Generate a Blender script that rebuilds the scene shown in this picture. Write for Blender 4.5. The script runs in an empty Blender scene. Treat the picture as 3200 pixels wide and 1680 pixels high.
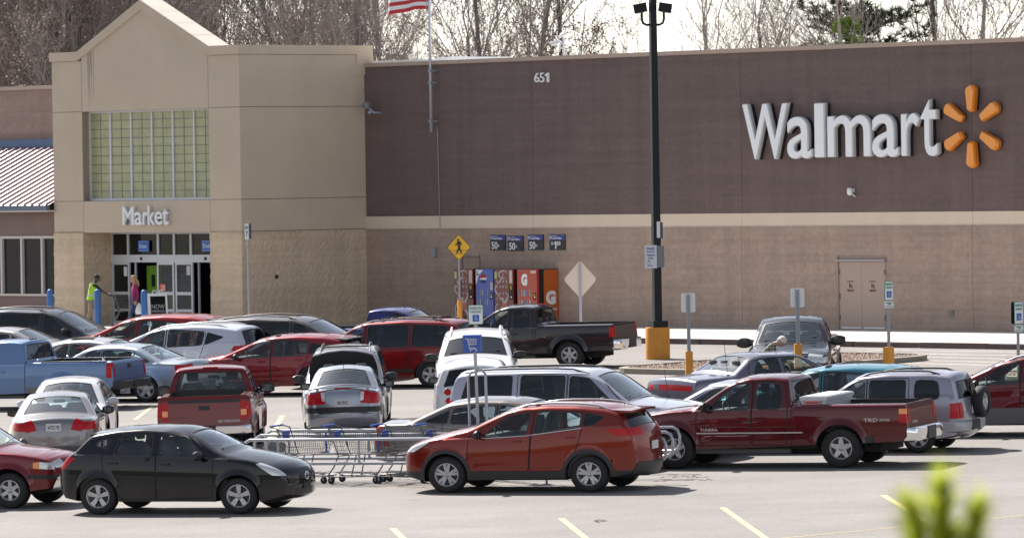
import bpy, bmesh, math, random
from mathutils import Vector, Matrix
R = math.radians
random.seed(7)
scn = bpy.context.scene
COL = scn.collection

# ---------------------------------------------------------------- camera
F = 17500.0                       # focal length in pixels of a 3200 px wide frame
PITCH = math.atan(275 / F); ROLL = R(0.88); CZ = 4.6
M3 = (Matrix.Rotation(math.pi / 2 - PITCH, 3, 'X') @ Matrix.Rotation(-ROLL, 3, 'Z'))
CAM = Vector((0, 0, CZ))
cd = bpy.data.cameras.new('camera'); cam = bpy.data.objects.new('camera', cd); COL.objects.link(cam)
cam.matrix_world = Matrix.Translation(CAM) @ M3.to_4x4()
cd.sensor_width = 36; cd.lens = 36 * F / 3200
cd.clip_start = 1; cd.clip_end = 5000
cd.dof.use_dof = True; cd.dof.focus_distance = 120; cd.dof.aperture_fstop = 5.6
scn.camera = cam

# ---------------------------------------------------------------- light
SUN_AZ = Vector((-0.52, 0.854)); SUN_EL = R(47)
w = bpy.data.worlds.new('World'); scn.world = w; w.use_nodes = True
nt = w.node_tree; bg = nt.nodes['Background']
sky = nt.nodes.new('ShaderNodeTexSky'); sky.sky_type = 'NISHITA'; sky.sun_disc = False
sky.sun_elevation = SUN_EL; sky.sun_rotation = math.atan2(SUN_AZ.x, SUN_AZ.y)
sky.air_density = 1.0; sky.dust_density = .6; sky.ozone_density = 1.0
tint = nt.nodes.new('ShaderNodeMix'); tint.data_type = 'RGBA'; tint.blend_type = 'MULTIPLY'; tint.inputs[0].default_value = 1; tint.inputs[7].default_value = (1.0, .985, .975, 1)
bw_ = nt.nodes.new('ShaderNodeRGBToBW'); ds = nt.nodes.new('ShaderNodeMix'); ds.data_type = 'RGBA'; ds.inputs[0].default_value = .6
nt.links.new(sky.outputs[0], bw_.inputs[0]); nt.links.new(sky.outputs[0], ds.inputs[6]); nt.links.new(bw_.outputs[0], ds.inputs[7]); nt.links.new(ds.outputs[2], tint.inputs[6]); nt.links.new(tint.outputs[2], bg.inputs[0]); bg.inputs[1].default_value = 0.10
ld = bpy.data.lights.new('sun', 'SUN'); ld.energy = 4.6; ld.angle = R(0.53); ld.color = (1, .94, .87)
sun = bpy.data.objects.new('sun', ld); COL.objects.link(sun)
sd = Vector((SUN_AZ.x * math.cos(SUN_EL), SUN_AZ.y * math.cos(SUN_EL), math.sin(SUN_EL)))
sun.rotation_euler = sd.to_track_quat('Z', 'Y').to_euler()
sun.location = (-20, 60, 60)
scn.view_settings.view_transform = 'Standard'; scn.view_settings.look = 'None'
scn.view_settings.exposure = 1.05; scn.view_settings.gamma = 1

# ---------------------------------------------------------------- geometry of the place
def ray(x, y): return M3 @ Vector(((x - 1600) / F, -(y - 840) / F, -1))
def onz(x, y, z=0.0):
    d = ray(x, y); return CAM + d * ((z - CZ) / d.z)
A = R(48)
T = Vector((math.cos(A), -math.sin(A), 0)); N = Vector((-math.sin(A), -math.cos(A), 0)); Z = Vector((0, 0, 1))
P0 = onz(2700, 1029)
PC = 8.6; KS = 0.0245                 # kerb distance from the shop wall, fall of the car park
def lot_z(P): return -0.15 - KS * (N.dot(Vector((P.x, P.y, 0)) - Vector((P0.x, P0.y, 0))) - PC)
def onlot(x, y, dz=0.0):
    d = ray(x, y)
    # z = c + g.xy
    g = -KS * N; c = -0.15 + KS * PC + KS * N.dot(Vector((P0.x, P0.y, 0))) + dz
    t = (c + g.dot(Vector((0, 0, 0))) - CAM.z + g.x * CAM.x + g.y * CAM.y) / (d.z - g.x * d.x - g.y * d.y)
    return CAM + d * t
LOTN = Vector((KS * N.x, KS * N.y, 1)).normalized()
def onwall(x, y, off=0.0):
    d = ray(x, y); t = (N.dot(P0 - CAM) + off) / N.dot(d); P = CAM + d * t
    return T.dot(P - P0), P.z
def W(u, z, off=0.0): return Vector((P0.x, P0.y, 0)) + T * u + N * off + Z * z
WALLM = Matrix(((T.x, -N.x, 0, P0.x), (T.y, -N.y, 0, P0.y), (0, 0, 1, 0), (0, 0, 0, 1)))  # local x = along wall, y = into wall, z up

# ---------------------------------------------------------------- materials
MATS = {}
def mat(name, col, rough=.6, metal=0, coat=0, spec=.5, noise=0, nscale=5, bump=0, bscale=30, emit=None, var=None, stretch=None):
    if name in MATS: return MATS[name]
    m = bpy.data.materials.new(name); m.use_nodes = True; n = m.node_tree; b = n.nodes['Principled BSDF']
    b.inputs['Base Color'].default_value = (*col, 1); b.inputs['Roughness'].default_value = rough
    b.inputs['Metallic'].default_value = metal; b.inputs['Coat Weight'].default_value = coat
    b.inputs['Coat Roughness'].default_value = .04; b.inputs['Specular IOR Level'].default_value = spec
    if noise or bump:
        tc = n.nodes.new('ShaderNodeTexCoord'); mp = n.nodes.new('ShaderNodeMapping')
        n.links.new(tc.outputs['Object'], mp.inputs[0])
        if stretch: mp.inputs['Scale'].default_value = stretch
    if noise:
        t = n.nodes.new('ShaderNodeTexNoise'); t.inputs['Scale'].default_value = nscale; t.inputs['Detail'].default_value = 6; t.inputs['Roughness'].default_value = .65
        n.links.new(mp.outputs[0], t.inputs[0])
        r = n.nodes.new('ShaderNodeMapRange'); r.inputs[1].default_value = .3; r.inputs[2].default_value = .7
        n.links.new(t.outputs[0], r.inputs[0])
        mx = n.nodes.new('ShaderNodeMix'); mx.data_type = 'RGBA'
        c2 = var if var else tuple(c * (1 - noise) for c in col)
        mx.inputs[6].default_value = (*c2, 1); mx.inputs[7].default_value = (*(tuple(min(1, c * (1 + noise * .6)) for c in col)), 1)
        n.links.new(r.outputs[0], mx.inputs[0]); n.links.new(mx.outputs[2], b.inputs['Base Color'])
    if bump:
        t2 = n.nodes.new('ShaderNodeTexNoise'); t2.inputs['Scale'].default_value = bscale; t2.inputs['Detail'].default_value = 4
        n.links.new(mp.outputs[0], t2.inputs[0])
        bp = n.nodes.new('ShaderNodeBump'); bp.inputs['Strength'].default_value = min(1, bump); bp.inputs['Distance'].default_value = .02 * max(1, bump)
        n.links.new(t2.outputs[0], bp.inputs['Height']); n.links.new(bp.outputs[0], b.inputs['Normal'])
    if emit: b.inputs['Emission Color'].default_value = (*emit[:3], 1); b.inputs['Emission Strength'].default_value = emit[3]
    MATS[name] = m; return m
def glass(name, tint, refl=1.0, rough=.02, base=.05):
    if name in MATS: return MATS[name]
    m = bpy.data.materials.new(name); m.use_nodes = True; n = m.node_tree; n.nodes.clear()
    o = n.nodes.new('ShaderNodeOutputMaterial'); mx = n.nodes.new('ShaderNodeMixShader'); tr = n.nodes.new('ShaderNodeBsdfTransparent')
    g = n.nodes.new('ShaderNodeBsdfGlossy'); f = n.nodes.new('ShaderNodeLayerWeight'); f.inputs[0].default_value = .5
    pw = n.nodes.new('ShaderNodeMath'); pw.operation = 'POWER'; pw.inputs[1].default_value = 4
    ml = n.nodes.new('ShaderNodeMath'); ml.operation = 'MULTIPLY_ADD'; ml.inputs[1].default_value = refl * .8; ml.inputs[2].default_value = base
    n.links.new(f.outputs['Facing'], pw.inputs[0]); n.links.new(pw.outputs[0], ml.inputs[0]); n.links.new(ml.outputs[0], mx.inputs[0])
    tr.inputs[0].default_value = (*tint, 1); g.inputs['Roughness'].default_value = rough; g.inputs['Color'].default_value = (.9, .95, 1, 1)
    n.links.new(tr.outputs[0], mx.inputs[1]); n.links.new(g.outputs[0], mx.inputs[2]); n.links.new(mx.outputs[0], o.inputs[0])
    MATS[name] = m; return m

# ---------------------------------------------------------------- object helpers
def tag(o, label=None, cat=None, group=None, kind=None):
    if label: o['label'] = label
    if cat: o['category'] = cat
    if group: o['group'] = group
    if kind: o['kind'] = kind
    return o
def link(name, me, parent=None, mw=None):
    o = bpy.data.objects.new(name, me); COL.objects.link(o)
    if parent: o.parent = parent
    elif mw is not None: o.matrix_world = mw
    return o
def empty(name, loc=(0, 0, 0), rot=0, label=None, cat=None, group=None, mw=None):
    o = bpy.data.objects.new(name, None); COL.objects.link(o); o.empty_display_size = .3
    if mw is not None: o.matrix_world = mw
    else: o.matrix_world = Matrix.Translation(Vector(loc)) @ Matrix.Rotation(rot, 4, 'Z')
    tag(o, label, cat, group); return o
def subempty(name, parent, loc=(0, 0, 0)):
    o = bpy.data.objects.new(name, None); COL.objects.link(o); o.empty_display_size = .1; o.parent = parent; o.location = loc; return o
class B:
    """collects faces; .make() links them as one mesh object"""
    def __init__(s): s.v = []; s.f = []; s.m = []; s.mi = 0; s.sm = []; s.s = False
    def face(s, pts):
        i = len(s.v); s.v += [tuple(p) for p in pts]; s.f.append(tuple(range(i, i + len(pts)))); s.m.append(s.mi); s.sm.append(s.s)
    def grid(s, rows, close=False, smooth=None):
        i = len(s.v); n = len(rows[0])
        for r in rows: s.v += [tuple(p) for p in r]
        for a in range(len(rows) - 1):
            for b in range(n if close else n - 1):
                c = (b + 1) % n
                s.f.append((i + a * n + b, i + a * n + c, i + (a + 1) * n + c, i + (a + 1) * n + b)); s.m.append(s.mi); s.sm.append(s.s if smooth is None else smooth)
        return s
    def box(s, c, d, rot=None, bev=0):
        x, y, z = [q / 2 for q in d]
        P = [Vector((sx * x, sy * y, sz * z)) for sz in (-1, 1) for sy in (-1, 1) for sx in (-1, 1)]
        if rot is not None: P = [rot @ p for p in P]
        c = Vector(c); P = [tuple(p + c) for p in P]; i = len(s.v); s.v += P
        for q in ((0, 2, 3, 1), (4, 5, 7, 6), (0, 1, 5, 4), (2, 6, 7, 3), (0, 4, 6, 2), (1, 3, 7, 5)):
            s.f.append(tuple(i + k for k in q)); s.m.append(s.mi); s.sm.append(False)
        return s
    def b2(s, x0, x1, y0, y1, z0, z1): return s.box(((x0 + x1) / 2, (y0 + y1) / 2, (z0 + z1) / 2), (abs(x1 - x0), abs(y1 - y0), abs(z1 - z0)))
    def tube(s, pts, r, n=8, caps=True):
        pts = [Vector(p) for p in pts]; rs = r if isinstance(r, (list, tuple)) else [r] * len(pts); rows = []
        up = None
        for k, p in enumerate(pts):
            d = (pts[min(k + 1, len(pts) - 1)] - pts[max(k - 1, 0)]).normalized()
            if up is None: up = d.orthogonal().normalized()
            else:
                up = (up - d * up.dot(d)); up = up.normalized() if up.length > 1e-5 else d.orthogonal().normalized()
            v = d.cross(up)
            rows.append([p + (up * math.cos(2 * math.pi * j / n) + v * math.sin(2 * math.pi * j / n)) * rs[k] for j in range(n)])
        s.grid(rows, close=True, smooth=True)
        if caps: s.face(rows[0][::-1]); s.face(rows[-1])
        return s
    def lathe(s, prof, n=24, axis='z', c=(0, 0, 0), smooth=True):
        rows = []
        c = Vector(c)
        for r, h in prof:
            row = []
            for j in range(n):
                a = 2 * math.pi * j / n; x, y = r * math.cos(a), r * math.sin(a)
                p = Vector((x, y, h)) if axis == 'z' else (Vector((x, h, y)) if axis == 'y' else Vector((h, x, y)))
                row.append(c + p)
            rows.append(row)
        s.grid(rows, close=True, smooth=smooth); return s
    def prism(s, poly, d0, d1, ax='y'):
        """extrude 2-d polygon (a,b) along axis between d0 and d1"""
        def P(a, b, d): return (a, d, b) if ax == 'y' else ((a, b, d) if ax == 'z' else (d, a, b))
        f = [P(a, b, d0) for a, b in poly]; g = [P(a, b, d1) for a, b in poly]
        s.face(f); s.face(g[::-1])
        for k in range(len(poly)):
            j = (k + 1) % len(poly); s.face([f[k], g[k], g[j], f[j]])
        return s
    def mesh(s, name, mats, weld=False, sharp=None, normals=True):
        me = bpy.data.meshes.new(name); me.from_pydata(s.v, [], s.f)
        mats = mats if isinstance(mats, (list, tuple)) else [mats]
        for m in mats: me.materials.append(m)
        me.polygons.foreach_set('material_index', s.m); me.polygons.foreach_set('use_smooth', s.sm)
        if weld or normals:
            bm = bmesh.new(); bm.from_mesh(me)
            if weld: bmesh.ops.remove_doubles(bm, verts=bm.verts, dist=weld if weld is not True else 2e-4)
            if normals: bmesh.ops.recalc_face_normals(bm, faces=bm.faces)
            bm.to_mesh(me); bm.free()
        if sharp: me.set_sharp_from_angle(angle=R(sharp))
        me.update(); return me
    def make(s, name, mats, parent=None, mw=None, **k): return link(name, s.mesh(name, mats, **k), parent, mw)

def dup(o, mw=None, parent=None):
    c = o.copy(); COL.objects.link(c)
    if parent: c.parent = parent
    if mw is not None: c.matrix_world = mw
    for ch in [x for x in o.children]: dup(ch, None, c)
    return c

# lettering: converts a text curve to a mesh in local x (right), z (up), facing -y
def text_mesh(txt, h, depth=.004, bold=0.0, size=1.0):
    cu = bpy.data.curves.new('txt', 'FONT'); cu.body = txt; cu.size = size; cu.extrude = depth / 2; cu.offset = bold; cu.resolution_u = 4
    ob = bpy.data.objects.new('txt', cu); COL.objects.link(ob)
    dg = bpy.context.evaluated_depsgraph_get(); me = bpy.data.meshes.new_from_object(ob.evaluated_get(dg))
    bpy.data.objects.remove(ob); return me
def one_mesh():
    me = bpy.data.meshes.new('one'); P = [(.52, 0), (.80, 0), (.80, 1), (.58, 1), (.2, .80), (.2, .62), (.52, .76)]
    n = len(P); me.from_pydata([(x, y, z) for z in (-.5, .5) for x, y in P], [], [tuple(range(n))[::-1], tuple(range(n, 2 * n))] + [(i, (i + 1) % n, n + (i + 1) % n, n + i) for i in range(n)]); return me
def text_fit(name, txt, x0, x1, z0, z1, y0, y1, m, parent, bold=0.0, slant=0.0, mw=None):
    """text scaled to fill the box x0..x1, z0..z1; y0 front, y1 back"""
    me = one_mesh() if txt == '1' else text_mesh(txt, 1, 1.0, bold)
    vs = [v.co.copy() for v in me.vertices]
    ax, bx = min(v.x for v in vs), max(v.x for v in vs); ay, by = min(v.y for v in vs), max(v.y for v in vs)
    for v in me.vertices:
        c = v.co; fx = (c.x - ax) / (bx - ax); fz = (c.y - ay) / (by - ay); fy = c.z + .5
        v.co = (x0 + (x1 - x0) * fx + slant * fz, y1 + (y0 - y1) * fy, z0 + (z1 - z0) * fz)
    me.materials.clear(); me.materials.append(m)
    for p in me.polygons: p.use_smooth = False
    return link(name, me, parent, mw)
# ================================================================ ground
m_asph = mat('asphalt', (.198, .183, .172), .82, noise=.16, nscale=.35, bump=.5, bscale=26)
def ground_detail(m):
    n = m.node_tree; b = n.nodes['Principled BSDF']
    tc = n.nodes.new('ShaderNodeTexCoord'); v = n.nodes.new('ShaderNodeTexNoise'); v.inputs['Scale'].default_value = 24; v.inputs['Detail'].default_value = 3
    n.links.new(tc.outputs['Object'], v.inputs[0])
    r = n.nodes.new('ShaderNodeMapRange'); r.inputs[1].default_value = .35; r.inputs[2].default_value = .65; r.inputs[3].default_value = .84; r.inputs[4].default_value = 1.16
    n.links.new(v.outputs[0], r.inputs[0])
    src = b.inputs['Base Color'].links[0].from_socket
    mx = n.nodes.new('ShaderNodeMix'); mx.data_type = 'RGBA'; mx.blend_type = 'MULTIPLY'; mx.inputs[0].default_value = 1
    v2 = n.nodes.new('ShaderNodeTexNoise'); v2.inputs['Scale'].default_value = .22; v2.inputs['Detail'].default_value = 8; v2.inputs['Roughness'].default_value = .62
    mp = n.nodes.new('ShaderNodeMapping'); mp.inputs['Rotation'].default_value = (0, 0, R(-42)); mp.inputs['Scale'].default_value = (.45, 1.6, 1); n.links.new(tc.outputs['Object'], mp.inputs[0]); n.links.new(mp.outputs[0], v2.inputs[0])
    r2 = n.nodes.new('ShaderNodeMapRange'); r2.inputs[1].default_value = .3; r2.inputs[2].default_value = .7; r2.inputs[3].default_value = .86; r2.inputs[4].default_value = 1.1; n.links.new(v2.outputs[0], r2.inputs[0])
    v3 = n.nodes.new('ShaderNodeTexNoise'); v3.inputs['Scale'].default_value = .9; v3.inputs['Detail'].default_value = 3; n.links.new(tc.outputs['Object'], v3.inputs[0])
    r3 = n.nodes.new('ShaderNodeMapRange'); r3.inputs[1].default_value = .66; r3.inputs[2].default_value = .74; r3.inputs[3].default_value = 1; r3.inputs[4].default_value = .72; n.links.new(v3.outputs[0], r3.inputs[0])
    m1 = n.nodes.new('ShaderNodeMath'); m1.operation = 'MULTIPLY'; m2 = n.nodes.new('ShaderNodeMath'); m2.operation = 'MULTIPLY'
    n.links.new(r.outputs[0], m1.inputs[0]); n.links.new(r2.outputs[0], m1.inputs[1]); n.links.new(m1.outputs[0], m2.inputs[0]); n.links.new(r3.outputs[0], m2.inputs[1])
    n.links.new(src, mx.inputs[6]); n.links.new(m2.outputs[0], mx.inputs[7]); n.links.new(mx.outputs[2], b.inputs['Base Color'])
ground_detail(m_asph)
b = B()
def lotp(P, dz=0): return (P.x, P.y, lot_z(P) + dz)
c0 = W(0, 0, PC)
far = [c0 + T * -600, c0 + T * 600, c0 + T * 600 + N * 700, c0 + T * -600 + N * 700]
b.face([lotp(p) for p in far]); b.make('parking_lot', m_asph).__setitem__('kind', 'structure')
g = B(); g.face([(-3000, -3000, -16), (3000, -3000, -16), (3000, 3000, -16), (-3000, 3000, -16)])
g.make('ground', mat('soil', (.16, .13, .09), .95, noise=.3, nscale=.2))['kind'] = 'structure'
g = B(); g.face([(*W(-600, 0, -1).xy, -.3), (*W(600, 0, -1).xy, -.3), (*W(600, 0, -900).xy, -.3), (*W(-600, 0, -900).xy, -.3)])
g.make('terrain', mat('leaf_litter', (.16, .12, .08), .95, noise=.3, nscale=.3))['kind'] = 'structure'

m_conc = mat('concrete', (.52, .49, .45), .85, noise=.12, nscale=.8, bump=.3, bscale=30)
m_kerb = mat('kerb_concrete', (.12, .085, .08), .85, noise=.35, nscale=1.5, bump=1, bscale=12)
s = B()
rows = [[(u, -PC + .02 * math.sin(u * 1.7), z) for u in [-60 + k * 2 for k in range(61)]] for z in (-.16, -.02)]
s.b2(-60, 60, -PC, .3, -.2, 0.0)
sw = s.make('sidewalk', m_conc, mw=WALLM); sw['kind'] = 'structure'
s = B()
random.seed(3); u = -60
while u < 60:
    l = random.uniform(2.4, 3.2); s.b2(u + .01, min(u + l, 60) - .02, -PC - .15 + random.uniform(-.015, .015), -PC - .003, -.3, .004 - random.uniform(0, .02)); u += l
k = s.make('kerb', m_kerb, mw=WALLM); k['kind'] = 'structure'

# ================================================================ store
def block_mat(name, c1, c2, cm, rough=.85, bump=.6, split=8., stain=.15, bw=.406, bh=.203, dist=.03, tint=1.0):
    m = bpy.data.materials.new(name); m.use_nodes = True; n = m.node_tree; b = n.nodes['Principled BSDF']; b.inputs['Roughness'].default_value = rough
    b.inputs['Specular IOR Level'].default_value = .25
    L = n.links.new
    tc = n.nodes.new('ShaderNodeTexCoord'); sx = n.nodes.new('ShaderNodeSeparateXYZ'); cb = n.nodes.new('ShaderNodeCombineXYZ')
    L(tc.outputs['Object'], sx.inputs[0])
    ad = n.nodes.new('ShaderNodeMath'); ad.operation = 'ADD'; L(sx.outputs[0], ad.inputs[0]); L(sx.outputs[1], ad.inputs[1])
    L(ad.outputs[0], cb.inputs[0]); L(sx.outputs[2], cb.inputs[1])
    br = n.nodes.new('ShaderNodeTexBrick'); br.inputs['Scale'].default_value = 1; br.inputs['Brick Width'].default_value = bw; br.inputs['Row Height'].default_value = bh
    br.inputs['Mortar Size'].default_value = .010; br.inputs['Mortar Smooth'].default_value = .4; br.inputs['Bias'].default_value = 0
    br.inputs['Color1'].default_value = (*c1, 1); br.inputs['Color2'].default_value = (*c2, 1); br.inputs['Mortar'].default_value = (*cm, 1)
    L(cb.outputs[0], br.inputs[0])
    ns = n.nodes.new('ShaderNodeTexNoise'); ns.inputs['Scale'].default_value = .9; ns.inputs['Detail'].default_value = 7; ns.inputs['Roughness'].default_value = .7
    mp = n.nodes.new('ShaderNodeMapping'); mp.inputs['Scale'].default_value = (.6, .6, 2.8); L(tc.outputs['Object'], mp.inputs[0]); L(mp.outputs[0], ns.inputs[0])
    mr = n.nodes.new('ShaderNodeMapRange'); mr.inputs[1].default_value = .3; mr.inputs[2].default_value = .7; mr.inputs[3].default_value = 1 - stain; mr.inputs[4].default_value = 1 + stain
    L(ns.outputs[0], mr.inputs[0])
    n3 = n.nodes.new('ShaderNodeTexNoise'); n3.inputs['Scale'].default_value = split; n3.inputs['Detail'].default_value = 5; L(tc.outputs['Object'], n3.inputs[0])
    m3r = n.nodes.new('ShaderNodeMapRange'); m3r.inputs[1].default_value = .3; m3r.inputs[2].default_value = .7; m3r.inputs[3].default_value = 1 - stain * .8; m3r.inputs[4].default_value = 1 + stain * .8
    L(n3.outputs[0], m3r.inputs[0])
    mu0 = n.nodes.new('ShaderNodeMath'); mu0.operation = 'MULTIPLY'; L(mr.outputs[0], mu0.inputs[0]); L(m3r.outputs[0], mu0.inputs[1]); last = mu0
    for sc_, am in (((2.2, 2.2, .12), .07), ((.12, .12, 4.6), .06)):      # rain streaks and course to course variation
        na = n.nodes.new('ShaderNodeTexNoise'); na.inputs['Scale'].default_value = 1; na.inputs['Detail'].default_value = 4; ma = n.nodes.new('ShaderNodeMapping'); ma.inputs['Scale'].default_value = sc_
        L(tc.outputs['Object'], ma.inputs[0]); L(ma.outputs[0], na.inputs[0]); ra = n.nodes.new('ShaderNodeMapRange'); ra.inputs[1].default_value = .3; ra.inputs[2].default_value = .7; ra.inputs[3].default_value = 1 - am; ra.inputs[4].default_value = 1 + am
        L(na.outputs[0], ra.inputs[0]); mm = n.nodes.new('ShaderNodeMath'); mm.operation = 'MULTIPLY'; L(last.outputs[0], mm.inputs[0]); L(ra.outputs[0], mm.inputs[1]); last = mm
    mu = last
    mx = n.nodes.new('ShaderNodeMix'); mx.data_type = 'RGBA'; mx.blend_type = 'MULTIPLY'; mx.inputs[0].default_value = 1
    L(br.outputs[0], mx.inputs[6]); L(mu.outputs[0], mx.inputs[7]); L(mx.outputs[2], b.inputs['Base Color'])
    sub = n.nodes.new('ShaderNodeMath'); sub.operation = 'SUBTRACT'; L(n3.outputs[0], sub.inputs[0]); L(br.outputs[1], sub.inputs[1])
    bp = n.nodes.new('ShaderNodeBump'); bp.inputs['Strength'].default_value = bump; bp.inputs['Distance'].default_value = dist
    L(sub.outputs[0], bp.inputs['Height']); L(bp.outputs[0], b.inputs['Normal'])
    MATS[name] = m; return m
m_brown = block_mat('brown_painted_block', (.150, .110, .105), (.154, .113, .108), (.145, .107, .102), bump=.22, dist=.01, stain=.085)
m_lower = block_mat('tan_split_block', (.365, .275, .225), (.371, .279, .229), (.353, .266, .218), bump=.45, dist=.022, stain=.11)
m_tsplit = block_mat('sand_split_block', (.58, .455, .33), (.59, .465, .34), (.565, .445, .322), bump=.5, split=9, dist=.025, stain=.08)
m_wing = block_mat('wing_block', (.31, .22, .19), (.325, .232, .2), (.29, .21, .18), bump=.3, dist=.012, stain=.1)
def stain_mat(name, col):
    m = mat(name, col, .85, noise=.07, nscale=.7, bump=.25, bscale=60, spec=.2); return m
m_eifs = stain_mat('sand_stucco', (.57, .472, .37))
m_cap = mat('metal_cap', (.42, .32, .26), .5, noise=.05, nscale=2)
m_band = mat('cream_band', (.68, .56, .45), .85, noise=.06, nscale=1, bump=.2, bscale=50)
m_joint = mat('joint_backing', (.32, .255, .20), .9)  # darker backing colour showing in the open wall joints
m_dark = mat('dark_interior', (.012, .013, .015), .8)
m_alum = mat('brushed_aluminium', (.62, .64, .68), .38, metal=.35, noise=.05, nscale=8)
m_white = mat('white_paint', (.78, .79, .80), .45, noise=.04, nscale=4)

store = empty('store_building', mw=WALLM, label='long flat roofed store with brown block walls, cream band and tan gabled entrance tower', cat='store')
UR = 40
XJ = [onwall(1668, 700)[0], onwall(2320, 700)[0], onwall(3041, 700)[0]]; XJ.append(XJ[2] + 8.4); XJ.append(XJ[3] + 8.4)
def wallrun(name, z0, z1, m, t, j=.007):
    q = B(); xs = [-22.81] + XJ + [UR]
    for a, c in zip(xs[:-1], xs[1:]): q.b2(a + (j if a > -22 else 0), c - j, -t, .3, z0, z1)
    q.mi = 1; q.b2(-22.81, UR, -t + .02, .31, z0 + .01, z1 - .01)
    return q.make(name, [m, m_joint], store)
wallrun('upper_wall', 3.5, 8.42, m_brown, 0.0)
wallrun('band', 3.09, 3.5, m_band, 0.012)
wallrun('lower_wall', 0, 3.09, m_lower, 0.05)
q = B()
xs = [-22.81, -18, -12.5, -7, -1.4, 4, 9.6, 15, UR]
for a, c in zip(xs[:-1], xs[1:]): q.b2(a + .004, c - .004, -.06, .4, 8.41, 8.53)
q.b2(-22.81, UR, -.045, .38, 8.40, 8.52); q.make('roof_cap', m_cap, store)
q = B(); q.b2(-22.6, UR, .42, 60, 8.0, 8.15); q.b2(-60, -32.8, 1, 60, 7.8, 7.9); q.make('roof', mat('roof_membrane', (.7, .7, .68), .7), store)
q = B(); q.b2(-60, UR, 59.5, 60, -.3, 8.1); q.b2(UR - .4, UR, .3, 60, -.3, 8.1); q.b2(-60, -59.6, .3, 60, -.3, 7.85); q.make('back_wall', m_wing, store)
# tower ---------------------------------------------------------
O = 5.3; L0, L1 = -32.75, -22.81
OP0, OP1 = -31.13, -24.41
q = B()
# stucco skin in panels with open joints over a dark backing
def pan(x0, x1, z0, z1, y=-O, j=.010): q.b2(x0 + j, x1 - j, y, y + .3, z0 + j, z1 - j)
pan(L0, OP0, 3.1, 4.14); pan(L0, OP0, 4.14, 7.12); pan(L0, OP0, 7.12, 8.82)
pan(OP1, L1, 3.1, 4.14); pan(OP1, L1, 4.14, 7.12); pan(OP1, L1, 7.12, 8.82)
pan(OP0, OP1, 3.08, 4.14)
q.prism([(OP0 + .014, 7.12), (OP1 - .014, 7.12), (OP1 - .014, 8.95), (-27.85, 10.45), (OP0 + .014, 9.0)], -O, -O + .3)
tw = q.make('front_wall', m_eifs, store)
q = B()
q.b2(L0 + .02, OP0, -O + .02, -O + .29, 3.1, 8.8); q.b2(OP1, L1 - .02, -O + .02, -O + .29, 3.1, 8.8); q.b2(OP0, OP1, -O + .02, -O + .29, 3.12, 4.12); q.b2(OP0, OP1, -O + .02, -O + .29, 7.14, 8.9)
q.b2(L1 - .29, L1 - .02, -O + .1, 0, 3.1, 8.8)
q.make('wall_joint', m_joint, store)
for xa, xb in ((L1 - .3, L1), (L0, L0 + .3)):
    q = B()
    for z0, z1 in ((3.1, 4.14), (4.14, 7.12), (7.12, 8.82)):
        q.b2(xa, xb, -O + .3, 0 if xa > L0 + 1 else .5, z0 + .014, z1 - .014)
        if xa > L0 + 1: q.b2(xa, xb, -O + .003, -O + .3, z0 + .014, z1 - .014)
    q.make('side_wall', m_eifs, store)
# the recess round the big window
q = B(); q.b2(OP0 - .001, OP0 + .0, -O + .3, -O + .9, 4.14, 7.12)
q.b2(OP0 - .1, OP0 + .001, -O + .3, -O + .45, 4.14, 7.12); q.b2(OP1, OP1 + .1, -O + .3, -O + .45, 4.14, 7.12); q.b2(OP0, OP1, -O + .3, -O + .45, 4.0, 4.13)
q.make('window_reveal', m_eifs, store)
# lower split faced piers
def rough_box(q, x0, x1, y0, y1, z0, z1, amp=.011, st=.1):
    """block masonry with an uneven split face"""
    rnd = random.Random(int((x0 + y0) * 100))
    nz = max(2, int((z1 - z0) / st)); path = []
    for (a, c) in (((x0, y1), (x0, y0)), ((x0, y0), (x1, y0)), ((x1, y0), (x1, y1))):
        L = math.dist(a, c); k = max(2, int(L / st))
        for i in range(k): path.append((a[0] + (c[0] - a[0]) * i / k, a[1] + (c[1] - a[1]) * i / k))
    path.append((x1, y1)); cx, cy = (x0 + x1) / 2, (y0 + y1) / 2
    rows = []
    for j in range(nz + 1):
        r = []
        for (x, y) in path:
            d = rnd.uniform(-amp, amp)
            r.append((x + d * (1 if x > cx else -1) if abs(x - x0) < .01 or abs(x - x1) < .01 else x, y + (-d if abs(y - y0) < .01 else 0), z0 + (z1 - z0) * j / nz))
        rows.append(r)
    q.grid(rows)
q = B()
rough_box(q, L0 - .0, OP0, -O - .03, -O + 1.2, 0, 3.09)
q.make('entrance_pier', m_tsplit, store)
q = B(); rough_box(q, OP1 + .0, L1 + .03, -O - .03, 0, 0, 3.09); q.make('entrance_pier', m_tsplit, store)
q = B(); q.b2(L0, L0 + .4, -O + 1.2, .3, 0, 3.1); q.make('side_pier', m_tsplit, store)
# caps: moulded parapet band .3 high, standing 5 cm proud, gable coping
q = B(); c = .06
q.b2(L0 - c, OP0 - .18, -O - c, -O + .35, 8.82, 9.12); q.b2(OP1 + .15, L1 + c, -O - c, -O + .35, 8.82, 9.12)
q.b2(L1 - .3, L1 + c, -O + .35, -.35, 8.82, 9.12); q.b2(L1 - .3, L1 + c, -.35, .35, 8.15, 9.12); q.b2(L0 - c, L0 + .35, -O + .35, .35, 8.82, 9.12)
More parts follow.
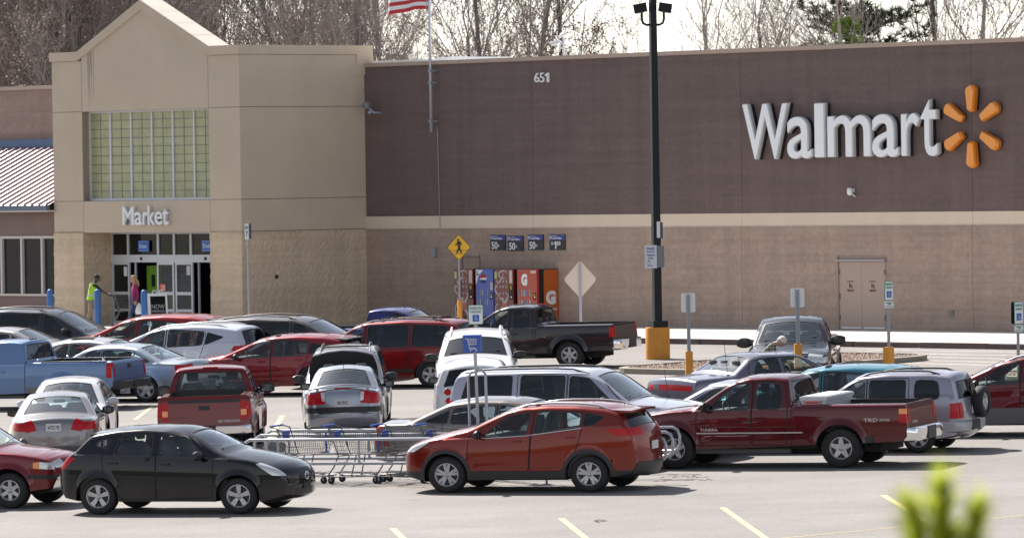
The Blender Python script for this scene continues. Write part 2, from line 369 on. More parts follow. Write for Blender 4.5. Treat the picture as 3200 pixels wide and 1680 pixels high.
# sloping coping
ap = (-27.86, 10.74); eL = (OP0 - .18, 9.12); eR = (OP1 + .15, 9.10)
th = .30
q.prism([(eL[0], eL[1] - th), (eL[0], eL[1]), ap, (ap[0], ap[1] - th * 1.12)], -O - c, -O + .9)
q.prism([(ap[0], ap[1] - th * 1.12), ap, (eR[0], eR[1]), (eR[0], eR[1] - th)], -O - c, -O + .9)
q.make('parapet', m_eifs, store)
q = B()
def slope(a, b_, y0, y1, lift=.006):
    q.face([(a[0], y0, a[1] + lift), (b_[0], y0, b_[1] + lift), (b_[0], y1, b_[1] + lift), (a[0], y1, a[1] + lift)])
for k in range(4):
    f0, f1 = k / 4 + .002, (k + 1) / 4 - .002
    l = lambda A_, B_, f: (A_[0] + (B_[0] - A_[0]) * f, A_[1] + (B_[1] - A_[1]) * f)
    slope(l(ap, eR, f0), l(ap, eR, f1), -O - .05, -O + .88); slope(l(eL, ap, f0), l(eL, ap, f1), -O - .05, -O + .88)
q.make('gable_coping', mat('coping_metal', (.62, .56, .48), .5, noise=.1, nscale=1.5), store)
# rain streak
q = B()
rr = random.Random(5)
for k in range(9):
    x = -30.62 + rr.uniform(-.17, .17); l_ = rr.uniform(.5, 1.9); w_ = rr.uniform(.012, .03); z1 = 9.12 + (x + 30.62) * .4 - .02
    q.face([(x, -O - .004 - k * 1e-4, z1), (x + w_, -O - .004 - k * 1e-4, z1), (x + w_ * .6, -O - .004 - k * 1e-4, z1 - l_), (x + w_ * .2, -O - .004 - k * 1e-4, z1 - l_)])
q.make('rain_streak', mat('streak', (.29, .24, .185), .9), store)
# big window: 12 x 10 panes
q = B(); yy = -O + .30; wx0, wx1, wz0, wz1 = OP0 + .03, OP1 - .03, 4.17, 7.10
q.b2(wx0, wx1, yy + .03, yy + .05, wz0, wz1)
win = q.make('window', mat('yellow_green_glass', (.37, .375, .215), .25, noise=.2, nscale=2.2), store)
q = B()
for a in (wx0, wx1): q.b2(a - .035, a + .035, yy - .02, yy + .04, wz0, wz1)
q.b2(wx0, wx1, yy - .018, yy + .04, wz0 - .03, wz0 + .05); q.b2(wx0, wx1, yy - .018, yy + .04, wz1 - .04, wz1 + .02)
cw = (wx1 - wx0) / 6
for k in range(1, 6): q.b2(wx0 + cw * k - .035, wx0 + cw * k + .035, yy - .016, yy + .04, wz0, wz1)
q.make('window_frame', mat('white_mullion', (.60, .62, .68), .4), win)
q = B()
for k in range(6): q.b2(wx0 + cw * (k + .5) - .009, wx0 + cw * (k + .5) + .009, yy + .02, yy + .031, wz0, wz1)
for k in range(1, 10): z = wz0 + (wz1 - wz0) * k / 10; q.b2(wx0, wx1, yy + .018, yy + .031, z - .009, z + .009)
q.make('glazing_bar', mat('grey_bar', (.13, .14, .12), .5), win)
# storefront, recessed
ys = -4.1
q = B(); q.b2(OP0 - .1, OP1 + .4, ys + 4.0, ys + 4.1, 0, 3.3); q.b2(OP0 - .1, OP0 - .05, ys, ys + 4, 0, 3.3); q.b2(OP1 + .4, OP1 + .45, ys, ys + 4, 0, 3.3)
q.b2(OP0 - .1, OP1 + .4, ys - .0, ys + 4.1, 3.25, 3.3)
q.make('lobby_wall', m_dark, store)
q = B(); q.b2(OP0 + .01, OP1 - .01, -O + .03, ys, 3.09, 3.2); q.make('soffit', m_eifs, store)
su = lambda x: onwall(x, 800, 4.1)[0]
zx = lambda x: x / 2.459
q = B(); fr = mat('storefront_frame', (.55, .57, .62), .4, metal=.2)
xe = [su(zx(v)) for v in (866, 992, 1222, 1345, 1474, 1640)]
w2 = .05
for v in xe: q.b2(v - w2, v + w2, ys - .05, ys + .05, 2.30, 3.12)
q.b2(xe[0] - w2, OP1 + .3, ys - .06, ys + .06, 3.02, 3.12); q.b2(xe[0] - w2, OP1 + .3, ys - .07, ys + .07, 2.08, 2.33)
q.make('storefront_frame', fr, store)
gl = glass('storefront_glass', (.42, .50, .45), .8)
for a, c_ in zip(xe[:-1], xe[1:]):
    q = B(); q.b2(a + w2, c_ - w2, ys - .006, ys + .006, 2.33, 3.02); q.make('transom_window', gl, store)
def leaf(x0, x1, y, stickers=()):
    d = subempty('door', store, (0, 0, 0)); q = B()
    for a in (x0, x1): q.b2(a - .04, a + .04, y - .03, y + .03, 0, 2.08)
    for z0, z1 in ((.0, .12), (.44, .53), (1.0, 1.1), (2.0, 2.08)): q.b2(x0, x1, y - .028, y + .028, z0, z1)
    q.make('frame', fr, d); q = B(); q.b2(x0 + .04, x1 - .04, y - .005, y + .005, .1, 2.0); q.make('pane', glass('door_glass', (.55, .6, .62), .5), d)
    return d
XD = [su(zx(v)) for v in (874, 995, 1015, 1222, 1340, 1350, 1480, 1500)]
leaf(XD[0], XD[1], ys - .02); d1 = leaf(XD[3] - .02, XD[4] - .02, ys - .02); d2 = leaf(XD[5] + .06, XD[6], ys - .02)
for v in (XD[2], XD[7]): q = B(); q.b2(v, v + .06, ys + .1, ys + .16, 0, 2.08); q.make('door_jamb', fr, store)
q = B(); q.b2(XD[3] + .1, XD[4] - .1, ys + .01, ys + .02, 1.15, 1.95); q.b2(XD[5] + .15, XD[6] - .1, ys + .01, ys + .02, 1.15, 1.95); q.make('blue_poster', mat('blue_poster', (.02, .055, .22), .5), store)
for a, c_ in ((XD[3] + .22, XD[4] - .1), (XD[5] + .25, XD[6] - .12)): text_fit('poster_lettering', '$25', a, c_, 1.45, 1.72, ys + .0, ys + .008, mat('pale_blue_ink', (.28, .36, .55), .6), store, .01)
q = B(); q.b2(XD[3] + .06, XD[3] + .36, ys - .034, ys - .028, 1.12, 1.36); q.make('door_sticker', mat('orange_red', (.75, .12, .03), .5), store)
text_fit('sticker_lettering', 'Top\n80.5', XD[3] + .14, XD[3] + .34, 1.15, 1.33, ys - .038, ys - .034, m_white, store, .01)
for x0, z0, x1, z1 in ((XD[1] - .27, 1.62, XD[1] - .09, 1.93), (XD[6] - .28, 1.66, XD[6] - .09, 1.96)):
    q = B(); q.b2(x0, x1, ys - .038, ys - .03, z0, z1); q.make('notice', mat('paper', (.62, .6, .66), .7), store)
def blue_sign(x0, x1, z0, z1, word, nm):
    q = B(); q.b2(x0, x1, ys - .08, ys - .055, z0, z1); m = mat('sign_blue', (.03, .14, .55), .5)
    o = q.make(nm, m, store); q = B(); t_ = .02
    q.b2(x0 + t_, x1 - t_, ys - .084, ys - .081, z1 - .035, z1 - .022); q.b2(x0 + t_, x1 - t_, ys - .084, ys - .081, z0 + .022, z0 + .035)
    q.make('border', mat('pale_blue', (.4, .55, .8), .5), o)
    text_fit('lettering', word, x0 + .08, x1 - .08, z0 + .11, z1 - .10, ys - .085, ys - .081, m_white, o, .0)
ex0, ex1 = su(zx(1077)), su(zx(1159))
blue_sign(ex0, ex1, 2.44, 2.80, 'Enter', 'entry_sign'); blue_sign(su(zx(1565)), su(zx(1565)) + (ex1 - ex0), 2.44, 2.80, 'Exit', 'entry_sign')
q = B()
for v in (1098, 1592): x = su(zx(v)); q.lathe([(.0, -.03), (.05, -.03), (.06, 0)], 12, 'y', (x, ys - .07, 2.2))
q.make('door_sensor', mat('black_plastic', (.02, .02, .022), .4), store)
# lobby: green kiosk seen through the open door
q = B(); kx0, kx1 = su(zx(1110)) - .78, su(zx(1210)) - .78
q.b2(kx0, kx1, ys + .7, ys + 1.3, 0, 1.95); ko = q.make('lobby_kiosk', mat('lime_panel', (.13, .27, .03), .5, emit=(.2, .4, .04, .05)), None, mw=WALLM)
tag(ko, 'lime green kiosk standing just inside the open entrance door', 'kiosk')
q = B(); q.b2(kx0 + .3, kx1 - .25, ys + .66, ys + .7, 1.25, 1.65); q.make('panel_opening', m_dark, ko)
q = B(); q.b2(kx0 + .25, kx1 - .2, ys + .66, ys + .7, .75, 1.0); q.make('panel_opening', m_dark, ko)
# wing -----------------------------------------------------------
q = B(); q.b2(-60, L0 - .0, -.9, -.5, 6.2, 8.05); q.make('wing_upper_wall', m_wing, store)
q = B(); q.b2(-60, L0, -.98, -.4, 8.05, 8.18); q.make('wing_cap', m_cap, store)
m_bm = mat('blue_metal', (.05, .11, .24), .4, noise=.15, nscale=1.2)
q = B(); q.b2(-60, L0, -1.15, -.91, 6.02, 6.30); q.b2(-60, L0, -1.25, -.91, 5.92, 6.03); q.make('canopy_flashing', m_bm, store)
m_rf = mat('canopy_metal', (.72, .70, .70), .35, metal=.2)
q = B(); ye, ze = -5.55, 4.02; y0_, z0_ = -1.2, 6.0
q.face([(-60, ye, ze), (L0, ye, ze), (L0, y0_, z0_), (-60, y0_, z0_)]); q.make('canopy_roof', m_rf, store)
q = B(); u = -60
sl = math.atan2(z0_ - ze, y0_ - ye); Ls = math.hypot(z0_ - ze, y0_ - ye)
while u < L0 - .02:
    q.box((u, (ye + y0_) / 2 - math.sin(sl) * .03, (ze + z0_) / 2 + math.cos(sl) * .03), (.035, Ls, .075), Matrix.Rotation(sl, 3, 'X')); u += .405
q.make('canopy_seam', mat('seam_metal', (.26, .15, .17), .4), store)
q = B(); q.b2(-60, L0 + .03, ye - .1, ye + .05, ze - .16, ze - .02); q.make('gutter', mat('gutter_grey', (.10, .13, .2), .4), store)
q = B(); q.b2(-60, L0 + .03, ye - .06, ye + .3, ze - .22, ze - .17); q.make('gutter_trim', mat('trim_white', (.6, .55, .5), .5), store)
q = B(); q.b2(-60, L0, -5.05, -4.9, 2.98, 3.86); q.b2(-60, L0, -5.05, -4.9, 0, .98); q.make('wing_lower_wall', mat('wing_stucco', (.215, .15, .135), .85, noise=.08, nscale=1.2), store)
wf = mat('wing_frame', (.55, .50, .48), .5)
q = B(); q.b2(-60, L0, -5.08, -4.95, 2.90, 2.985); q.b2(-60, L0, -5.1, -4.93, .96, 1.03)
wxs = []
for v in (16, 171, 328):
    wxs.append(onwall(v / 2.459, 830, 5.05)[0])
st_ = wxs[1] - wxs[0]; xx = wxs[2]
allx = []
while xx > -59: allx.append(xx); q.b2(xx - .05, xx + .05, -5.09, -4.94, 1.0, 2.95); xx -= st_
q.make('wing_window_frame', wf, store)
gd = mat('dark_window', (.02, .022, .028), .06, spec=.3)
for a, c_ in zip(allx, [L0 + .05] + allx[:-1]):
    q = B(); q.b2(a + .05, c_ - .05, -4.99, -4.97, 1.0, 2.92); q.make('wing_window', gd, store)
# service double door
q = B(); m_door = mat('door_tan', (.40, .30, .25), .55, noise=.05, nscale=2)
dl, dr = -.95, .96
dd = subempty('service_door', store)
q.b2(dl, -.004, -.065, .0, .02, 2.02); q.b2(.004, dr, -.065, .0, .02, 2.02); q.make('door_leaf', m_door, dd)
q = B(); q.b2(dl - .09, dl, -.10, 0, 0, 2.2); q.b2(dr, dr + .06, -.06, 0, 0, 2.2); q.b2(dl, dr, -.068, 0, 2.1, 2.2); q.make('door_frame', mat('frame_brown', (.30, .225, .185), .6), dd)
q = B(); q.b2(dl - .06, dr + .06, -.14, -.03, 2.03, 2.10); q.make('drip_rail', mat('rail_grey', (.33, .29, .31), .5), dd)
q = B(); q.b2(dl + .08, -.06, -.075, -.06, .03, .07); q.b2(.06, dr - .03, -.075, -.06, .03, .07); q.make('kick_strip', m_white, dd)
for z in (.35, 1.0, 1.72):
    for a_, c_ in ((dl, dl + .05), (dr - .03, dr + .02)): q = B(); q.b2(a_, c_, -.08, -.06, z - .08, z + .08); q.make('hinge', mat('hinge_brown', (.17, .12, .09), .5), dd)
ink = mat('ink_black', (.03, .028, .03), .7)
for cx in (-.47, .46):
    text_fit('door_lettering', 'PHARMACY', cx - .14, cx + .14, 1.42, 1.455, -.069, -.066, ink, dd, .02); text_fit('door_lettering', 'Rx', cx - .06, cx + .09, 1.24, 1.38, -.069, -.066, ink, dd, .03); text_fit('door_lettering', 'DRIVE-UP', cx - .14, cx + .14, 1.13, 1.2, -.069, -.066, ink, dd, .03)
# blocked door behind the machines
ux = onwall(1450, 800)[0]; ux2 = onwall(1502, 800)[0]
q = B(); q.b2(ux, ux2, -.1, -.04, 2.16, 2.2); q.b2(ux - .04, ux, -.075, -.04, 0, 2.3); q.b2(ux2, ux2 + .04, -.07, -.04, 0, 2.3); q.make('plain_door', mat('door_brown', (.22, .17, .145), .7), store)  # plain darker brown on the blocked door's trim
q = B(); q.b2(*[onwall(2392 * 1.2422, 985)[0], onwall(2403 * 1.2422, 985)[0]], -.09, -.05, .44, .6); q.make('outlet_box', mat('steel_box', (.16, .16, .14), .5), store)
x = -O + 1.4
q = B(); sy = -3.9; q.b2(L1 + .03, L1 + .06, sy - .06, sy + .06, 1.55, 1.67); q.make('vent', ink, store)
# rooftop white equipment
q = B(); rx0, rx1 = -22.6, onwall(1424, 184, -3)[0]
q.b2(rx0, rx1, 3, 5.5, 8.1, onwall(1300, 182, -3)[1]); q.b2(rx0, rx1 - 5.5, 2.7, 2.99, 8.1, onwall(1200, 190, -2.7)[1])
ro = q.make('rooftop_screen', m_white, None, mw=WALLM); tag(ro, 'long low white equipment housing showing above the brown wall beside the tower', 'roof unit')
# ================================================================ vehicles
def paint(name, col, metal=.25, rough=.28, flake=0):
    if 'paint_' + name in MATS: return MATS['paint_' + name]
    m = mat('paint_' + name, col, rough, metal=metal, coat=.85, spec=.06, noise=.04, nscale=1.2); n = m.node_tree; b = n.nodes['Principled BSDF']
    # road dust gathered along the sills and bumpers
    tc = n.nodes.new('ShaderNodeTexCoord'); sx = n.nodes.new('ShaderNodeSeparateXYZ'); n.links.new(tc.outputs['Object'], sx.inputs[0])
    r = n.nodes.new('ShaderNodeMapRange'); r.inputs[1].default_value = .70; r.inputs[2].default_value = .25; r.inputs[3].default_value = 0; r.inputs[4].default_value = .22; n.links.new(sx.outputs[2], r.inputs[0])
    ns = n.nodes.new('ShaderNodeTexNoise'); ns.inputs['Scale'].default_value = 3.5; ns.inputs['Detail'].default_value = 5; n.links.new(tc.outputs['Object'], ns.inputs[0])
    mu = n.nodes.new('ShaderNodeMath'); mu.operation = 'MULTIPLY'; n.links.new(r.outputs[0], mu.inputs[0]); n.links.new(ns.outputs[0], mu.inputs[1])
    src = b.inputs['Base Color'].links[0].from_socket; mx = n.nodes.new('ShaderNodeMix'); mx.data_type = 'RGBA'; n.links.new(mu.outputs[0], mx.inputs[0]); n.links.new(src, mx.inputs[6]); mx.inputs[7].default_value = (.20, .17, .145, 1)
    n.links.new(mx.outputs[2], b.inputs['Base Color']); return m
m_rub = mat('tyre_rubber', (.018, .018, .019), .75, noise=.25, nscale=9, bump=.3, bscale=60)
m_trim = mat('black_trim', (.022, .022, .024), .5)
m_gap = mat('panel_gap', (.008, .008, .008), .8)
m_under = mat('underbody', (.012, .012, .012), .9)
m_chrome = mat('chrome', (.82, .82, .84), .12, metal=1)
m_alloy = mat('alloy', (.50, .50, .51), .32, metal=.55)
m_alloyd = mat('alloy_dark', (.05, .05, .055), .5, metal=.3)
m_red = mat('tail_red', (.45, .004, .010), .3, coat=.2, spec=.2)
m_amb = mat('amber', (.85, .25, .03), .2, coat=1)
m_clear = mat('lamp_clear', (.62, .63, .64), .12, metal=.3, coat=1)
m_seat = mat('seat_cloth', (.085, .087, .095), .85)
m_seatl = mat('seat_tan', (.20, .17, .14), .8)
m_dash = mat('dash', (.10, .10, .10), .7)
g_clear = glass('car_glass', (.86, .95, .91), 1.0)
g_tint = glass('car_glass_tinted', (.09, .11, .11), 1.0)
g_ws = glass('windshield_glass', (.82, .92, .90), 1.2, base=.15)
m_plate = mat('plate_white', (.6, .6, .62), .5)
m_plgrey = mat('grey_cladding', (.10, .10, .105), .6)

def chaikin(P, n=2):
    for _ in range(n):
        Q = [P[0]]
        for a, b in zip(P[:-1], P[1:]):
            L = math.dist(a, b); t = min(.25, .05 / L * 1.0) if L > .4 else .25
            Q += [(a[0] + (b[0] - a[0]) * t, a[1] + (b[1] - a[1]) * t), (b[0] + (a[0] - b[0]) * t, b[1] + (a[1] - b[1]) * t)]
        Q.append(P[-1]); P = Q
    return P
def lerp_at(P, s):
    if s <= P[0][0]: return P[0][1]
    for a, b in zip(P[:-1], P[1:]):
        if s <= b[0]: return a[1] + (b[1] - a[1]) * (s - a[0]) / max(1e-9, b[0] - a[0])
    return P[-1][1]
def ccw(P):
    a = sum(P[i][0] * P[(i + 1) % len(P)][1] - P[(i + 1) % len(P)][0] * P[i][1] for i in range(len(P)))
    return P if a > 0 else P[::-1]
def off_poly(P, d):
    P = ccw(P); n = len(P); out = []
    for i in range(n):
        a, b, c = P[i - 1], P[i], P[(i + 1) % n]
        n1 = (b[1] - a[1], a[0] - b[0]); l1 = math.hypot(*n1) or 1; n2 = (c[1] - b[1], b[0] - c[0]); l2 = math.hypot(*n2) or 1
        n1 = (n1[0] / l1, n1[1] / l1); n2 = (n2[0] / l2, n2[1] / l2); k = 1 + n1[0] * n2[0] + n1[1] * n2[1]
        k = max(k, .35); out.append((b[0] + d * (n1[0] + n2[0]) / k, b[1] + d * (n1[1] + n2[1]) / k))
    return out
def rnd_poly(P, r=.03):
    P = ccw(P); out = []
    for i in range(len(P)):
        a, b, c = P[i - 1], P[i], P[(i + 1) % len(P)]
        la, lc = math.dist(a, b), math.dist(b, c); ra, rc = min(r, la * .4), min(r, lc * .4)
        p = (b[0] + (a[0] - b[0]) * ra / la, b[1] + (a[1] - b[1]) * ra / la); q = (b[0] + (c[0] - b[0]) * rc / lc, b[1] + (c[1] - b[1]) * rc / lc)
        m_ = ((p[0] + q[0] + 2 * b[0]) / 4, (p[1] + q[1] + 2 * b[1]) / 4); out += [p, m_, q]
    return out
def split_half(poly, a, b):
    """part of poly left of line a->b, part right"""
    def side(p): return (b[0] - a[0]) * (p[1] - a[1]) - (b[1] - a[1]) * (p[0] - a[0])
    I, O_ = [], []
    n = len(poly); ss = [side(p) for p in poly]
    if all(s_ >= -1e-9 for s_ in ss): return poly, None
    if all(s_ <= 1e-9 for s_ in ss): return None, poly
    for i in range(n):
        p, q, sp, sq = poly[i], poly[(i + 1) % n], ss[i], ss[(i + 1) % n]
        if sp >= 0: I.append(p)
        if sp <= 0: O_.append(p)
        if sp * sq < 0:
            t = sp / (sp - sq); x = (p[0] + (q[0] - p[0]) * t, p[1] + (q[1] - p[1]) * t); I.append(x); O_.append(x)
    return (I if len(I) > 2 else None), (O_ if len(O_) > 2 else None)
def cut(pieces, C, newtag, only=None):
    """pieces: list of [poly, tag]; everything inside convex C gets newtag"""
    C = ccw(C); x0 = min(p[0] for p in C); x1 = max(p[0] for p in C); y0 = min(p[1] for p in C); y1 = max(p[1] for p in C); out = []
    for poly, tg in pieces:
        if (only is not None and tg not in only) or max(p[0] for p in poly) < x0 or min(p[0] for p in poly) > x1 or max(p[1] for p in poly) < y0 or min(p[1] for p in poly) > y1:
            out.append([poly, tg]); continue
        cur = poly; outs = []
        for i in range(len(C)):
            I, O_ = split_half(cur, C[i], C[(i + 1) % len(C)])
            if O_: outs.append([O_, tg])
            cur = I
            if cur is None: break
        if cur is None: out.append([poly, tg])
        else: out += outs; out.append([cur, newtag])
    return out

WH = {}
def wheel_mesh(r, rr, wd, style):
    k = (round(r, 3), round(rr, 3), style)
    if k in WH: return WH[k]
    t = B(); h = wd / 2
    t.lathe([(rr - .01, h - .03), (rr + .005, h - .008), (rr + .03, h), (r - .045, h + .004), (r - .018, h - .012), (r - .004, h - .035), (r, h - .06), (r, -h + .06), (r - .02, -h + .015), (rr, -h)], 36, 'y')
    tm = t.mesh('tyre', m_rub, sharp=50)
    q = B(); y = h - .035
    q.lathe([(rr, h - .012), (rr - .012, h - .010), (rr - .026, h - .03), (rr - .032, -h + .02)], 32, 'y')
    q.mi = 1; q.lathe([(rr - .03, y - .045), (0, y - .05)], 24, 'y'); q.mi = 0
    q.lathe([(.001, y + .02), (.028, y + .02), (.034, y + .008), (.06, y - .004), (.062, y - .05)], 16, 'y')
    def spoke(a, w0, w1, r0=.045, r1=None, dep=.03, mi=0, d0=.0):
        r1 = r1 or rr - .02; q.mi = mi; ca, sa = math.cos(a), math.sin(a); P = []
        for rad, w_ in ((r0, w0), (r1, w1)):
            for sg in (-1, 1):
                for yy in (y + d0 - (.004 if rad == r0 else -.012), y - dep):
                    P.append((rad * ca - sg * w_ / 2 * sa, yy, rad * sa + sg * w_ / 2 * ca))
        a0, a1, b0, b1, c0, c1, d0_, d1 = P
        q.face([a0, b0, d0_, c0]); q.face([a0, c0, c1, a1]); q.face([b0, b1, d1, d0_]); q.mi = 0
    if style == 'five':
        for i in range(5): spoke(math.pi / 2 + i * 2 * math.pi / 5, .062, .095)
    elif style == 'star':
        for i in range(5): spoke(math.pi / 2 + i * 2 * math.pi / 5, .12, .065)
    elif style == 'twin':
        for i in range(5):
            a = math.pi / 2 + i * 2 * math.pi / 5
            spoke(a - .2, .05, .05); spoke(a + .2, .05, .05); spoke(a, .05, .09, mi=1, d0=-.006)
    elif style == 'six':
        for i in range(6): spoke(math.pi / 2 + i * math.pi / 3, .08, .06)
    elif style == 'steel':
        q.lathe([(.05, y), (rr * .62, y + .002), (rr * .66, y - .03), (rr - .03, y - .02)], 24, 'y')
        q.mi = 1
        for i in range(10):
            a = i * math.pi / 5; q.lathe([(.0, y + .005), (.02, y + .005)], 8, 'y', (rr * .52 * math.cos(a), .0, rr * .52 * math.sin(a)))
        q.mi = 0
    elif style == 'multi':
        for i in range(10): spoke(math.pi / 2 + i * math.pi / 5, .035, .05)
    rm = q.mesh('rim', [m_alloy, m_alloyd], sharp=35)
    WH[k] = (tm, rm); return WH[k]

SEAT = {}
def seat_mesh(w_, hh, m):
    k = (w_, hh, m.name)
    if k in SEAT: return SEAT[k]
    q = B(); q.s = True
    def pad(x0, x1, z0, z1, lean, thick, ww):
        rows = []
        n = 6
        for i in range(n + 1):
            f = i / n; z = z0 + (z1 - z0) * f; ex = 1 - max(0, abs(f - .5) * 2 - .7) * .9; xx = x0 + (x1 - x0) * f
            rows.append([(xx + thick / 2 * sx * ex, ww / 2 * sy * ex, z) for sx, sy in ((-1, -.8), (-1, .8), (-.4, 1), (.4, 1), (1, .8), (1, -.8), (.4, -1), (-.4, -1))])
        q.grid(rows, close=True); q.face(rows[-1]); q.face(rows[0][::-1])
    pad(0, -.14, 0, hh - .02, 0, .14, w_)
    if w_ < .8: pad(-.15, -.17, hh + .02, hh + .20, 0, .10, .25)
    else:
        for sy in (-.42, 0, .42):
            i0 = len(q.v); pad(-.15, -.17, hh + .01, hh + .15, 0, .09, .24)
            for j in range(i0, len(q.v)): q.v[j] = (q.v[j][0], q.v[j][1] + sy, q.v[j][2])
    pad(.25, .25, -.12, .03, 0, .5, w_)
    SEAT[k] = q.mesh('seat', m, sharp=50); return SEAT[k]

def yaw_basis(yaw):
    h = Vector((math.cos(R(yaw)), math.sin(R(yaw)), 0)); x = (h - LOTN * h.dot(LOTN)).normalized(); y = LOTN.cross(x)
    return Matrix((x, y, LOTN)).transposed()

def vehicle(sp):
    g = sp.get
    L, Wd = sp['L'], sp['W'] / 2; wb, fo = sp['wb'], sp['fo']; r = sp['r']; tw = g('tw', .21)
    up = sp['up']; fl, rl = g('fl', [(.0, .5), (.04, .26), (.5, .2)]), g('rl', [(L - .5, .24), (L - .05, .3), (L, .5)])
    # profile: front low (from underside to nose) + upper + rear low
    prof = chaikin(list(reversed(fl))[:-1] + up + list(reversed(rl))[1:], 2) if False else None
    upS = chaikin(up, g('ch', 2)); upS = [(min(max(x, 0), L), z) for x, z in upS]
    for i in range(1, len(upS)):
        if upS[i][0] <= upS[i - 1][0]: upS[i] = (upS[i - 1][0] + 1e-4, upS[i][1])
    nose_z, tail_z = upS[0][1], upS[-1][1]; L = upS[-1][0]
    low = [(0, nose_z)] + [p for p in fl if p[0] > 0.001] + [p for p in rl if p[0] < L - .001] + [(L, tail_z)]
    sill = sp.get('sill', .22)
    def lowz(s): return lerp_at(low, s)
    def upz(s): return lerp_at(upS, s)
    wx = [fo, fo + wb]; wr = r + g('arch', .055); zc = r
    def bot(s):
        z = lowz(s)
        for c in wx:
            if abs(s - c) < wr: z = max(z, zc + math.sqrt(max(0, wr * wr - (s - c) ** 2)))
        return z
    belt = sp['belt']; tb = g('tb', .28); sh = g('sh', .03); rt = g('rt', .07)
    rcf, rcr = g('rcf', .22), g('rcr', .16); tf, tr = g('tf', .10), g('tr', .07)
    cab0, cab1 = g('cab', (0, L))
    def Y(s, z):
        hb = lerp_at(belt, s); zm = .6 * hb; y = Wd
        f = max(0, 1 - s / 1.1); y -= tf * f * f; f = max(0, 1 - (L - s) / 1.0); y -= tr * f * f
        if s < rcf: y -= rcf * .8 * (1 - math.sqrt(max(0, 1 - ((rcf - s) / rcf) ** 2)))
        if L - s < rcr: y -= rcr * .8 * (1 - math.sqrt(max(0, 1 - ((rcr - (L - s)) / rcr) ** 2)))
        y -= .06 * ((zm - z) / zm) ** 2 if z < zm else .035 * (min(1, (z - zm) / max(.05, hb - zm))) ** 2
        for c in wx:
            d = math.hypot(s - c, z - zc)
            if d < wr + .10: y += g('flare', .02) * max(0, 1 - abs(d - wr) / .10)
        if z > hb:
            e = z - hb; y -= sh * min(1, e / .03) + tb * e + .12 * e * e
        for cz, ch_ in g('crease', ()): y += ch_ * max(0, 1 - abs(z - cz) / .03)
        dl = upz(s) - z
        if dl < rt: y -= rt * (1 - math.sqrt(max(0, 1 - ((rt - max(dl, 0)) / rt) ** 2)))
        return max(y, .05)
    # stations
    S = set(round(k * .07, 4) for k in range(int(L / .07) + 1))
    for p in upS: S.add(round(p[0], 4))
    for v in (0, .004, .012, .03, .055, .09, .13, .18): S.add(v); S.add(round(L - v, 4))
    for c in wx:
        for k in range(0, 17):
            S.add(round(c - wr * math.cos(math.pi * k / 16), 4))
        S.add(round(c - wr - .002, 4)); S.add(round(c + wr + .002, 4))
    S = sorted(v for v in S if 0 <= v <= L); T_ = [S[0]]
    for v in S[1:]:
        if v - T_[-1] > .0015: T_.append(v)
    if T_[-1] != L: T_[-1] = L
    S = T_
    rt_rows = [1, .55, .27, .09, 0]
    grid = []
    for s in S:
        b_, t_ = bot(s), upz(s); tt = max(b_, t_ - rt); hb = min(max(lerp_at(belt, s), b_), tt)
        col = [b_ + (hb - b_) * k / 9 for k in range(9)]
        if tt - hb > .06: col += [hb, hb + .03] + [hb + .03 + (tt - hb - .03) * k / 7 for k in range(1, 7)]
        else: col += [hb + (tt - hb) * k / 8 for k in range(8)]
        col += [max(b_, t_ - rt * k) for k in rt_rows]
        grid.append([(s, z) for z in col])
    pcs = []
    for a in range(len(grid) - 1):
        for k in range(len(grid[0]) - 1):
            q = [grid[a][k], grid[a + 1][k], grid[a + 1][k + 1], grid[a][k + 1]]
            ar = abs(sum(q[i][0] * q[(i + 1) % 4][1] - q[(i + 1) % 4][0] * q[i][1] for i in range(4)))
            if ar > 1e-7: pcs.append([q, 'body'])
    # strip (front low -> top -> rear low)
    fs = [(s, lowz(s)) for s in reversed([v for v in S if v < wx[0] - wr - .001])]
    rs = [(s, lowz(s)) for s in [v for v in reversed(S) if v > wx[1] + wr + .001]]
    us = [(s, upz(s)) for s in S]
    prof = fs[:-1] + us + rs[1:]
    tau = [0]
    for a, b_ in zip(prof[:-1], prof[1:]): tau.append(tau[-1] + math.dist(a, b_))
    n0 = len(fs) - 1; n1 = n0 + len(us) - 1
    TF, TR = tau[n0], tau[n1]
    def tau_s(s):   # on the upper branch
        for i in range(n0, n1):
            if prof[i + 1][0] >= s - 1e-9: return tau[i] + (tau[i + 1] - tau[i]) * (s - prof[i][0]) / max(1e-9, prof[i + 1][0] - prof[i][0])
        return tau[n1]
    def tau_fz(z):  # on the front face
        for i in range(0, n1):
            if prof[i][1] <= z <= prof[i + 1][1]: return tau[i] + (tau[i + 1] - tau[i]) * (z - prof[i][1]) / max(1e-9, prof[i + 1][1] - prof[i][1])
        return TF
    def tau_rz(z):
        for i in range(len(prof) - 2, n0, -1):
            if prof[i + 1][1] <= z <= prof[i][1]: return tau[i] + (tau[i + 1] - tau[i]) * (prof[i][1] - z) / max(1e-9, prof[i][1] - prof[i + 1][1])
        return TR
    cr = g('crown', .05); crf = g('crownf', .10); crr = g('crownr', .06)
    def strip(t, q):
        t = min(max(t, 0), tau[-1])
        lo, hi = 0, len(tau) - 2
        while lo < hi:
            m_ = (lo + hi + 1) // 2
            if tau[m_] <= t: lo = m_
            else: hi = m_ - 1
        i = lo; f = (t - tau[i]) / max(1e-9, tau[i + 1] - tau[i])
        a, b_ = prof[i], prof[i + 1]; s = a[0] + (b_[0] - a[0]) * f; z = a[1] + (b_[1] - a[1]) * f
        j0, j1 = max(0, i - 2), min(len(prof) - 1, i + 3)
        dx, dz = prof[j1][0] - prof[j0][0], prof[j1][1] - prof[j0][1]; l = math.hypot(dx, dz) or 1
        nx, nz = -dz / l, dx / l                       # outward normal
        ye = Y(a[0], a[1]) * (1 - f) + Y(b_[0], b_[1]) * f
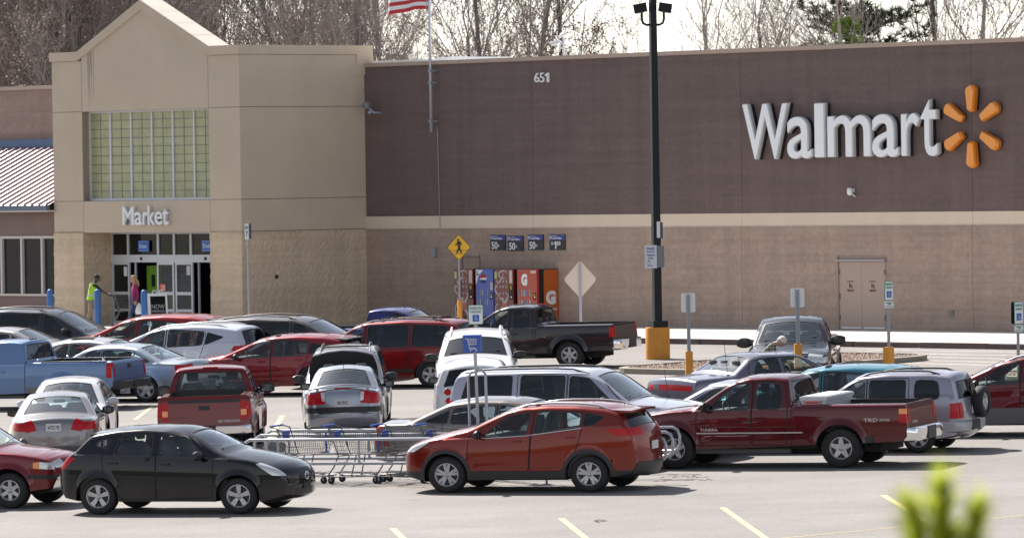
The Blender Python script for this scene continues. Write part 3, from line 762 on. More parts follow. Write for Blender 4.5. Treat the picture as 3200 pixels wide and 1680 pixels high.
        c = abs(nz) * cr + (crf if nx < 0 else crr) * abs(nx)
        if g('bed') and t > bt0 and t < bt1: c = 0
        w_ = (1 - q * q) * c
        return (L / 2 - (s + nx * w_), q * ye, z + nz * w_)
    bt0 = bt1 = 0
    if g('bed'): bt0 = tau_s(g('bed')[0] + .02); bt1 = tau_s(L) + .02
    qs = [-1, -.95, -.85, -.7, -.5, -.25, 0, .25, .5, .7, .85, .95, 1]
    sps = []
    for i in range(len(tau) - 1):
        for a, b_ in zip(qs[:-1], qs[1:]): sps.append([[(tau[i], a), (tau[i + 1], a), (tau[i + 1], b_), (tau[i], b_)], 'body'])
    # regions ------------------------------------------------------
    parts = {}   # key -> (name, mat, offset, parentkey, sides polys)
    order = []
    def reg(key, name, m, off, parent): parts[key] = (name, m, off, parent); order.append(key)
    sp_side = list(pcs)
    paintm = sp['paint']
    doors = g('doors', [])
    for i, w_ in enumerate(g('win', [])):
        poly = rnd_poly(w_[0], w_[2] if len(w_) > 2 else .05); gm = w_[1]
        sp_side = cut(sp_side, off_poly(poly, .022), 'trim')
        kk = 'w%d' % i; sp_side = cut(sp_side, poly, kk, ['trim'])
        par = 'body'
        cx = sum(p[0] for p in poly) / len(poly); cz_ = sum(p[1] for p in poly) / len(poly)
        for j, d in enumerate(doors):
            xs_ = [p[0] for p in d]
            if min(xs_) < cx < max(xs_): par = 'd%d' % j
        reg(kk, 'window', {'c': g_clear, 't': g_tint, 'w': g_ws}[gm], -.012, par)
    for i, rg in enumerate(g('side', [])):   # (name, mat, poly|list, off)
        nm, m_, polys, of = rg[:4]; kk = 's%d' % i
        if isinstance(polys[0][0], (int, float)): polys = [polys]
        for p in polys: sp_side = cut(sp_side, p, kk, ['body'] + (list(rg[4]) if len(rg) > 4 else []))
        reg(kk, nm, m_, of, 'body')
    if g('clad'):      # arch cladding ring + sill band
        m_, wdt = g('clad')
        for c in wx:
            for k in range(14):
                a0, a1 = math.pi * k / 14 - .02, math.pi * (k + 1) / 14 + .001
                P = [(c + rr_ * math.cos(a), zc + rr_ * math.sin(a)) for rr_, a in ((wr - .02, a0), (wr + wdt, a0), (wr + wdt, a1), (wr - .02, a1))]
                sp_side = cut(sp_side, P, 'clad', ['body'])
        sp_side = cut(sp_side, [(0, 0), (L, 0), (L, g('cladz', .36)), (0, g('cladz', .36))], 'clad', ['body'])
        reg('clad', 'cladding', m_, .006, 'body')
    for j, d in enumerate(doors):
        kk = 'd%d' % j; dd_ = rnd_poly(d, .06)
        sp_side = cut(sp_side, off_poly(dd_, .008), 'gap', ['body'])
        sp_side = cut(sp_side, off_poly(dd_, -.009), kk, ['gap'])
        reg(kk, 'door', paintm, 0, 'body')
    for j, sm_ in enumerate(g('seam', [])):
        a, b_ = sm_; dx, dz = b_[0] - a[0], b_[1] - a[1]; l = math.hypot(dx, dz); nx, nz = -dz / l * .009, dx / l * .009
        sp_side = cut(sp_side, [(a[0] + nx, a[1] + nz), (b_[0] + nx, b_[1] + nz), (b_[0] - nx, b_[1] - nz), (a[0] - nx, a[1] - nz)], 'gap', ['body'])
    def tq(p):
        k, v = p[0]
        return ({'s': tau_s, 'f': tau_fz, 'r': tau_rz}[k](v), p[1])
    for i, w_ in enumerate(g('glass', [])):   # strip glazing: (t0,qhalf0,t1,qhalf1,mat,name)
        (k0, v0, q0), (k1, v1, q1), gm, nm = w_
        fn = {'s': tau_s, 'f': tau_fz, 'r': tau_rz}; a, c_ = fn[k0](v0), fn[k1](v1)
        poly = rnd_poly([(a, -q0), (c_, -q1), (c_, q1), (a, q0)], .06)
        sps = cut(sps, [(a - .025, -q0 - .025), (c_ + .025, -q1 - .025), (c_ + .025, q1 + .025), (a - .025, q0 + .025)], 'trim')
        kk = 'g%d' % i; sps = cut(sps, poly, kk, ['trim']); reg(kk, nm, {'c': g_clear, 't': g_tint, 'w': g_ws}[gm], -.01, 'body')
    for i, rg in enumerate(g('top', [])):     # (name, mat, polys in ((kind,value),q), off, mirror)
        nm, m_, poly, of = rg[:4]; kk = 't%d' % i
        P = [tq(p) for p in poly]
        only = ['body'] + (list(rg[5]) if len(rg) > 5 else [])
        sps = cut(sps, P, kk, only)
        reg(kk, nm, m_, of, 'body')
        if len(rg) > 4 and rg[4]:
            sps = cut(sps, [(a, -q_) for a, q_ in P], kk + 'm', only); reg(kk + 'm', nm, m_, of, 'body')
    if g('bed'):
        b0, b1, _ = g('bed'); a, c_ = tau_s(b0 + .06), tau_s(b1); qq = .90
        sps = cut(sps, [(a, -qq), (c_, -qq), (c_, qq), (a, qq)], 'void')
    # ---------------------------------------------------------------- objects
    label, cat = sp['label'], g('cat', 'car')
    wz = 0
    bas = yaw_basis(sp['yaw'])
    ax, ay, az, px, py = sp['at']           # local (s, side, z) seen at pixel
    kx_, kz_ = g('k', (1.055, .97) if abs(math.sin(R(sp['yaw']))) < .6 else (1, 1))
    G = onlot(px, py, az * kz_)
    loc = G - bas @ Vector(((L / 2 - ax) * kx_, ay, 0)) - Vector((0, 0, az * kz_)) ; loc.z = lot_z(loc)
    root = empty(sp['name'], label=label, cat=cat, mw=Matrix.Translation(loc) @ bas.to_4x4() @ Matrix.Diagonal((kx_, 1, kz_, 1)))
    def off3(p, sgn, of):
        s, z = p; y = Y(s, z); return (L / 2 - s, sgn * (y + of), z)
    bodyB = B(); bodyB.s = True; objs = {}
    kinds = {}
    for poly, tg in sp_side: kinds.setdefault(tg, []).append(poly)
    tk = {}
    for poly, tg in sps: tk.setdefault(tg, []).append(poly)
    for sgn in (1, -1):
        for tg, mi in (('body', 0), ('trim', 1), ('gap', 2)):
            bodyB.mi = mi
            for poly in kinds.get(tg, []):
                pts = [off3(p, sgn, 0) for p in poly]; bodyB.face(pts if sgn > 0 else pts[::-1])
    for tg, mi in (('body', 0), ('trim', 1), ('gap', 2)):
        bodyB.mi = mi
        for poly in tk.get(tg, []): bodyB.face([strip(*p) for p in poly])
    body = bodyB.make('body', [paintm, m_trim, m_gap], root, weld=4e-4, sharp=38, normals=True)
    def mk(key, polys, f, sgn=1):
        nm, m_, of, par = parts[key]; q = B(); q.s = True
        for poly in polys:
            pts = [f(p) for p in poly]; q.face(pts if sgn > 0 else pts[::-1])
        return q.make(nm, [m_], None, weld=4e-4, sharp=38, normals=False)
    dobj = {}
    for sgn in (1, -1):
        for key in [k for k in order if k[0] == 'd'] + [k for k in order if k[0] != 'd']:
            if key in kinds and key in parts:
                of = parts[key][2]; o = mk(key, kinds[key], lambda p: off3(p, sgn, of), sgn)
                if key[0] == 'd': dobj[(key, sgn)] = o
                par = parts[key][3]; o.parent = dobj.get((par, sgn), root)
    for key in order:
        if key in tk and key in parts:
            of = parts[key][2]
            def f(p, of=of):
                a = Vector(strip(*p))
                if not of: return a
                e = .01; u_ = Vector(strip(p[0] + e, p[1])) - Vector(strip(p[0] - e, p[1])); v_ = Vector(strip(p[0], min(1, p[1] + .02))) - Vector(strip(p[0], max(-1, p[1] - .02)))
                n_ = u_.cross(v_); 
                if n_.length < 1e-9: return a
                n_.normalize()
                if n_.z < -.1 and p[0] < TR and p[0] > TF: n_ = -n_
                ctr = Vector((0, 0, .6)); 
                if (a - ctr).dot(n_) < 0: n_ = -n_
                return a + n_ * of
            o = mk(key, tk[key], f); o.parent = root
    X = lambda s: L / 2 - s
    # bed
    if g('bed'):
        b0, b1, fz = g('bed'); q = B(); wI = Wd * .80; zr = upz((b0 + b1) / 2) - .005
        x0, x1 = X(b1) , X(b0 + .06)
        yr = [Y(s_, upz(s_)) * .895 for s_ in (b0 + .3, b1 - .2)]; yy = min(yr)
        q.face([(x0, -yy, fz), (x1, -yy, fz), (x1, yy, fz), (x0, yy, fz)])
        for sy in (-1, 1): q.face([(x0, sy * yy, fz), (x1, sy * yy, fz), (x1, sy * yy, zr), (x0, sy * yy, zr)])
        q.face([(x0, -yy, fz), (x0, yy, fz), (x0, yy, zr), (x0, -yy, zr)]); q.face([(x1, -yy, fz), (x1, yy, fz), (x1, yy, zr), (x1, -yy, zr)])
        q.make('bed_liner', g('linerm', m_trim), root, normals=False)
    # separate wrap-round rear bumper bar
    if g('rbump'):
        z0_, z1_, m_, dp = g('rbump'); yb = Wd - .03; xe = X(L); q = B(); q.s = True; rows = []
        path = [(xe + .42, yb), (xe + .12, yb + .01), (xe + .01, yb), (xe - dp * .55, yb - .05), (xe - dp * .9, yb - .18), (xe - dp, yb * .55), (xe - dp, 0), (xe - dp, -yb * .55), (xe - dp * .9, -yb + .18), (xe - dp * .55, -yb + .05), (xe + .01, -yb), (xe + .12, -yb - .01), (xe + .42, -yb)]
        zm_ = (z0_ + z1_) / 2
        for (x_, y_) in path:
            ix, iy = x_ + .05 if abs(y_) < yb - .1 else x_, y_ * .96
            rows.append([(ix + .10, iy * .97, z1_), (x_ + .03, y_ * .995, z1_), (x_ - .0, y_, z1_ - .03), (x_ + .004, y_, zm_), (x_ + .02, y_ * .99, z0_ + .03), (ix + .05, iy * .97, z0_)])
        q.grid(rows); q.make('bumper', m_, root, sharp=45)
        q = B(); q.b2(xe - dp - .012, xe - dp + .05, -.24, .24, z0_ + .03, z1_ - .01); q.make('licence_recess', m_trim, root)
    # underbody + arch liners
    q = B(); q.b2(X(L - .6), X(.3), -Wd * .72, Wd * .72, .24 + (r - .33), .45 + (r - .33)); q.b2(X(wx[1] - wr), X(wx[0] + wr), -Wd * .93, Wd * .93, sill + .03, sill + .16)
    for c in wx:
        for sy in (-1, 1):
            ro, yi, yo = wr + .01, Wd - .30, Wd - .05
            rows = []
            for k in range(0, 13):
                a = math.pi * k / 12; rows.append([(X(c + ro * math.cos(a)), sy * yo, zc + ro * math.sin(a)), (X(c + ro * math.cos(a)), sy * yi, zc + ro * math.sin(a))])
            q.grid(rows, smooth=False)
            q.face([(X(c + ro * math.cos(math.pi * k / 12)), sy * yi, zc + ro * math.sin(math.pi * k / 12)) for k in range(13)])
    q.make('underbody', m_under, root, normals=False)
    # wheels
    rr = g('rr', .215); tm, rm = wheel_mesh(r, rr, tw, g('rim', 'five'))
    for c in wx:
        for sy in (1, -1):
            wl_ = subempty('wheel', root, (X(c), sy * (Wd - tw / 2 - g('inset', .035)), r))
            if sy < 0: wl_.rotation_euler = (0, 0, math.pi)
            o = link('tyre', tm, wl_); o2 = link('rim', rm, wl_)
    # interior
    if not g('nocab'):
        c0, c1 = g('cabin')              # interior from .. to (s)
        hb = lerp_at(belt, (c0 + c1) / 2); q = B(); q.s = False
        q.b2(X(c1), X(c0), -Wd + .16, Wd - .16, .3, hb - .28)
        for sy in (-1, 1): q.b2(X(c1), X(c0 + .15), sy * (Wd - .17), sy * (Wd - .13), .3, hb - .04)
        q.b2(X(c0 + .42), X(c0 + .02), -Wd + .17, Wd - .17, hb - .30, hb - .03)
        if g('shelf'): q.b2(X(c1), X(g('shelf')), -Wd + .17, Wd - .17, hb - .3, hb - .06)
        if g('bed'): pass
        q.make('interior', g('intm', m_dash), root)
        sm = g('seatm', m_seat)
        st = g('seats', [(c0 + 1.05, .55)])
        for i, (ss, hh) in enumerate(st):
            if i == 0:
                for sy in (-.38, .38):
                    o = link('seat', seat_mesh(.5, hh, sm), root); o.location = (X(ss), sy * Wd / .9, hb - .33)
            else:
                o = link('seat', seat_mesh(min(1.2, Wd * 1.35), hh - .04, sm), root); o.location = (X(ss), 0, hb - .33)
        q = B(); cx_, cz_ = X(c0 + .55), hb - .02
        ring = [(cx_ + .06 * math.sin(a), .38 * Wd / .9 + .18 * math.cos(a), cz_ + .17 * math.sin(a)) for a in [2 * math.pi * k / 16 for k in range(17)]]
        q.tube(ring, .013, 5, False); q.tube([(cx_, .38 * Wd / .9, cz_), (cx_ + .2, .38 * Wd / .9, cz_ - .08)], .02, 5)
        q.tube([ring[0], ring[8]], .012, 5); q.make('steering_wheel', m_dash, root)
        # rear view mirror
        q = B(); xs0 = g('glass')[0][1][1] if g('glass') else c0 + .9
        q.box((X(xs0 + .10), 0, upz(xs0) - .10), (.03, .24, .06)); q.make('rear_view_mirror', m_dash, root)
    # mirrors
    mr = g('mirror')
    if mr:
        s_, z_, mm = mr[:3]; sc = mr[3] if len(mr) > 3 else 1
        for sy in (1, -1):
            q = B(); q.s = True; y0 = Y(s_, z_) - .02; rows = []
            n = 7; D_, H_, W_ = .10 * sc, .17 * sc, .24 * sc
            for k in range(n):
                f = k / (n - 1); e = math.sin(math.pi * (.12 + .76 * f)) ** .5
                yv = y0 + .06 + W_ * f
                rows.append([(X(s_) + .02 - .03 * f + D_ / 2 * ca * e - .0, sy * yv, z_ + H_ / 2 * sa * e) for ca, sa in ((-1, -.6), (-1, .6), (-.7, 1), (.2, .95), (1, .4), (1, -.4), (.2, -.95), (-.7, -1))])
            q.grid(rows, close=True); q.face(rows[0]); q.face(rows[-1][::-1])
            q.tube([(X(s_) + .03, sy * (y0 - .02), z_ - .03), (X(s_) + .02, sy * (y0 + .10), z_ - .02)], .03 * sc, 6)
            mo = q.make('side_mirror', mm, root, sharp=40)
            q = B(); q.b2(X(s_) - D_ / 2 - .012, X(s_) - D_ / 2 - .008 , sy * (y0 + .11), sy * (y0 + .04 + W_ * .88), z_ - H_ * .30, z_ + H_ * .30); q.make('mirror_glass', mat('mirror', (.22, .25, .27), .08, metal=1), mo)
    for (s_, z_) in g('handles', []):
        for sy in (1, -1):
            par = root
            for j, d in enumerate(doors):
                if min(p[0] for p in d) < s_ < max(p[0] for p in d): par = dobj.get(('d%d' % j, sy), root)
            q = B(); y = Y(s_, z_); q.box((X(s_), sy * (y + .022), z_), (.17, .02, .028)); q.box((X(s_) + .07, sy * (y + .01), z_), (.02, .03, .02)); q.box((X(s_) - .07, sy * (y + .01), z_), (.02, .03, .02))
            q.make('handle', g('handlem', paintm), par)
    for (s0_, s1_, m_, hgt) in g('rails', []):
        for sy in (1, -1):
            q = B(); pts = []; n = 9
            for k in range(n):
                f = k / (n - 1); s_ = s0_ + (s1_ - s0_) * f; e = min(1, min(f, 1 - f) * 7)
                pts.append((X(s_), sy * (Y(s_, upz(s_)) - .06), upz(s_) + .005 + hgt * e))
            q.tube(pts, .02, 6); q.make('roof_rail', m_, root)
    for s_ in g('bars', []):
        q = B(); yb = Y(s_, upz(s_)) - .06; q.tube([(X(s_), -yb, upz(s_) + .07), (X(s_), 0, upz(s_) + .085), (X(s_), yb, upz(s_) + .07)], .018, 6); q.make('roof_bar', m_trim, root)
    if g('ant'):
        s_, y_, h_ = g('ant')[:3]; z_ = upz(s_) if len(g('ant')) < 4 else g('ant')[3]
        q = B(); q.tube([(X(s_), y_, z_ - .03), (X(s_) - .1 * h_, y_, z_ + h_)], .006, 5); q.lathe([(.0, .06), (.02, .03), (.03, -.03)], 8, 'z', (X(s_), y_, z_)); q.make('antenna', m_trim, root)
    if g('wip') is not None:
        s_ = g('wip')
        for y0, y1 in ((.05, .55), (-.55, -.05)):
            q = B(); q.tube([(X(s_) , y0 * Wd / .9, upz(s_) + .055), (X(s_ + .10), y1 * Wd / .9, upz(s_ + .10) + .05)], .012, 5); q.make('wiper', m_trim, root)
    if g('plate'):
        z_, m_ = g('plate')[:2]; p = strip(tau_rz(z_), 0); q = B(); q.b2(p[0] - .02, p[0] - .005, -.155, .155, z_ - .078, z_ + .078); o = q.make('licence_plate', m_plate, root)
        txt = g('plate')[2] if len(g('plate')) > 2 else None
        if txt:
            Mx = Matrix.Rotation(-math.pi / 2, 4, 'Z')
            t = text_fit('lettering', txt, -.12, .12, z_ - .035, z_ + .04, -(-p[0]) * 0 - .003, .0, m_[1], o, .01); t.matrix_parent_inverse = Matrix.Identity(4)
            t.matrix_local = Matrix.Translation((p[0] - .021, 0, 0)) @ Mx
    for (txt, s0_, s1_, z0_, z1_, m_) in g('sidetext', []):
        for sy in (1, -1):
            y = Y((s0_ + s1_) / 2, (z0_ + z1_) / 2) + .008
            t = text_fit('badge', txt, -(s1_ - s0_) / 2, (s1_ - s0_) / 2, z0_, z1_, -.003, .003, m_, root, .01)
            t.matrix_local = Matrix.Translation((X((s0_ + s1_) / 2), sy * y, 0)) @ Matrix.Rotation(0 if sy < 0 else math.pi, 4, 'Z')
    for (txt, y0_, y1_, z0_, z1_, m_) in g('reartext', []):
        p = strip(tau_rz((z0_ + z1_) / 2), ((y0_ + y1_) / 2) / Wd)
        t = text_fit('badge', txt, y0_, y1_, z0_, z1_, -.003, .003, m_, root, .01)
        t.matrix_local = Matrix.Translation((p[0] - .008, 0, 0)) @ Matrix.Rotation(-math.pi / 2, 4, 'Z')
    sp['_f'] = dict(root=root, Y=Y, X=X, upz=upz, strip=strip, tau_rz=tau_rz, tau_fz=tau_fz, tau_s=tau_s, L=L, Wd=Wd, body=body)
    return root
def scaled(t, fx, fz, **kw):
    import copy
    t = dict(t)
    S2 = lambda P: [(a * fx, b_ * fz) for a, b_ in P]
    for k in ('up', 'fl', 'rl', 'belt'): t[k] = S2(t[k])
    t['win'] = [(S2(w_[0]),) + tuple(w_[1:]) for w_ in t.get('win', [])]
    t['doors'] = [S2(d) for d in t.get('doors', [])]
    t['side'] = [(r_[0], r_[1], S2(r_[2]) if isinstance(r_[2][0][0], (int, float)) else [S2(p) for p in r_[2]]) + tuple(r_[3:]) for r_ in t.get('side', [])]
    kv = lambda k, v: v * (fx if k == 's' else fz)
    t['glass'] = [((k0, kv(k0, v0), q0), (k1, kv(k1, v1), q1), a, n) for (k0, v0, q0), (k1, v1, q1), a, n in t.get('glass', [])]
    t['top'] = [(r_[0], r_[1], [((k, kv(k, v)), q) for (k, v), q in r_[2]]) + tuple(r_[3:]) for r_ in t.get('top', [])]
    t['handles'] = S2(t.get('handles', [])); t['seam'] = [S2(s_) for s_ in t.get('seam', [])]
    t['rails'] = [(a * fx, b_ * fx, m_, h_) for a, b_, m_, h_ in t.get('rails', [])]
    t['cabin'] = tuple(v * fx for v in t['cabin']); t['seats'] = [(a * fx, b_) for a, b_ in t['seats']]
    t['L'] *= fx; t['wb'] *= fx; t['fo'] *= fx
    if t.get('mirror'): t['mirror'] = (t['mirror'][0] * fx, t['mirror'][1] * fz) + tuple(t['mirror'][2:])
    if t.get('wip') is not None: t['wip'] *= fx
    if t.get('shelf'): t['shelf'] *= fx
    if t.get('ant'): t['ant'] = (t['ant'][0] * fx,) + tuple(t['ant'][1:])
    if t.get('bed'): t['bed'] = (t['bed'][0] * fx, t['bed'][1] * fx, t['bed'][2] * fz)
    t.update(kw); return t
def rect(k, z0, z1, q0, q1): return [((k, z0), q0), ((k, z1), q0), ((k, z1), q1), ((k, z0), q1)]

SEDAN = dict(L=4.8, W=1.8, wb=2.74, fo=.95, r=.315, rr=.205, name='sedan', cat='car', tb=.42, sh=.02, rt=.09, crown=.045,
    up=[(0, .5), (.02, .62), (.10, .70), (.4, .79), (1.0, .89), (1.25, .94), (1.95, 1.33), (2.3, 1.41), (2.9, 1.425), (3.4, 1.36), (4.05, 1.04), (4.15, 1.01), (4.62, .99), (4.73, .94), (4.78, .75), (4.8, .5)],
    fl=[(0, .5), (.04, .28), (.5, .2)], rl=[(4.25, .24), (4.72, .30), (4.8, .5)],
    belt=[(0, .84), (1.3, .91), (4.1, .97), (4.8, .97)],
    win=[([(1.58, .96), (2.40, .98), (2.40, 1.31), (2.14, 1.29)], 'c'), ([(2.50, .98), (3.30, 1.0), (3.26, 1.26), (2.50, 1.31)], 'c'), ([(3.38, 1.01), (3.78, 1.03), (3.36, 1.22)], 'c', .03)],
    doors=[[(1.30, .28), (2.45, .26), (2.45, 1.355), (2.06, 1.34), (1.40, .95)], [(2.46, .26), (3.15, .26), (3.40, .62), (3.46, 1.02), (3.34, 1.31), (2.46, 1.355)]],
    handles=[(2.28, .84), (3.22, .87)], cabin=(1.2, 4.1), seats=[(2.35, .62), (3.3, .6)], mirror=(1.62, .98, m_trim),
    glass=[(('s', 1.28, .93), ('s', 1.93, .86), 'w', 'windshield'), (('s', 3.44, .86), ('s', 4.03, .90), 'w', 'rear_window')],
    side=[('headlight', m_clear, [(0, .58), (.42, .66), (.55, .78), (0, .71)], .002), ('tail_light', m_red, [(4.52, .78), (4.8, .76), (4.8, .93), (4.48, .93)], .003)],
    top=[('headlight', m_clear, rect('f', .56, .69, .55, 1), .002, True), ('grille', m_trim, rect('f', .50, .64, -.42, .42), .0), ('tail_light', m_red, rect('r', .74, .93, .62, 1), .004, True)], shelf=3.5)
SUV = dict(L=4.57, W=1.84, wb=2.66, fo=.94, r=.358, rr=.225, name='crossover', cat='suv', tb=.30, sh=.025, rt=.08, rim='twin', crown=.05, crownr=.10, rcr=.2,
    up=[(0, .55), (.02, .72), (.09, .84), (.3, .96), (.7, 1.05), (1.20, 1.13), (2.05, 1.52), (2.5, 1.62), (3.1, 1.645), (3.8, 1.61), (4.24, 1.53), (4.30, 1.49), (4.46, 1.12), (4.53, 1.02), (4.56, .8), (4.57, .55)],
    fl=[(0, .55), (.05, .32), (.45, .24)], rl=[(4.1, .30), (4.5, .36), (4.57, .55)],
    belt=[(0, .98), (1.3, 1.04), (3.9, 1.16), (4.57, 1.16)],
    win=[([(1.52, 1.07), (2.42, 1.10), (2.42, 1.53), (2.12, 1.48)], 'c'), ([(2.54, 1.10), (3.42, 1.14), (3.46, 1.46), (2.54, 1.53)], 'c'), ([(3.52, 1.15), (3.95, 1.33), (3.55, 1.45)], 't', .04)],
    doors=[[(1.30, .40), (2.47, .40), (2.47, 1.57), (2.05, 1.54), (1.36, 1.06)], [(2.485, .40), (3.10, .40), (3.38, .78), (3.50, 1.14), (3.50, 1.49), (2.485, 1.57)]],
    handles=[(2.25, .96), (3.25, 1.0)], cabin=(1.15, 4.3), seats=[(2.35, .66), (3.3, .62)], mirror=(1.58, 1.10, m_trim),
    glass=[(('s', 1.24, .93), ('s', 2.0, .86), 'w', 'windshield'), (('r', 1.44, .84), ('r', 1.12, .88), 't', 'rear_window')],
    side=[('headlight', m_clear, [(0, .72), (.30, .78), (.62, .98), (.45, .96), (.06, .82)], .002), ('tail_light', m_red, [(3.98, 1.13), (4.25, 1.02), (4.57, 1.0), (4.57, 1.14)], .004)],
    top=[('headlight', m_clear, rect('f', .66, .80, .6, 1), .002, True), ('grille', m_trim, rect('f', .60, .72, -.5, .5), 0), ('tail_light', m_red, rect('r', 1.0, 1.12, .60, 1), .005, True)],
    rails=[(2.1, 4.0, m_alloy, .04)], clad=(m_trim, .07), cladz=.42, wip=1.3)
VAN = dict(L=4.75, W=1.93, wb=2.95, fo=.97, r=.335, rr=.205, name='minivan', cat='minivan', tb=.22, sh=.02, rt=.09, rim='five', crown=.05, crownr=.07,
    up=[(0, .52), (.03, .68), (.15, .80), (.5, .92), (1.0, 1.04), (1.88, 1.60), (2.2, 1.70), (3.2, 1.75), (4.2, 1.71), (4.48, 1.65), (4.58, 1.55), (4.70, 1.08), (4.74, .8), (4.75, .5)],
    fl=[(0, .52), (.05, .28), (.5, .2)], rl=[(4.2, .24), (4.7, .32), (4.75, .5)],
    belt=[(0, .98), (1.2, 1.02), (4.5, 1.06), (4.75, 1.06)],
    win=[([(1.42, 1.06), (2.14, 1.08), (2.14, 1.60), (1.98, 1.58)], 'c'), ([(2.28, 1.07), (3.34, 1.09), (3.34, 1.63), (2.28, 1.62)], 't'), ([(3.46, 1.09), (4.42, 1.10), (4.32, 1.58), (3.46, 1.63)], 't')],
    doors=[[(1.32, .30), (2.2, .28), (2.2, 1.65), (1.92, 1.63), (1.34, 1.08)], [(2.215, .28), (3.40, .28), (3.40, 1.67), (2.215, 1.66)]],
    handles=[(2.05, .93), (2.4, .93)], cabin=(1.0, 4.5), seats=[(2.1, .68), (3.2, .62), (4.0, .6)], mirror=(1.5, 1.10, m_trim),
    glass=[(('s', 1.06, .93), ('s', 1.86, .88), 'w', 'windshield'), (('r', 1.58, .86), ('r', 1.12, .88), 't', 'rear_window')],
    side=[('headlight', m_clear, [(0, .60), (.40, .66), (.45, .78), (.05, .74)], .002), ('tail_light', m_red, [(4.62, .70), (4.75, .70), (4.75, 1.15), (4.6, 1.15)], .004)],
    top=[('headlight', m_clear, rect('f', .60, .75, .5, 1), .002, True), ('grille', m_trim, rect('f', .56, .68, -.42, .42), 0), ('tail_light', m_red, rect('r', .7, 1.15, .86, 1), .005, True)], wip=1.1)
TRUCK = dict(L=5.52, W=1.92, wb=3.26, fo=.95, r=.392, rr=.218, tw=.26, name='pickup_truck', cat='pickup truck', tb=.26, sh=.035, rt=.07, rim='star', crown=.04, crownr=.02, rcr=.06, tr=.02, arch=.075, flare=.045, sill=.36,
    up=[(0, .62), (.02, .86), (.10, .98), (.35, 1.06), (.8, 1.13), (1.38, 1.20), (2.05, 1.66), (2.35, 1.76), (2.8, 1.78), (3.12, 1.75), (3.17, 1.70), (3.26, 1.26), (3.30, 1.245), (4.2, 1.245), (5.40, 1.245), (5.47, 1.24), (5.50, .95), (5.52, .64)],
    fl=[(0, .62), (.06, .42), (.5, .36)], rl=[(4.95, .50), (5.42, .52), (5.52, .64)], ch=1,
    belt=[(0, 1.10), (1.4, 1.14), (3.3, 1.16), (3.31, 1.22), (5.52, 1.22)],
    win=[([(1.62, 1.16), (2.42, 1.17), (2.42, 1.66), (2.12, 1.62)], 'c'), ([(2.58, 1.17), (3.07, 1.18), (3.04, 1.64), (2.58, 1.66)], 't', .09)],
    doors=[[(1.40, .46), (2.49, .46), (2.49, 1.71), (2.05, 1.67), (1.42, 1.16)], [(2.505, .46), (3.18, .46), (3.20, 1.2), (3.12, 1.69), (2.505, 1.71)]],
    handles=[(2.32, 1.0), (2.67, 1.0)], cabin=(1.3, 3.2), seats=[(2.45, .64), (3.05, .5)], mirror=(1.60, 1.22, m_trim, 1.15),
    glass=[(('s', 1.42, .93), ('s', 2.03, .88), 'w', 'windshield'), (('s', 3.172, .86), ('s', 3.25, .88), 't', 'rear_window')],
    seam=[((3.275, .40), (3.275, 1.27))],
    side=[('headlight', m_clear, [(0, .82), (.25, .84), (.28, .97), (0, .95)], .002), ('tail_light', m_red, [(5.37, .88), (5.52, .88), (5.52, 1.16), (5.37, 1.16)], .004)],
    top=[('headlight', m_clear, rect('f', .82, .95, .6, 1), .002, True), ('grille', m_trim, rect('f', .72, .93, -.52, .52), 0), ('bumper', m_chrome, rect('f', .40, .66, -1, 1), .03),
         ('tail_light', m_red, rect('r', .88, 1.16, .86, 1), .005, True)],
    rbump=(.50, .78, m_chrome, .17), bed=(3.30, 5.42, .70), wip=1.45)

P_ = paint
fleet = []
def add(t, **k):
    d = dict(t); d.update(k); fleet.append(d); return d
near = lambda t: -t['W'] / 2
# ---- front row ---------------------------------------------------
ROGUE = dict(SUV, L=4.36, W=1.8, wb=2.69, fo=.84, rr=.222, r=.353, rim='five', rails=[], clad=None, tw=.215, rcr=.34, rcf=.30,
    up=[(0, .58), (.02, .72), (.09, .82), (.25, .92), (.5, 1.0), (.85, 1.09), (1.22, 1.16), (1.55, 1.36), (1.85, 1.53), (2.2, 1.615), (2.7, 1.64), (3.2, 1.61), (3.62, 1.54), (3.72, 1.50), (3.95, 1.24), (4.12, 1.12), (4.25, .98), (4.33, .8), (4.36, .6)],
    fl=[(0, .58), (.05, .34), (.40, .24)], rl=[(3.9, .27), (4.18, .33), (4.36, .6)], belt=[(0, 1.0), (1.2, 1.06), (3.4, 1.15), (4.36, 1.16)],
    win=[([(1.47, 1.10), (2.33, 1.12), (2.33, 1.52), (1.86, 1.49)], 'c'), ([(2.49, 1.14), (3.20, 1.17), (3.09, 1.51), (2.49, 1.53)], 'c'), ([(3.34, 1.28), (3.56, 1.34), (3.47, 1.43), (3.29, 1.45)], 'c', .03)],
    doors=[[(1.30, .33), (2.38, .30), (2.38, 1.56), (1.82, 1.53), (1.30, 1.10)], [(2.395, .30), (3.05, .30), (3.38, .72), (3.43, 1.13), (3.22, 1.52), (2.395, 1.56)]],
    cabin=(1.1, 3.9), seats=[(2.25, .66), (3.1, .62)], mirror=(1.52, 1.13, m_trim, 1.1), wip=1.25, glass=[(('s', 1.25, .93), ('s', 1.84, .86), 'w', 'windshield'), (('r', 1.44, .80), ('r', 1.16, .86), 'w', 'rear_window')],
    side=[('headlight', m_clear, [(.0, .72), (.20, .74), (.50, .96), (.42, .985), (.05, .86)], .003), ('tail_light', m_red, [(3.93, 1.10), (4.16, .89), (4.36, .88), (4.36, 1.02), (4.16, 1.14)], .006), ('side_sill', m_trim, [(1.2, .20), (3.1, .20), (3.1, .30), (1.2, .30)], .0)],
    top=[('grille', m_trim, rect('f', .62, .78, -.42, .42), .002), ('intake', m_trim, rect('f', .36, .48, -.55, .55), .002), ('tail_light', m_red, rect('r', .88, 1.03, .80, 1), .005, True)])
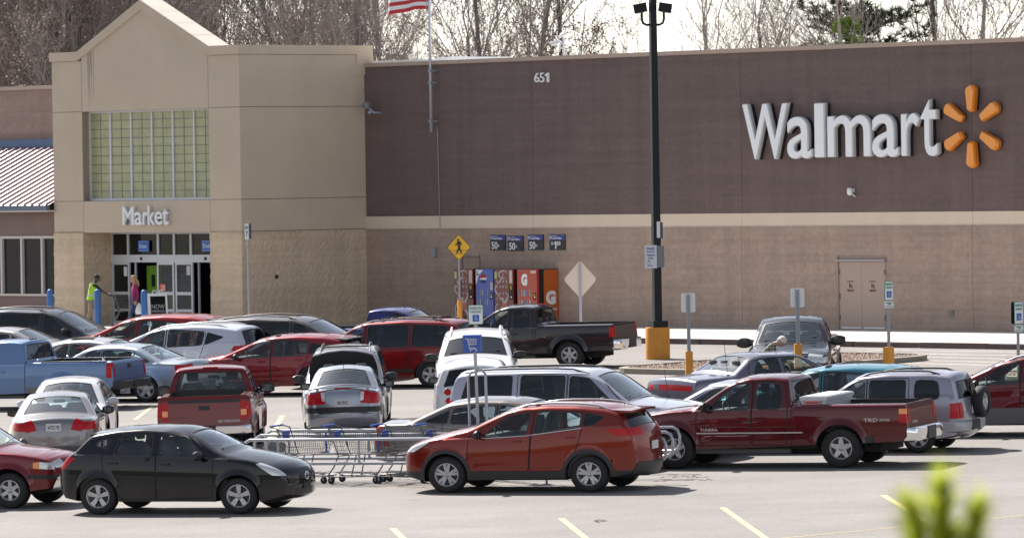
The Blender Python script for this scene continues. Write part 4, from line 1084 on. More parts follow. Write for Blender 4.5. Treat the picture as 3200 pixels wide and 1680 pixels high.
add(ROGUE, paint=P_('black', (.003, .004, .009)), yaw=-22, k=(1.045, .94), at=(3.53, -.9, 0, 304, 1608), label='black crossover parked side on at the lower left, nose pointing right', flare=.02,
    handles=[(2.20, .97), (3.20, 1.0)])
RAV = dict(SUV, L=4.35, fo=.86, rcr=.26, rcf=.30,
    up=[(0, .60), (.02, .74), (.08, .84), (.22, .93), (.52, 1.03), (.87, 1.12), (1.28, 1.21), (1.63, 1.39), (1.94, 1.54), (2.2, 1.615), (2.7, 1.65), (3.3, 1.64), (3.75, 1.59), (4.02, 1.52), (4.07, 1.48), (4.22, 1.24), (4.31, 1.12), (4.34, .8), (4.35, .55)],
    fl=[(0, .60), (.05, .34), (.42, .24)], rl=[(3.95, .30), (4.28, .36), (4.35, .55)], belt=[(0, 1.0), (1.3, 1.05), (2.4, 1.10), (3.4, 1.24), (4.35, 1.28)],
    win=[([(1.57, 1.08), (2.36, 1.13), (2.43, 1.52), (1.98, 1.45)], 'c'), ([(2.52, 1.15), (3.36, 1.26), (3.38, 1.51), (2.57, 1.54)], 'c'), ([(3.44, 1.28), (3.62, 1.30), (3.80, 1.44), (3.46, 1.51)], 't', .03)],
    doors=[[(1.24, .42), (2.41, .42), (2.49, 1.57), (1.98, 1.52), (1.30, 1.09)], [(2.425, .42), (3.02, .42), (3.30, .80), (3.42, 1.2), (3.42, 1.55), (2.51, 1.575)]],
    handles=[(2.20, 1.0), (3.20, 1.06)], cabin=(1.15, 4.1), seats=[(2.3, .68), (3.2, .66)], mirror=(1.50, 1.13, m_trim), wip=1.3,
    glass=[(('s', 1.31, .93), ('s', 1.93, .86), 'w', 'windshield'), (('r', 1.45, .84), ('r', 1.22, .88), 't', 'rear_window')], rails=[(2.1, 3.85, m_alloy, .045)])
RAV['side'] = [('headlight', m_clear, [(.02, .80), (.25, .80), (.55, .99), (.42, .99), (.08, .88)], .003), ('tail_light', m_red, [(3.86, 1.19), (4.05, 1.09), (4.35, 1.07), (4.35, 1.22), (4.0, 1.22)], .004), ('window_trim', m_alloy, [(1.55, 1.045), (2.4, 1.095), (2.4, 1.108), (1.55, 1.06)], .012, ('d0', 'gap', 'trim')), ('window_trim', m_alloy, [(2.4, 1.095), (3.42, 1.232), (3.42, 1.246), (2.4, 1.108)], .012, ('d0', 'd1', 'gap', 'trim'))]
RAV['top'] = SUV['top'][:2] + [('tail_light', m_red, rect('r', 1.07, 1.21, .60, 1), .005, True), ('lower_bumper', m_trim, rect('r', .30, .56, -1, 1), .01)]
add(RAV, paint=P_('orange_red', (.19, .015, .008), metal=.45), yaw=158, k=(1.068, .965), at=(3.52, .92, 0, 1839, 1539), label='orange red crossover parked side on at the bottom centre, beside the cart corral', plate=(.86, (m_plate, m_trim)), ant=(3.9, 0, .10))
TUN = dict(TRUCK)
TUN['side'] = [TRUCK['side'][0], ('tail_light', m_red, [(5.35, .88), (5.52, .88), (5.52, 1.05), (5.35, 1.05)], .004), ('turn_lamp', m_amb, [(5.35, 1.05), (5.52, 1.05), (5.52, 1.15), (5.35, 1.15)], .004), ('moulding', m_alloy, [(1.42, .695), (3.5, .695), (3.5, .72), (1.42, .72)], .012, ('gap',)),
    ('mud_flap', m_trim, [(4.72, .28), (4.86, .28), (4.86, .62), (4.70, .62)], .01)]
ink_s = mat('silver_ink', (.6, .55, .55), .4)
add(TUN, paint=P_('maroon', (.095, .008, .012), metal=.35), yaw=158, k=(1.047, .985), at=(4.21, .96, 0, 2627, 1462.6), label='maroon extended cab pickup truck parked side on at the right with a silver tool box', rim='star',
    sidetext=[('TUNDRA', 1.50, 1.84, .745, .80, ink_s), ('TRD', 4.68, 4.95, .90, .97, ink_s), ('OFF ROAD', 4.98, 5.18, .91, .96, ink_s)], ant=(1.2, -.7, .0, 1.2), reartext=[('TOYOTA', -.62, -.3, .85, .90, ink_s)])
TR2 = scaled(TRUCK, 4.85 / 5.52, .93, W=1.76, r=.35, rr=.2, tw=.235, name='pickup_truck')
TR2['side'] = [('headlight', m_clear, [(.02, .74), (.24, .76), (.24, .89), (.02, .87)], .004), ('turn_lamp', m_amb, [(.24, .76), (.36, .77), (.36, .88), (.24, .89)], .004), ('cladding', m_trim, [(0, .55), (.45, .58), (.45, .66), (0, .64)], .01)] + TR2['side'][1:]
add(TR2, paint=P_('dark_red', (.17, .012, .02)), yaw=-22, at=(.83, -.88, 0, 29, 1589), label='dark red compact pickup truck cut off by the left edge, nose behind the black crossover', rim='six', hoodext=1)
# ---- second row --------------------------------------------------
TAUR = scaled(SEDAN, 5.02 / 4.8, 1.44 / 1.425, W=1.86, tb=.5)
TAUR['top'] = TAUR['top'][:2] + [('tail_light', m_red, [(('r', .78), .62), (('r', .98), .70), (('r', .93), 1), (('r', .74), 1)], .004, True), ('lower_bumper', m_plgrey, rect('r', .26, .42, -1, 1), .005)]
add(TAUR, paint=P_('silver_beige', (.25, .235, .24), metal=.65), yaw=92, at=(4.9, 0, .35, 172, 1408), label='silver beige sedan seen from behind at the left, above the black crossover', plate=(.84, (m_plate, ink), 'WTZ 192'), seats=[(2.45, .62), (3.4, .5)], rcr=.3, tr=.14, seatm=m_seat)
add(scaled(SEDAN, 1.0, 1.03, W=1.8), paint=P_('white', (.56, .57, .60), metal=.1), yaw=-90, at=(2.3, 0, 1.45, 222, 1187), label='white sedan facing the camera nose to nose with the silver beige sedan', mirror=(1.62, 1.0, P_('white', (.56, .57, .60), metal=.1)))
SILV = scaled(TRUCK, 5.78 / 5.52, 1.0, W=2.0, r=.385)
SILV['top'] = SILV['top'][:3] + [('tail_light', m_red, rect('r', .80, 1.19, .84, 1), .005, True), ('turn_lamp', m_amb, rect('r', .90, 1.02, .85, .985), .009, True, ('t3', 't3m')), ('tailgate_trim', m_trim, rect('r', 1.17, 1.23, -.84, .84), .008), ('tailgate_handle', m_trim, rect('r', 1.02, 1.11, -.13, .13), .012)]
SILV['glass'] = [SILV['glass'][0], (('s', 3.325, .90), ('s', 3.40, .92), 'c', 'rear_window')]
SILV['up'] = [(a, b_ if not (3.34 < a / (5.78 / 5.52) * 1.0 + .04 and abs(b_ - 1.245) < .02) else 1.315) for a, b_ in SILV['up']]; SILV['belt'] = SILV['belt'][:3] + [(a, 1.29) for a, b_ in SILV['belt'][3:]]
SILV['rbump'] = (.50, .70, m_chrome, .16)
add(SILV, paint=P_('bright_red', (.15, .008, .011), metal=.3), yaw=89.5, at=(5.70, 0, 1.30, 641, 1238), label='red pickup truck seen from behind with closed tailgate and chrome bumper', reartext=[('SILVERADO', .28, .74, .76, .81, ink_s), ('CHEVROLET', -.74, -.34, .84, .90, mat('dull_red_ink', (.25, .06, .06), .5))], mirror=(1.7, 1.24, m_trim, 1.35))
KIA = scaled(SEDAN, 4.24 / 4.8, 1.47 / 1.425, W=1.69, r=.30, rr=.19, tb=.36)
KIA['top'] = KIA['top'][:2] + [('tail_light', m_red, [(('r', .76), .66), (('r', 1.0), .60), (('r', .98), 1), (('r', .74), 1)], .005, True), ('reverse_lamp', m_clear, [(('r', .80), .655), (('r', .97), .625), (('r', .97), .76), (('r', .82), .76)], .009, True, ('t2', 't2m')), ('bumper_strip', m_trim, rect('r', .56, .68, -1, 1), .012), ('lower_bumper', P_('kia_silver', (.33, .35, .40), metal=.65), rect('r', .26, .55, -1, 1), .03), ('lower_lip', m_plgrey, rect('r', .26, .36, -1, 1), .03)]
KIA['side'] = [KIA['side'][0], ('tail_light', m_red, [(3.98, .76), (4.24, .74), (4.24, .98), (3.95, .98)], .004), ('bumper_strip', m_trim, [(3.75, .56), (4.24, .56), (4.24, .68), (3.75, .66)], .012)]
add(KIA, paint=P_('kia_silver', (.33, .35, .40), metal=.65), yaw=89.5, at=(3.3, 0, .0, 1080, 1360), label='small silver sedan seen from behind with a rear spoiler and an antenna on its roof', plate=(.78, (m_plate, ink), '1813KC'), ant=(3.05, 0, .22), crownr=.10, rcr=.22,
    reartext=[('KIA', -.09, .09, .985, 1.03, ink)], seats=[(2.05, .68), (2.95, .5)])
HHR = scaled(SUV, 4.47 / 4.57, 1.0, W=1.75, name='wagon', cat='car', rails=[], clad=None, tb=.34)
HHR['side'] = [HHR['side'][0]]; HHR['top'] = HHR['top'][:2]
HHR['roundtail'] = 1
add(HHR, paint=P_('white2', (.60, .61, .64), metal=.05), yaw=88.5, k=(1, .95), at=(4.0, 0, 1.60, 1480, 1136), label='small white wagon seen from behind with round red tail lights', mirror=(1.58, 1.12, m_trim), seats=[(2.35, .66), (3.3, .55)])
# ---- second row, right facing ------------------------------------
IMP = scaled(SEDAN, 5.09 / 4.8, 1.49 / 1.425, W=1.85, r=.33)
IMP['side'] = [IMP['side'][0], ('tail_light', m_red, [(4.74, .60), (5.09, .58), (5.09, .98), (4.90, 1.0)], .006)]
add(IMP, paint=P_('pewter', (.17, .15, .14), metal=.55), yaw=-22, at=(2.9, 0, 1.49, 1555, 1242), label='pewter sedan behind the cart corral and the orange red crossover', mirror=None, ant=None)
EXP = scaled(SUV, 5.3 / 4.57, 1.95 / 1.645, W=2.0, r=.39, rr=.23, rim='five', name='large_suv', rails=[(2.4, 5.0, m_trim, .05)], clad=None, tb=.20)
EXP['up'] = [(0, .62), (.03, .85), (.12, 1.0), (.5, 1.08), (1.45, 1.20), (1.55, 1.22), (2.15, 1.70), (2.5, 1.84), (3.2, 1.87), (4.6, 1.86), (5.0, 1.83), (5.1, 1.77), (5.22, 1.25), (5.28, 1.15), (5.29, .8), (5.3, .6)]
EXP['belt'] = [(0, 1.12), (1.6, 1.18), (5.3, 1.22)]
EXP['win'] = [([(1.85, 1.22), (2.72, 1.22), (2.72, 1.76), (2.35, 1.71)], 't'), ([(2.84, 1.22), (3.72, 1.23), (3.72, 1.78), (2.84, 1.77)], 't'), ([(3.92, 1.24), (4.95, 1.25), (4.82, 1.77), (3.92, 1.78)], 't')]
EXP['doors'] = [[(1.6, .42), (2.77, .42), (2.77, 1.82), (2.2, 1.78), (1.62, 1.2)], [(2.79, .42), (3.5, .42), (3.78, .8), (3.80, 1.82), (2.79, 1.82)]]
EXP['glass'] = [(('s', 1.58, .93), ('s', 2.22, .88), 'w', 'windshield'), (('r', 1.75, .85), ('r', 1.28, .87), 't', 'rear_window')]
EXP['side'] = [('headlight', m_clear, [(0, .82), (.35, .84), (.35, .98), (.02, .98)], .003), ('tail_light', m_red, [(5.16, .8), (5.3, .8), (5.3, 1.3), (5.1, 1.3)], .004)]
EXP['top'] = [('headlight', m_clear, rect('f', .8, .96, .6, 1), .002, True), ('grille', m_chrome, rect('f', .7, .94, -.5, .5), 0), ('tail_light', m_red, rect('r', .8, 1.3, .88, 1), .005, True)]
EXP.update(handles=[(2.6, 1.08), (3.6, 1.1)], cabin=(1.5, 5.0), seats=[(2.75, .66), (3.7, .62), (4.5, .6)], mirror=(1.95, 1.25, m_trim, 1.2), wip=1.62)
add(EXP, paint=P_('white_silver', (.38, .39, .46), metal=.4), yaw=-22, at=(1.58, 0, 1.25, 2010, 1243), label='large silver white suv with tinted windows behind the pewter sedan', ant=(1.3, .7, .6, 1.2))
# ---- cars beyond the aisle ---------------------------------------
BLUE = scaled(TRUCK, 5.6 / 5.52, .98, W=1.95, rim='six')
BLUE['side'] = [BLUE['side'][0], ('tail_light', m_red, [(5.42, .80), (5.56, .80), (5.56, 1.17), (5.42, 1.17)], .004), ('lower_paint', mat('two_tone_grey', (.17, .15, .15), .4), [(3.35, .3), (5.6, .3), (5.6, .58), (3.35, .58)], .003)]
BLUE['top'] = BLUE['top'][:3] + [('tail_light', m_red, rect('r', .80, 1.17, .93, 1), .005, True), ('tailgate_handle', m_trim, rect('r', 1.0, 1.10, -.12, .10), .008)]
BLUE['rbump'] = (.50, .72, m_trim, .20); BLUE['win'] = [BLUE['win'][0]]; BLUE['doors'] = [BLUE['doors'][0]]
BLUE['glass'] = [BLUE['glass'][0], (('s', 3.222, .88), ('s', 3.295, .90), 'c', 'rear_window')]
add(BLUE, paint=P_('light_blue', (.13, .215, .39), metal=.35), yaw=158, at=(5.50, .97, .8, 343, 1180), label='light blue pickup truck at the left edge with its tailgate towards the right')
FAST = scaled(SEDAN, 4.75 / 4.8, 1.44 / 1.425, W=1.78, rim='star', r=.33, rr=.225)
add(FAST, paint=P_('ice_silver', (.32, .37, .43), metal=.6), yaw=155, at=(3.65, .89, 0, 453, 1256), label='ice silver sedan with star alloy wheels behind the light blue pickup', ant=(3.6, 0, .15))
add(scaled(SEDAN, 1.0, 1.03), paint=P_('pale_silver', (.34, .35, .38), metal=.4), yaw=158, at=(2.6, 0, 1.46, 275, 1059), label='pale silver sedan with a sunroof above the light blue pickup bed', sun=1)
add(scaled(SEDAN, .97, .98), paint=P_('warm_grey', (.33, .31, .32), metal=.4), yaw=158, at=(3.0, 0, 1.40, 50, 1024), label='light grey coupe roof at the left edge below the dark minivan')
DV = scaled(VAN, 5.09 / 4.75, 1.0, W=2.0)
DV['win'] = [(w_[0], 't') for w_ in DV['win']]
add(DV, paint=P_('midnight', (.035, .038, .05), metal=.3), yaw=-20, at=(2.05, 0, 1.70, 205, 968), label='midnight blue minivan at the far left with a dark roof rack', rails=[(2.3, 4.4, m_trim, .05)], mirror=(1.6, 1.12, m_trim, 1.1))
RV = scaled(SUV, 4.9 / 4.57, 1.72 / 1.645, W=1.9, name='crossover', clad=None, rails=[])
add(RV, paint=P_('cherry', (.26, .015, .018), metal=.3), yaw=158, at=(3.0, 0, 1.71, 510, 985), label='cherry red crossover in front of the store entrance', ant=(3.6, 0, .12))
SRX = scaled(SUV, 4.83 / 4.57, 1.0, W=1.9, rim='five', clad=None)
SRX['side'] = [SRX['side'][0], ('tail_light', m_red, [(4.42, .98), (4.83, .82), (4.83, 1.10), (4.5, 1.1)], .004)]
add(SRX, paint=P_('pearl_white', (.50, .52, .60), metal=.2), yaw=158, at=(3.3, 0, 1.66, 640, 1011), label='pearl white crossover with silver roof rails behind the ice silver sedan', rails=[(2.2, 4.2, m_alloy, .04)])
BV = scaled(VAN, 5.1 / 4.75, 1.0, W=2.0); BV['win'] = [(w_[0], 't') for w_ in BV['win']]
add(BV, paint=P_('dark_taupe', (.07, .062, .065), metal=.3), yaw=-22, at=(2.1, 0, 1.72, 985, 990), label='dark taupe minivan in front of the tower side wall', rails=[(2.3, 4.4, m_trim, .05)], mirror=None)
CAL = scaled(SUV, 4.41 / 4.57, 1.53 / 1.645, W=1.75, clad=None, rails=[], name='hatchback', cat='car')
add(CAL, paint=P_('ruby', (.20, .008, .015), metal=.3), yaw=158, at=(2.9, 0, 1.53, 950, 1045), label='ruby red hatchback behind the red pickup truck', handlem=P_('ruby', (.20, .008, .015)), flare=.05)
PT = scaled(TRUCK, .92, .95, W=1.85)
add(PT, paint=P_('violet_blue', (.03, .03, .15), metal=.3), yaw=-22, at=(2.2, 0, 1.68, 1265, 963), label='violet blue pickup cab just showing beyond the red minivan', win=[PT['win'][0]])
VOY = scaled(VAN, 4.73 / 4.75, 1.0, W=1.95, rim='five')
VOY['side'] = VOY['side'] + [('moulding', m_trim, [(1.3, .42), (3.5, .42), (3.5, .50), (1.3, .50)], .012, ('gap',))]
add(VOY, paint=P_('wine', (.17, .012, .013), metal=.3), yaw=158, at=(3.91, .97, 0, 1344, 1211), label='wine red minivan with dark roof rack bars behind the open hood van', rails=[(2.1, 4.3, m_trim, .04)], bars=[2.5, 3.9])
OH = scaled(VAN, 4.9 / 4.75, 1.0, W=1.90, name='minivan')
OH['top'] = OH['top'] + [('engine_bay', m_under, rect('s', .2, 1.0, -.82, .82), .005)]
add(OH, paint=P_('graphite_silver', (.20, .20, .22), metal=.5), yaw=-90.5, at=(2.2, 0, 1.73, 1083, 1090), label='grey minivan facing the camera with its hood raised', rails=[(2.1, 4.3, m_trim, .06)], bars=[2.4], hood=1, mirror=(1.5, 1.12, m_trim, 1.1))
JEEP = scaled(SUV, 4.7 / 4.57, 1.80 / 1.645, W=1.9, name='large_suv', tb=.24, clad=None)
JEEP['glass'] = [(('s', 1.28, .95), ('s', 2.0, .9), 't', 'windshield'), JEEP['glass'][1]]
add(JEEP, paint=P_('white3', (.60, .60, .62), metal=.05), yaw=-91, at=(2.3, 0, 1.76, 1490, 1040), label='white suv facing the camera below the reserved parking sign', rails=[(2.1, 4.3, m_white, .07)], mirror=(1.55, 1.25, m_trim, 1.15))
FRON = scaled(TRUCK, 5.22 / 5.52, .97, W=1.85, r=.375, rim='six')
FRON['top'] = FRON['top'][:3] + [('tail_light', m_red, rect('r', .84, 1.16, .90, 1), .005, True)]
add(FRON, paint=P_('charcoal', (.028, .026, .030), metal=.35), yaw=158, at=(3.98, .93, 0, 1778, 1152), label='charcoal pickup truck with tinted cab in front of the vending machines')
CAD = scaled(SEDAN, 5.2 / 4.8, 1.43 / 1.425, W=1.9)
CAD['up'] = [(0, .5), (.02, .72), (.08, .80), (.4, .85), (1.3, .93), (1.45, .96), (2.1, 1.32), (2.35, 1.40), (3.2, 1.43), (3.5, 1.38), (4.05, 1.04), (4.10, 1.01), (5.05, .97), (5.15, .92), (5.19, .75), (5.2, .5)]
CAD['win'] = [([(1.85, .98), (2.75, .99), (2.75, 1.34), (2.32, 1.33)], 'c'), ([(2.87, .99), (3.60, 1.0), (3.38, 1.32), (2.87, 1.35)], 'c')]
CAD['glass'] = [CAD['glass'][0], (('s', 3.52, .90), ('s', 4.02, .93), 'w', 'rear_window')]
CAD['top'] = CAD['top'][:2] + [('tail_light', m_red, rect('r', .72, .84, -1, 1), .005), ('licence_recess', m_plgrey, rect('r', .72, .84, .42, .7), .008, False, ('t2',))]
CAD['side'] = CAD['side'][:1]
add(CAD, paint=P_('steel_mauve', (.15, .145, .19), metal=.55), yaw=35, at=(5.2, 0, .78, 2095, 1211), label='boxy mauve silver sedan beside the gravel island', rcr=.08, tr=.03, ant=(4.2, -.75, .8, 1.0))
add(scaled(SEDAN, 1.0, 1.03), paint=P_('silver4', (.30, .30, .37), metal=.4), yaw=158, at=(2.4, 0, 1.46, 2310, 1190), label='silver sedan roof between the mauve sedan and the maroon pickup')
add(scaled(SUV, 4.3 / 4.57, 1.5 / 1.645, W=1.72, clad=None, rails=[], name='hatchback', cat='car'), paint=P_('turquoise', (.04, .17, .24), metal=.3), yaw=158, at=(2.3, 0, 1.5, 2600, 1142), label='turquoise hatchback behind the lilac silver suv')
VIT = scaled(SUV, 4.15 / 4.57, 1.68 / 1.645, W=1.74, r=.345, rim='five', name='compact_suv', tb=.2)
VIT['up'] = [(0, .55), (.03, .75), (.12, .88), (.5, .98), (1.05, 1.08), (1.15, 1.10), (1.75, 1.50), (2.0, 1.62), (2.6, 1.68), (3.5, 1.67), (3.9, 1.62), (3.98, 1.55), (4.10, 1.08), (4.13, .95), (4.14, .75), (4.15, .55)]
VIT['win'] = [([(1.38, 1.10), (2.10, 1.11), (2.10, 1.52), (1.85, 1.49)], 'c'), ([(2.22, 1.11), (3.0, 1.12), (3.0, 1.54), (2.22, 1.54)], 't'), ([(3.22, 1.14), (3.75, 1.15), (3.70, 1.52), (3.22, 1.54)], 't', .10)]
VIT['doors'] = [[(1.22, .42), (2.15, .42), (2.15, 1.58), (1.8, 1.56), (1.25, 1.08)], [(2.165, .42), (2.85, .42), (3.08, .8), (3.08, 1.59), (2.165, 1.59)]]
VIT['side'] = [VIT['side'][0], ('tail_light', m_red, [(3.98, .72), (4.15, .72), (4.15, 1.05), (3.98, 1.05)], .005)]
VIT['top'] = VIT['top'][:2] + [('tail_light', m_red, rect('r', .72, 1.05, .80, 1), .006, True)]; VIT['rbump'] = (.42, .66, mat('silver_bumper', (.42, .42, .46), .4, metal=.4), .13)
VIT.update(cladz=.45, clad=(mat('silver_bumper', (.42, .42, .46), .4, metal=.4), .05))
add(VIT, paint=P_('lilac_silver', (.31, .30, .36), metal=.45), yaw=158, k=(.95, .93), at=(3.23, .87, 0, 2862, 1415), label='lilac silver compact suv with a spare wheel on its tailgate', spare=1, rails=[(1.95, 3.7, m_trim, .05)], handles=[], plate=(.88, (m_plate, ink)))
ESC = scaled(SUV, 4.5 / 4.57, 1.70 / 1.645, W=1.8, name='crossover')
ESC.update(clad=(m_plgrey, .08), cladz=.62)
add(ESC, paint=P_('burgundy', (.12, .008, .012), metal=.3), yaw=158, at=(1.30, .2, 1.12, 3045, 1195), label='burgundy crossover with grey lower cladding cut off by the right edge')
DS = scaled(TRUCK, 5.6 / 5.52, 1.02, W=2.0)
DS['top'] = [('headlight', m_clear, rect('f', .86, 1.02, .60, 1), .004, True), ('fog_lamp', m_amb, rect('f', .76, .82, .60, 1), .004, True), ('grille', m_trim, rect('f', .70, 1.02, -.56, .56), .0), ('grille_bar', m_chrome, rect('f', .845, .90, -.57, .57), .02, False, ('t2',)), ('grille_rim', m_chrome, rect('f', 1.0, 1.03, -.57, .57), .015, False, ('t2',)), ('bumper', m_chrome, rect('f', .42, .64, -1, 1), .05)] + TRUCK['top'][3:]
add(DS, paint=P_('slate', (.022, .026, .036), metal=.4), yaw=-96, at=(2.55, 0, 1.81, 2480, 992), label='slate grey pickup truck facing the camera at the far kerb', mirror=(1.7, 1.28, m_trim, 1.45), cabm=1)
for sp in fleet: vehicle(sp)
FL = {d['label'][:18]: d for d in fleet}
def veh(key): return [d for d in fleet if d['label'].startswith(key)][0]
# ================================================================ pieces particular to one vehicle
def par(o, root): o.parent = root; return o
v = veh('grey minivan facing')['_f']; X, root = v['X'], v['root']
q = B(); q.s = True
rows = []
for k in range(9):      # raised hood, hinged at the cowl, underside towards the camera
    f = k / 8; hx, hz = X(1.02) + .05 + .42 * f - .10 * f * f, 1.00 + .66 * f
    rows.append([(hx - .10 * (1 - abs(t) ** 2) * (.3 + f), t * (.76 + .02 * math.sin(f * 3) - .10 * f ** 3), hz + (.10 * (1 - t * t)) * f) for t in [-1, -.8, -.5, 0, .5, .8, 1]])
q.grid(rows); q.grid([[(a - .03, b_, c) for a, b_, c in r_] for r_ in rows])
q.make('raised_hood', mat('hood_underside', (.012, .013, .014), .7), root, normals=False)
q = B(); q.tube([(X(.35), .72, .9), (X(.8), .74, 1.35)], .012, 5); q.make('hood_prop', m_trim, root)
q = B(); q.tube([rows[-1][k] for k in range(7)], .02, 6); q.make('hood_edge', P_('graphite_silver', (.2, .2, .22)), root)
v = veh('lilac silver')['_f']; X, root = v['X'], v['root']
q = B(); q.lathe([(.20, -.06), (.20, -.10), (.30, -.11), (.335, -.07), (.345, 0), (.335, .07), (.30, .11), (.26, .10)], 28, 'x', (X(4.15) - .20, -.18, 1.02)); sw_ = q.make('spare_wheel', m_rub, root)
tm, rm = wheel_mesh(.345, .19, .2, 'five'); o = link('rim', rm, sw_); o.rotation_euler = (0, 0, math.pi / 2); o.location = (X(4.15) - .19, -.18, 1.02)
v = veh('small silver sedan')['_f']; X, root = v['X'], v['root']; m_ = P_('kia_silver', (.33, .35, .40), metal=.65)
q = B(); q.s = True; rows = []
for k in range(13):
    y = -.74 + 1.48 * k / 12; d = (y / .74) ** 2; zz = 1.10 - .055 * d ** 3; sx_ = 4.10 - .05 * d
    rows.append([(X(sx_ - .08), y, zz - .01), (X(sx_ - .06), y, zz + .012), (X(sx_ + .07), y, zz + .022), (X(sx_ + .075), y, zz - .0), (X(sx_ - .0), y, zz - .018)])
q.grid(rows, close=True); q.face(rows[0]); q.face(rows[-1]); q.make('spoiler', m_, root, sharp=40)
q = B(); q.b2(X(4.19), X(4.17), -.17, .17, 1.075, 1.098); q.make('brake_light', m_red, root)
q = B()
for sy in (-.55, .55): q.b2(X(4.1), X(4.02), sy - .03, sy + .03, 1.0, 1.09)
q.make('spoiler_foot', m_, root)
# round tail lights of the small white wagon
v = veh('small white wagon')['_f']; root = v['root']
for y in (.66, -.66):
    for z in (.80, 1.0):
        p = v['strip'](v['tau_rz'](z), y / .80); q = B()
        q.lathe([(0, -.03), (.055, -.03), (.062, -.02), (.072, -.018), (.08, 0)], 20, 'x', (p[0] - .012, p[1], z)); q.make('tail_light', m_red, root)
        q = B(); q.lathe([(.078, -.02), (.088, -.02), (.092, .02)], 20, 'x', (p[0] - .01, p[1], z)); q.make('lamp_rim', m_chrome, root)
# marker lamp on truck cabs
for key, s_ in (('charcoal', 2.93), ('light blue pickup', 3.1), ('red pickup', 3.28)):
    v = veh(key)['_f']; X = v['X']; q = B(); q.b2(X(s_ + .03), X(s_ - .03), -.16, .16, v['upz'](s_) + .015, v['upz'](s_) + .06); q.make('brake_light', m_red if key != 'light blue pickup' else m_trim, v['root'])
# sunroof
v = veh('pale silver sedan')['_f']; X = v['X']; q = B(); q.b2(X(2.95), X(2.35), -.42, .42, v['upz'](2.6) + .030, v['upz'](2.6) + .045); q.make('sunroof', g_tint, v['root'])
# rear spoiler of the orange crossover and the ruby hatchback, cherry crossover
def roof_spoiler(key, s0, s1, hw, m_):
    v = veh(key)['_f']; X = v['X']; z0 = v['upz'](s0) + .035; z1 = z0 - .035; q = B(); q.s = True; rows = []
    for k in range(9):
        y = -hw + 2 * hw * k / 8; e = (y / hw) ** 2
        rows.append([(X(s0), y, z0 - .03 * e), (X(s1 - .05 * e), y, z1 - .02 * e), (X(s1 - .05 * e), y, z1 - .04 - .02 * e), (X(s0), y, z0 - .07 - .03 * e)])
    q.grid(rows, close=True); q.face(rows[0]); q.face(rows[-1]); q.make('spoiler', m_, v['root'], sharp=40)
roof_spoiler('orange red', 3.85, 4.30, .66, P_('orange_red', (.19, .015, .008)))
roof_spoiler('ruby red', 3.95, 4.32, .60, m_trim)
roof_spoiler('cherry red', 4.45, 4.80, .64, m_trim)
roof_spoiler('black crossover', 3.52, 3.80, .60, P_('black', (.003, .004, .009)))
# dark roof rack feet, exhaust, tow ball
v = veh('red pickup')['_f']; X = v['X']; q = B(); q.box((X(5.78) - .13, -.0, .62), (.02, .5, .10)); q.make('bumper_pad', mat('plate_grey', (.35, .36, .37), .5), v['root'])
v = veh('light blue pickup')['_f']; X, root = v['X'], v['root']
for s_, y in ((3.6, .82), (5.3, .82), (3.6, -.82), (5.3, -.82)):
    q = B(); q.lathe([(0, .06), (.03, .05), (.03, .02), (.02, 0)], 10, 'z', (X(s_), y, 1.24)); q.make('tie_down', m_chrome, root)
for sy in (-1, 1):
    q = B(); q.b2(X(5.4), X(3.7), sy * .80, sy * .90, 1.222, 1.232); q.make('bed_rail_cap', m_chrome, root)
q = B(); q.lathe([(.085, 0), (.09, .004), (.095, 0)], 24, 'y', (X(3.95), .972, .72)); q.make('fuel_flap', m_gap, root)
# tool box resting in the maroon truck's bed
v = veh('maroon')['_f']; X, root = v['X'], v['root']; mw = root.matrix_world
m_tb = mat('diamond_plate', (.50, .52, .55), .4, metal=.6, bump=.6, bscale=80)
tb = empty('tool_box', mw=mw @ Matrix.Translation((X(3.66), 0, 1.12)), label='silver aluminium tool box lying across the bed of the maroon pickup truck', cat='tool box')
q = B(); q.b2(-.25, .22, -.80, .80, -.12, .20); q.make('chest', m_tb, tb)
q = B(); q.b2(-.28, .25, -.83, .83, .20, .27); q.b2(-.24, .21, -.79, .79, .27, .285); q.make('lid', m_tb, tb)
q = B(); q.b2(-.15, .17, .831, .836, .12, .2); st = q.make('sticker', mat('pink_sticker', (.5, .25, .24), .6), tb)
t = text_fit('lettering', 'WEATHER GUARD', -.12, .12, .14, .18, -.002, .002, m_red, tb, .01); t.matrix_local = Matrix.Translation((0, .838, 0)) @ Matrix.Rotation(math.pi, 4, 'Z')
# Nissan-like emblem ring + bars in the black crossover's nose and fog recess
v = veh('black crossover')['_f']; X, root = v['X'], v['root']
p = v['strip'](v['tau_fz'](.68), 0); q = B(); q.lathe([(.055, 0), (.058, .02), (.078, .02), (.08, 0)], 20, 'x', (p[0] + .0, 0, .68)); q.b2(p[0], p[0] + .025, -.095, .095, .668, .692)
q.make('emblem', m_chrome, root)
p = v['strip'](v['tau_fz'](.5), 0); q = B(); q.b2(p[0] - .02, p[0] + .015, -.15, .15, .44, .56); q.make('front_plate', m_trim, root)
# kerbside truck: bow tie emblem, roof ridges
v = veh('slate grey')['_f']; p = v['strip'](v['tau_fz'](.88), 0); q = B(); q.b2(p[0], p[0] + .05, -.12, .12, .86, .91); q.b2(p[0], p[0] + .052, -.05, .05, .845, .925); q.make('emblem', mat('gold', (.45, .3, .05), .4), v['root'])
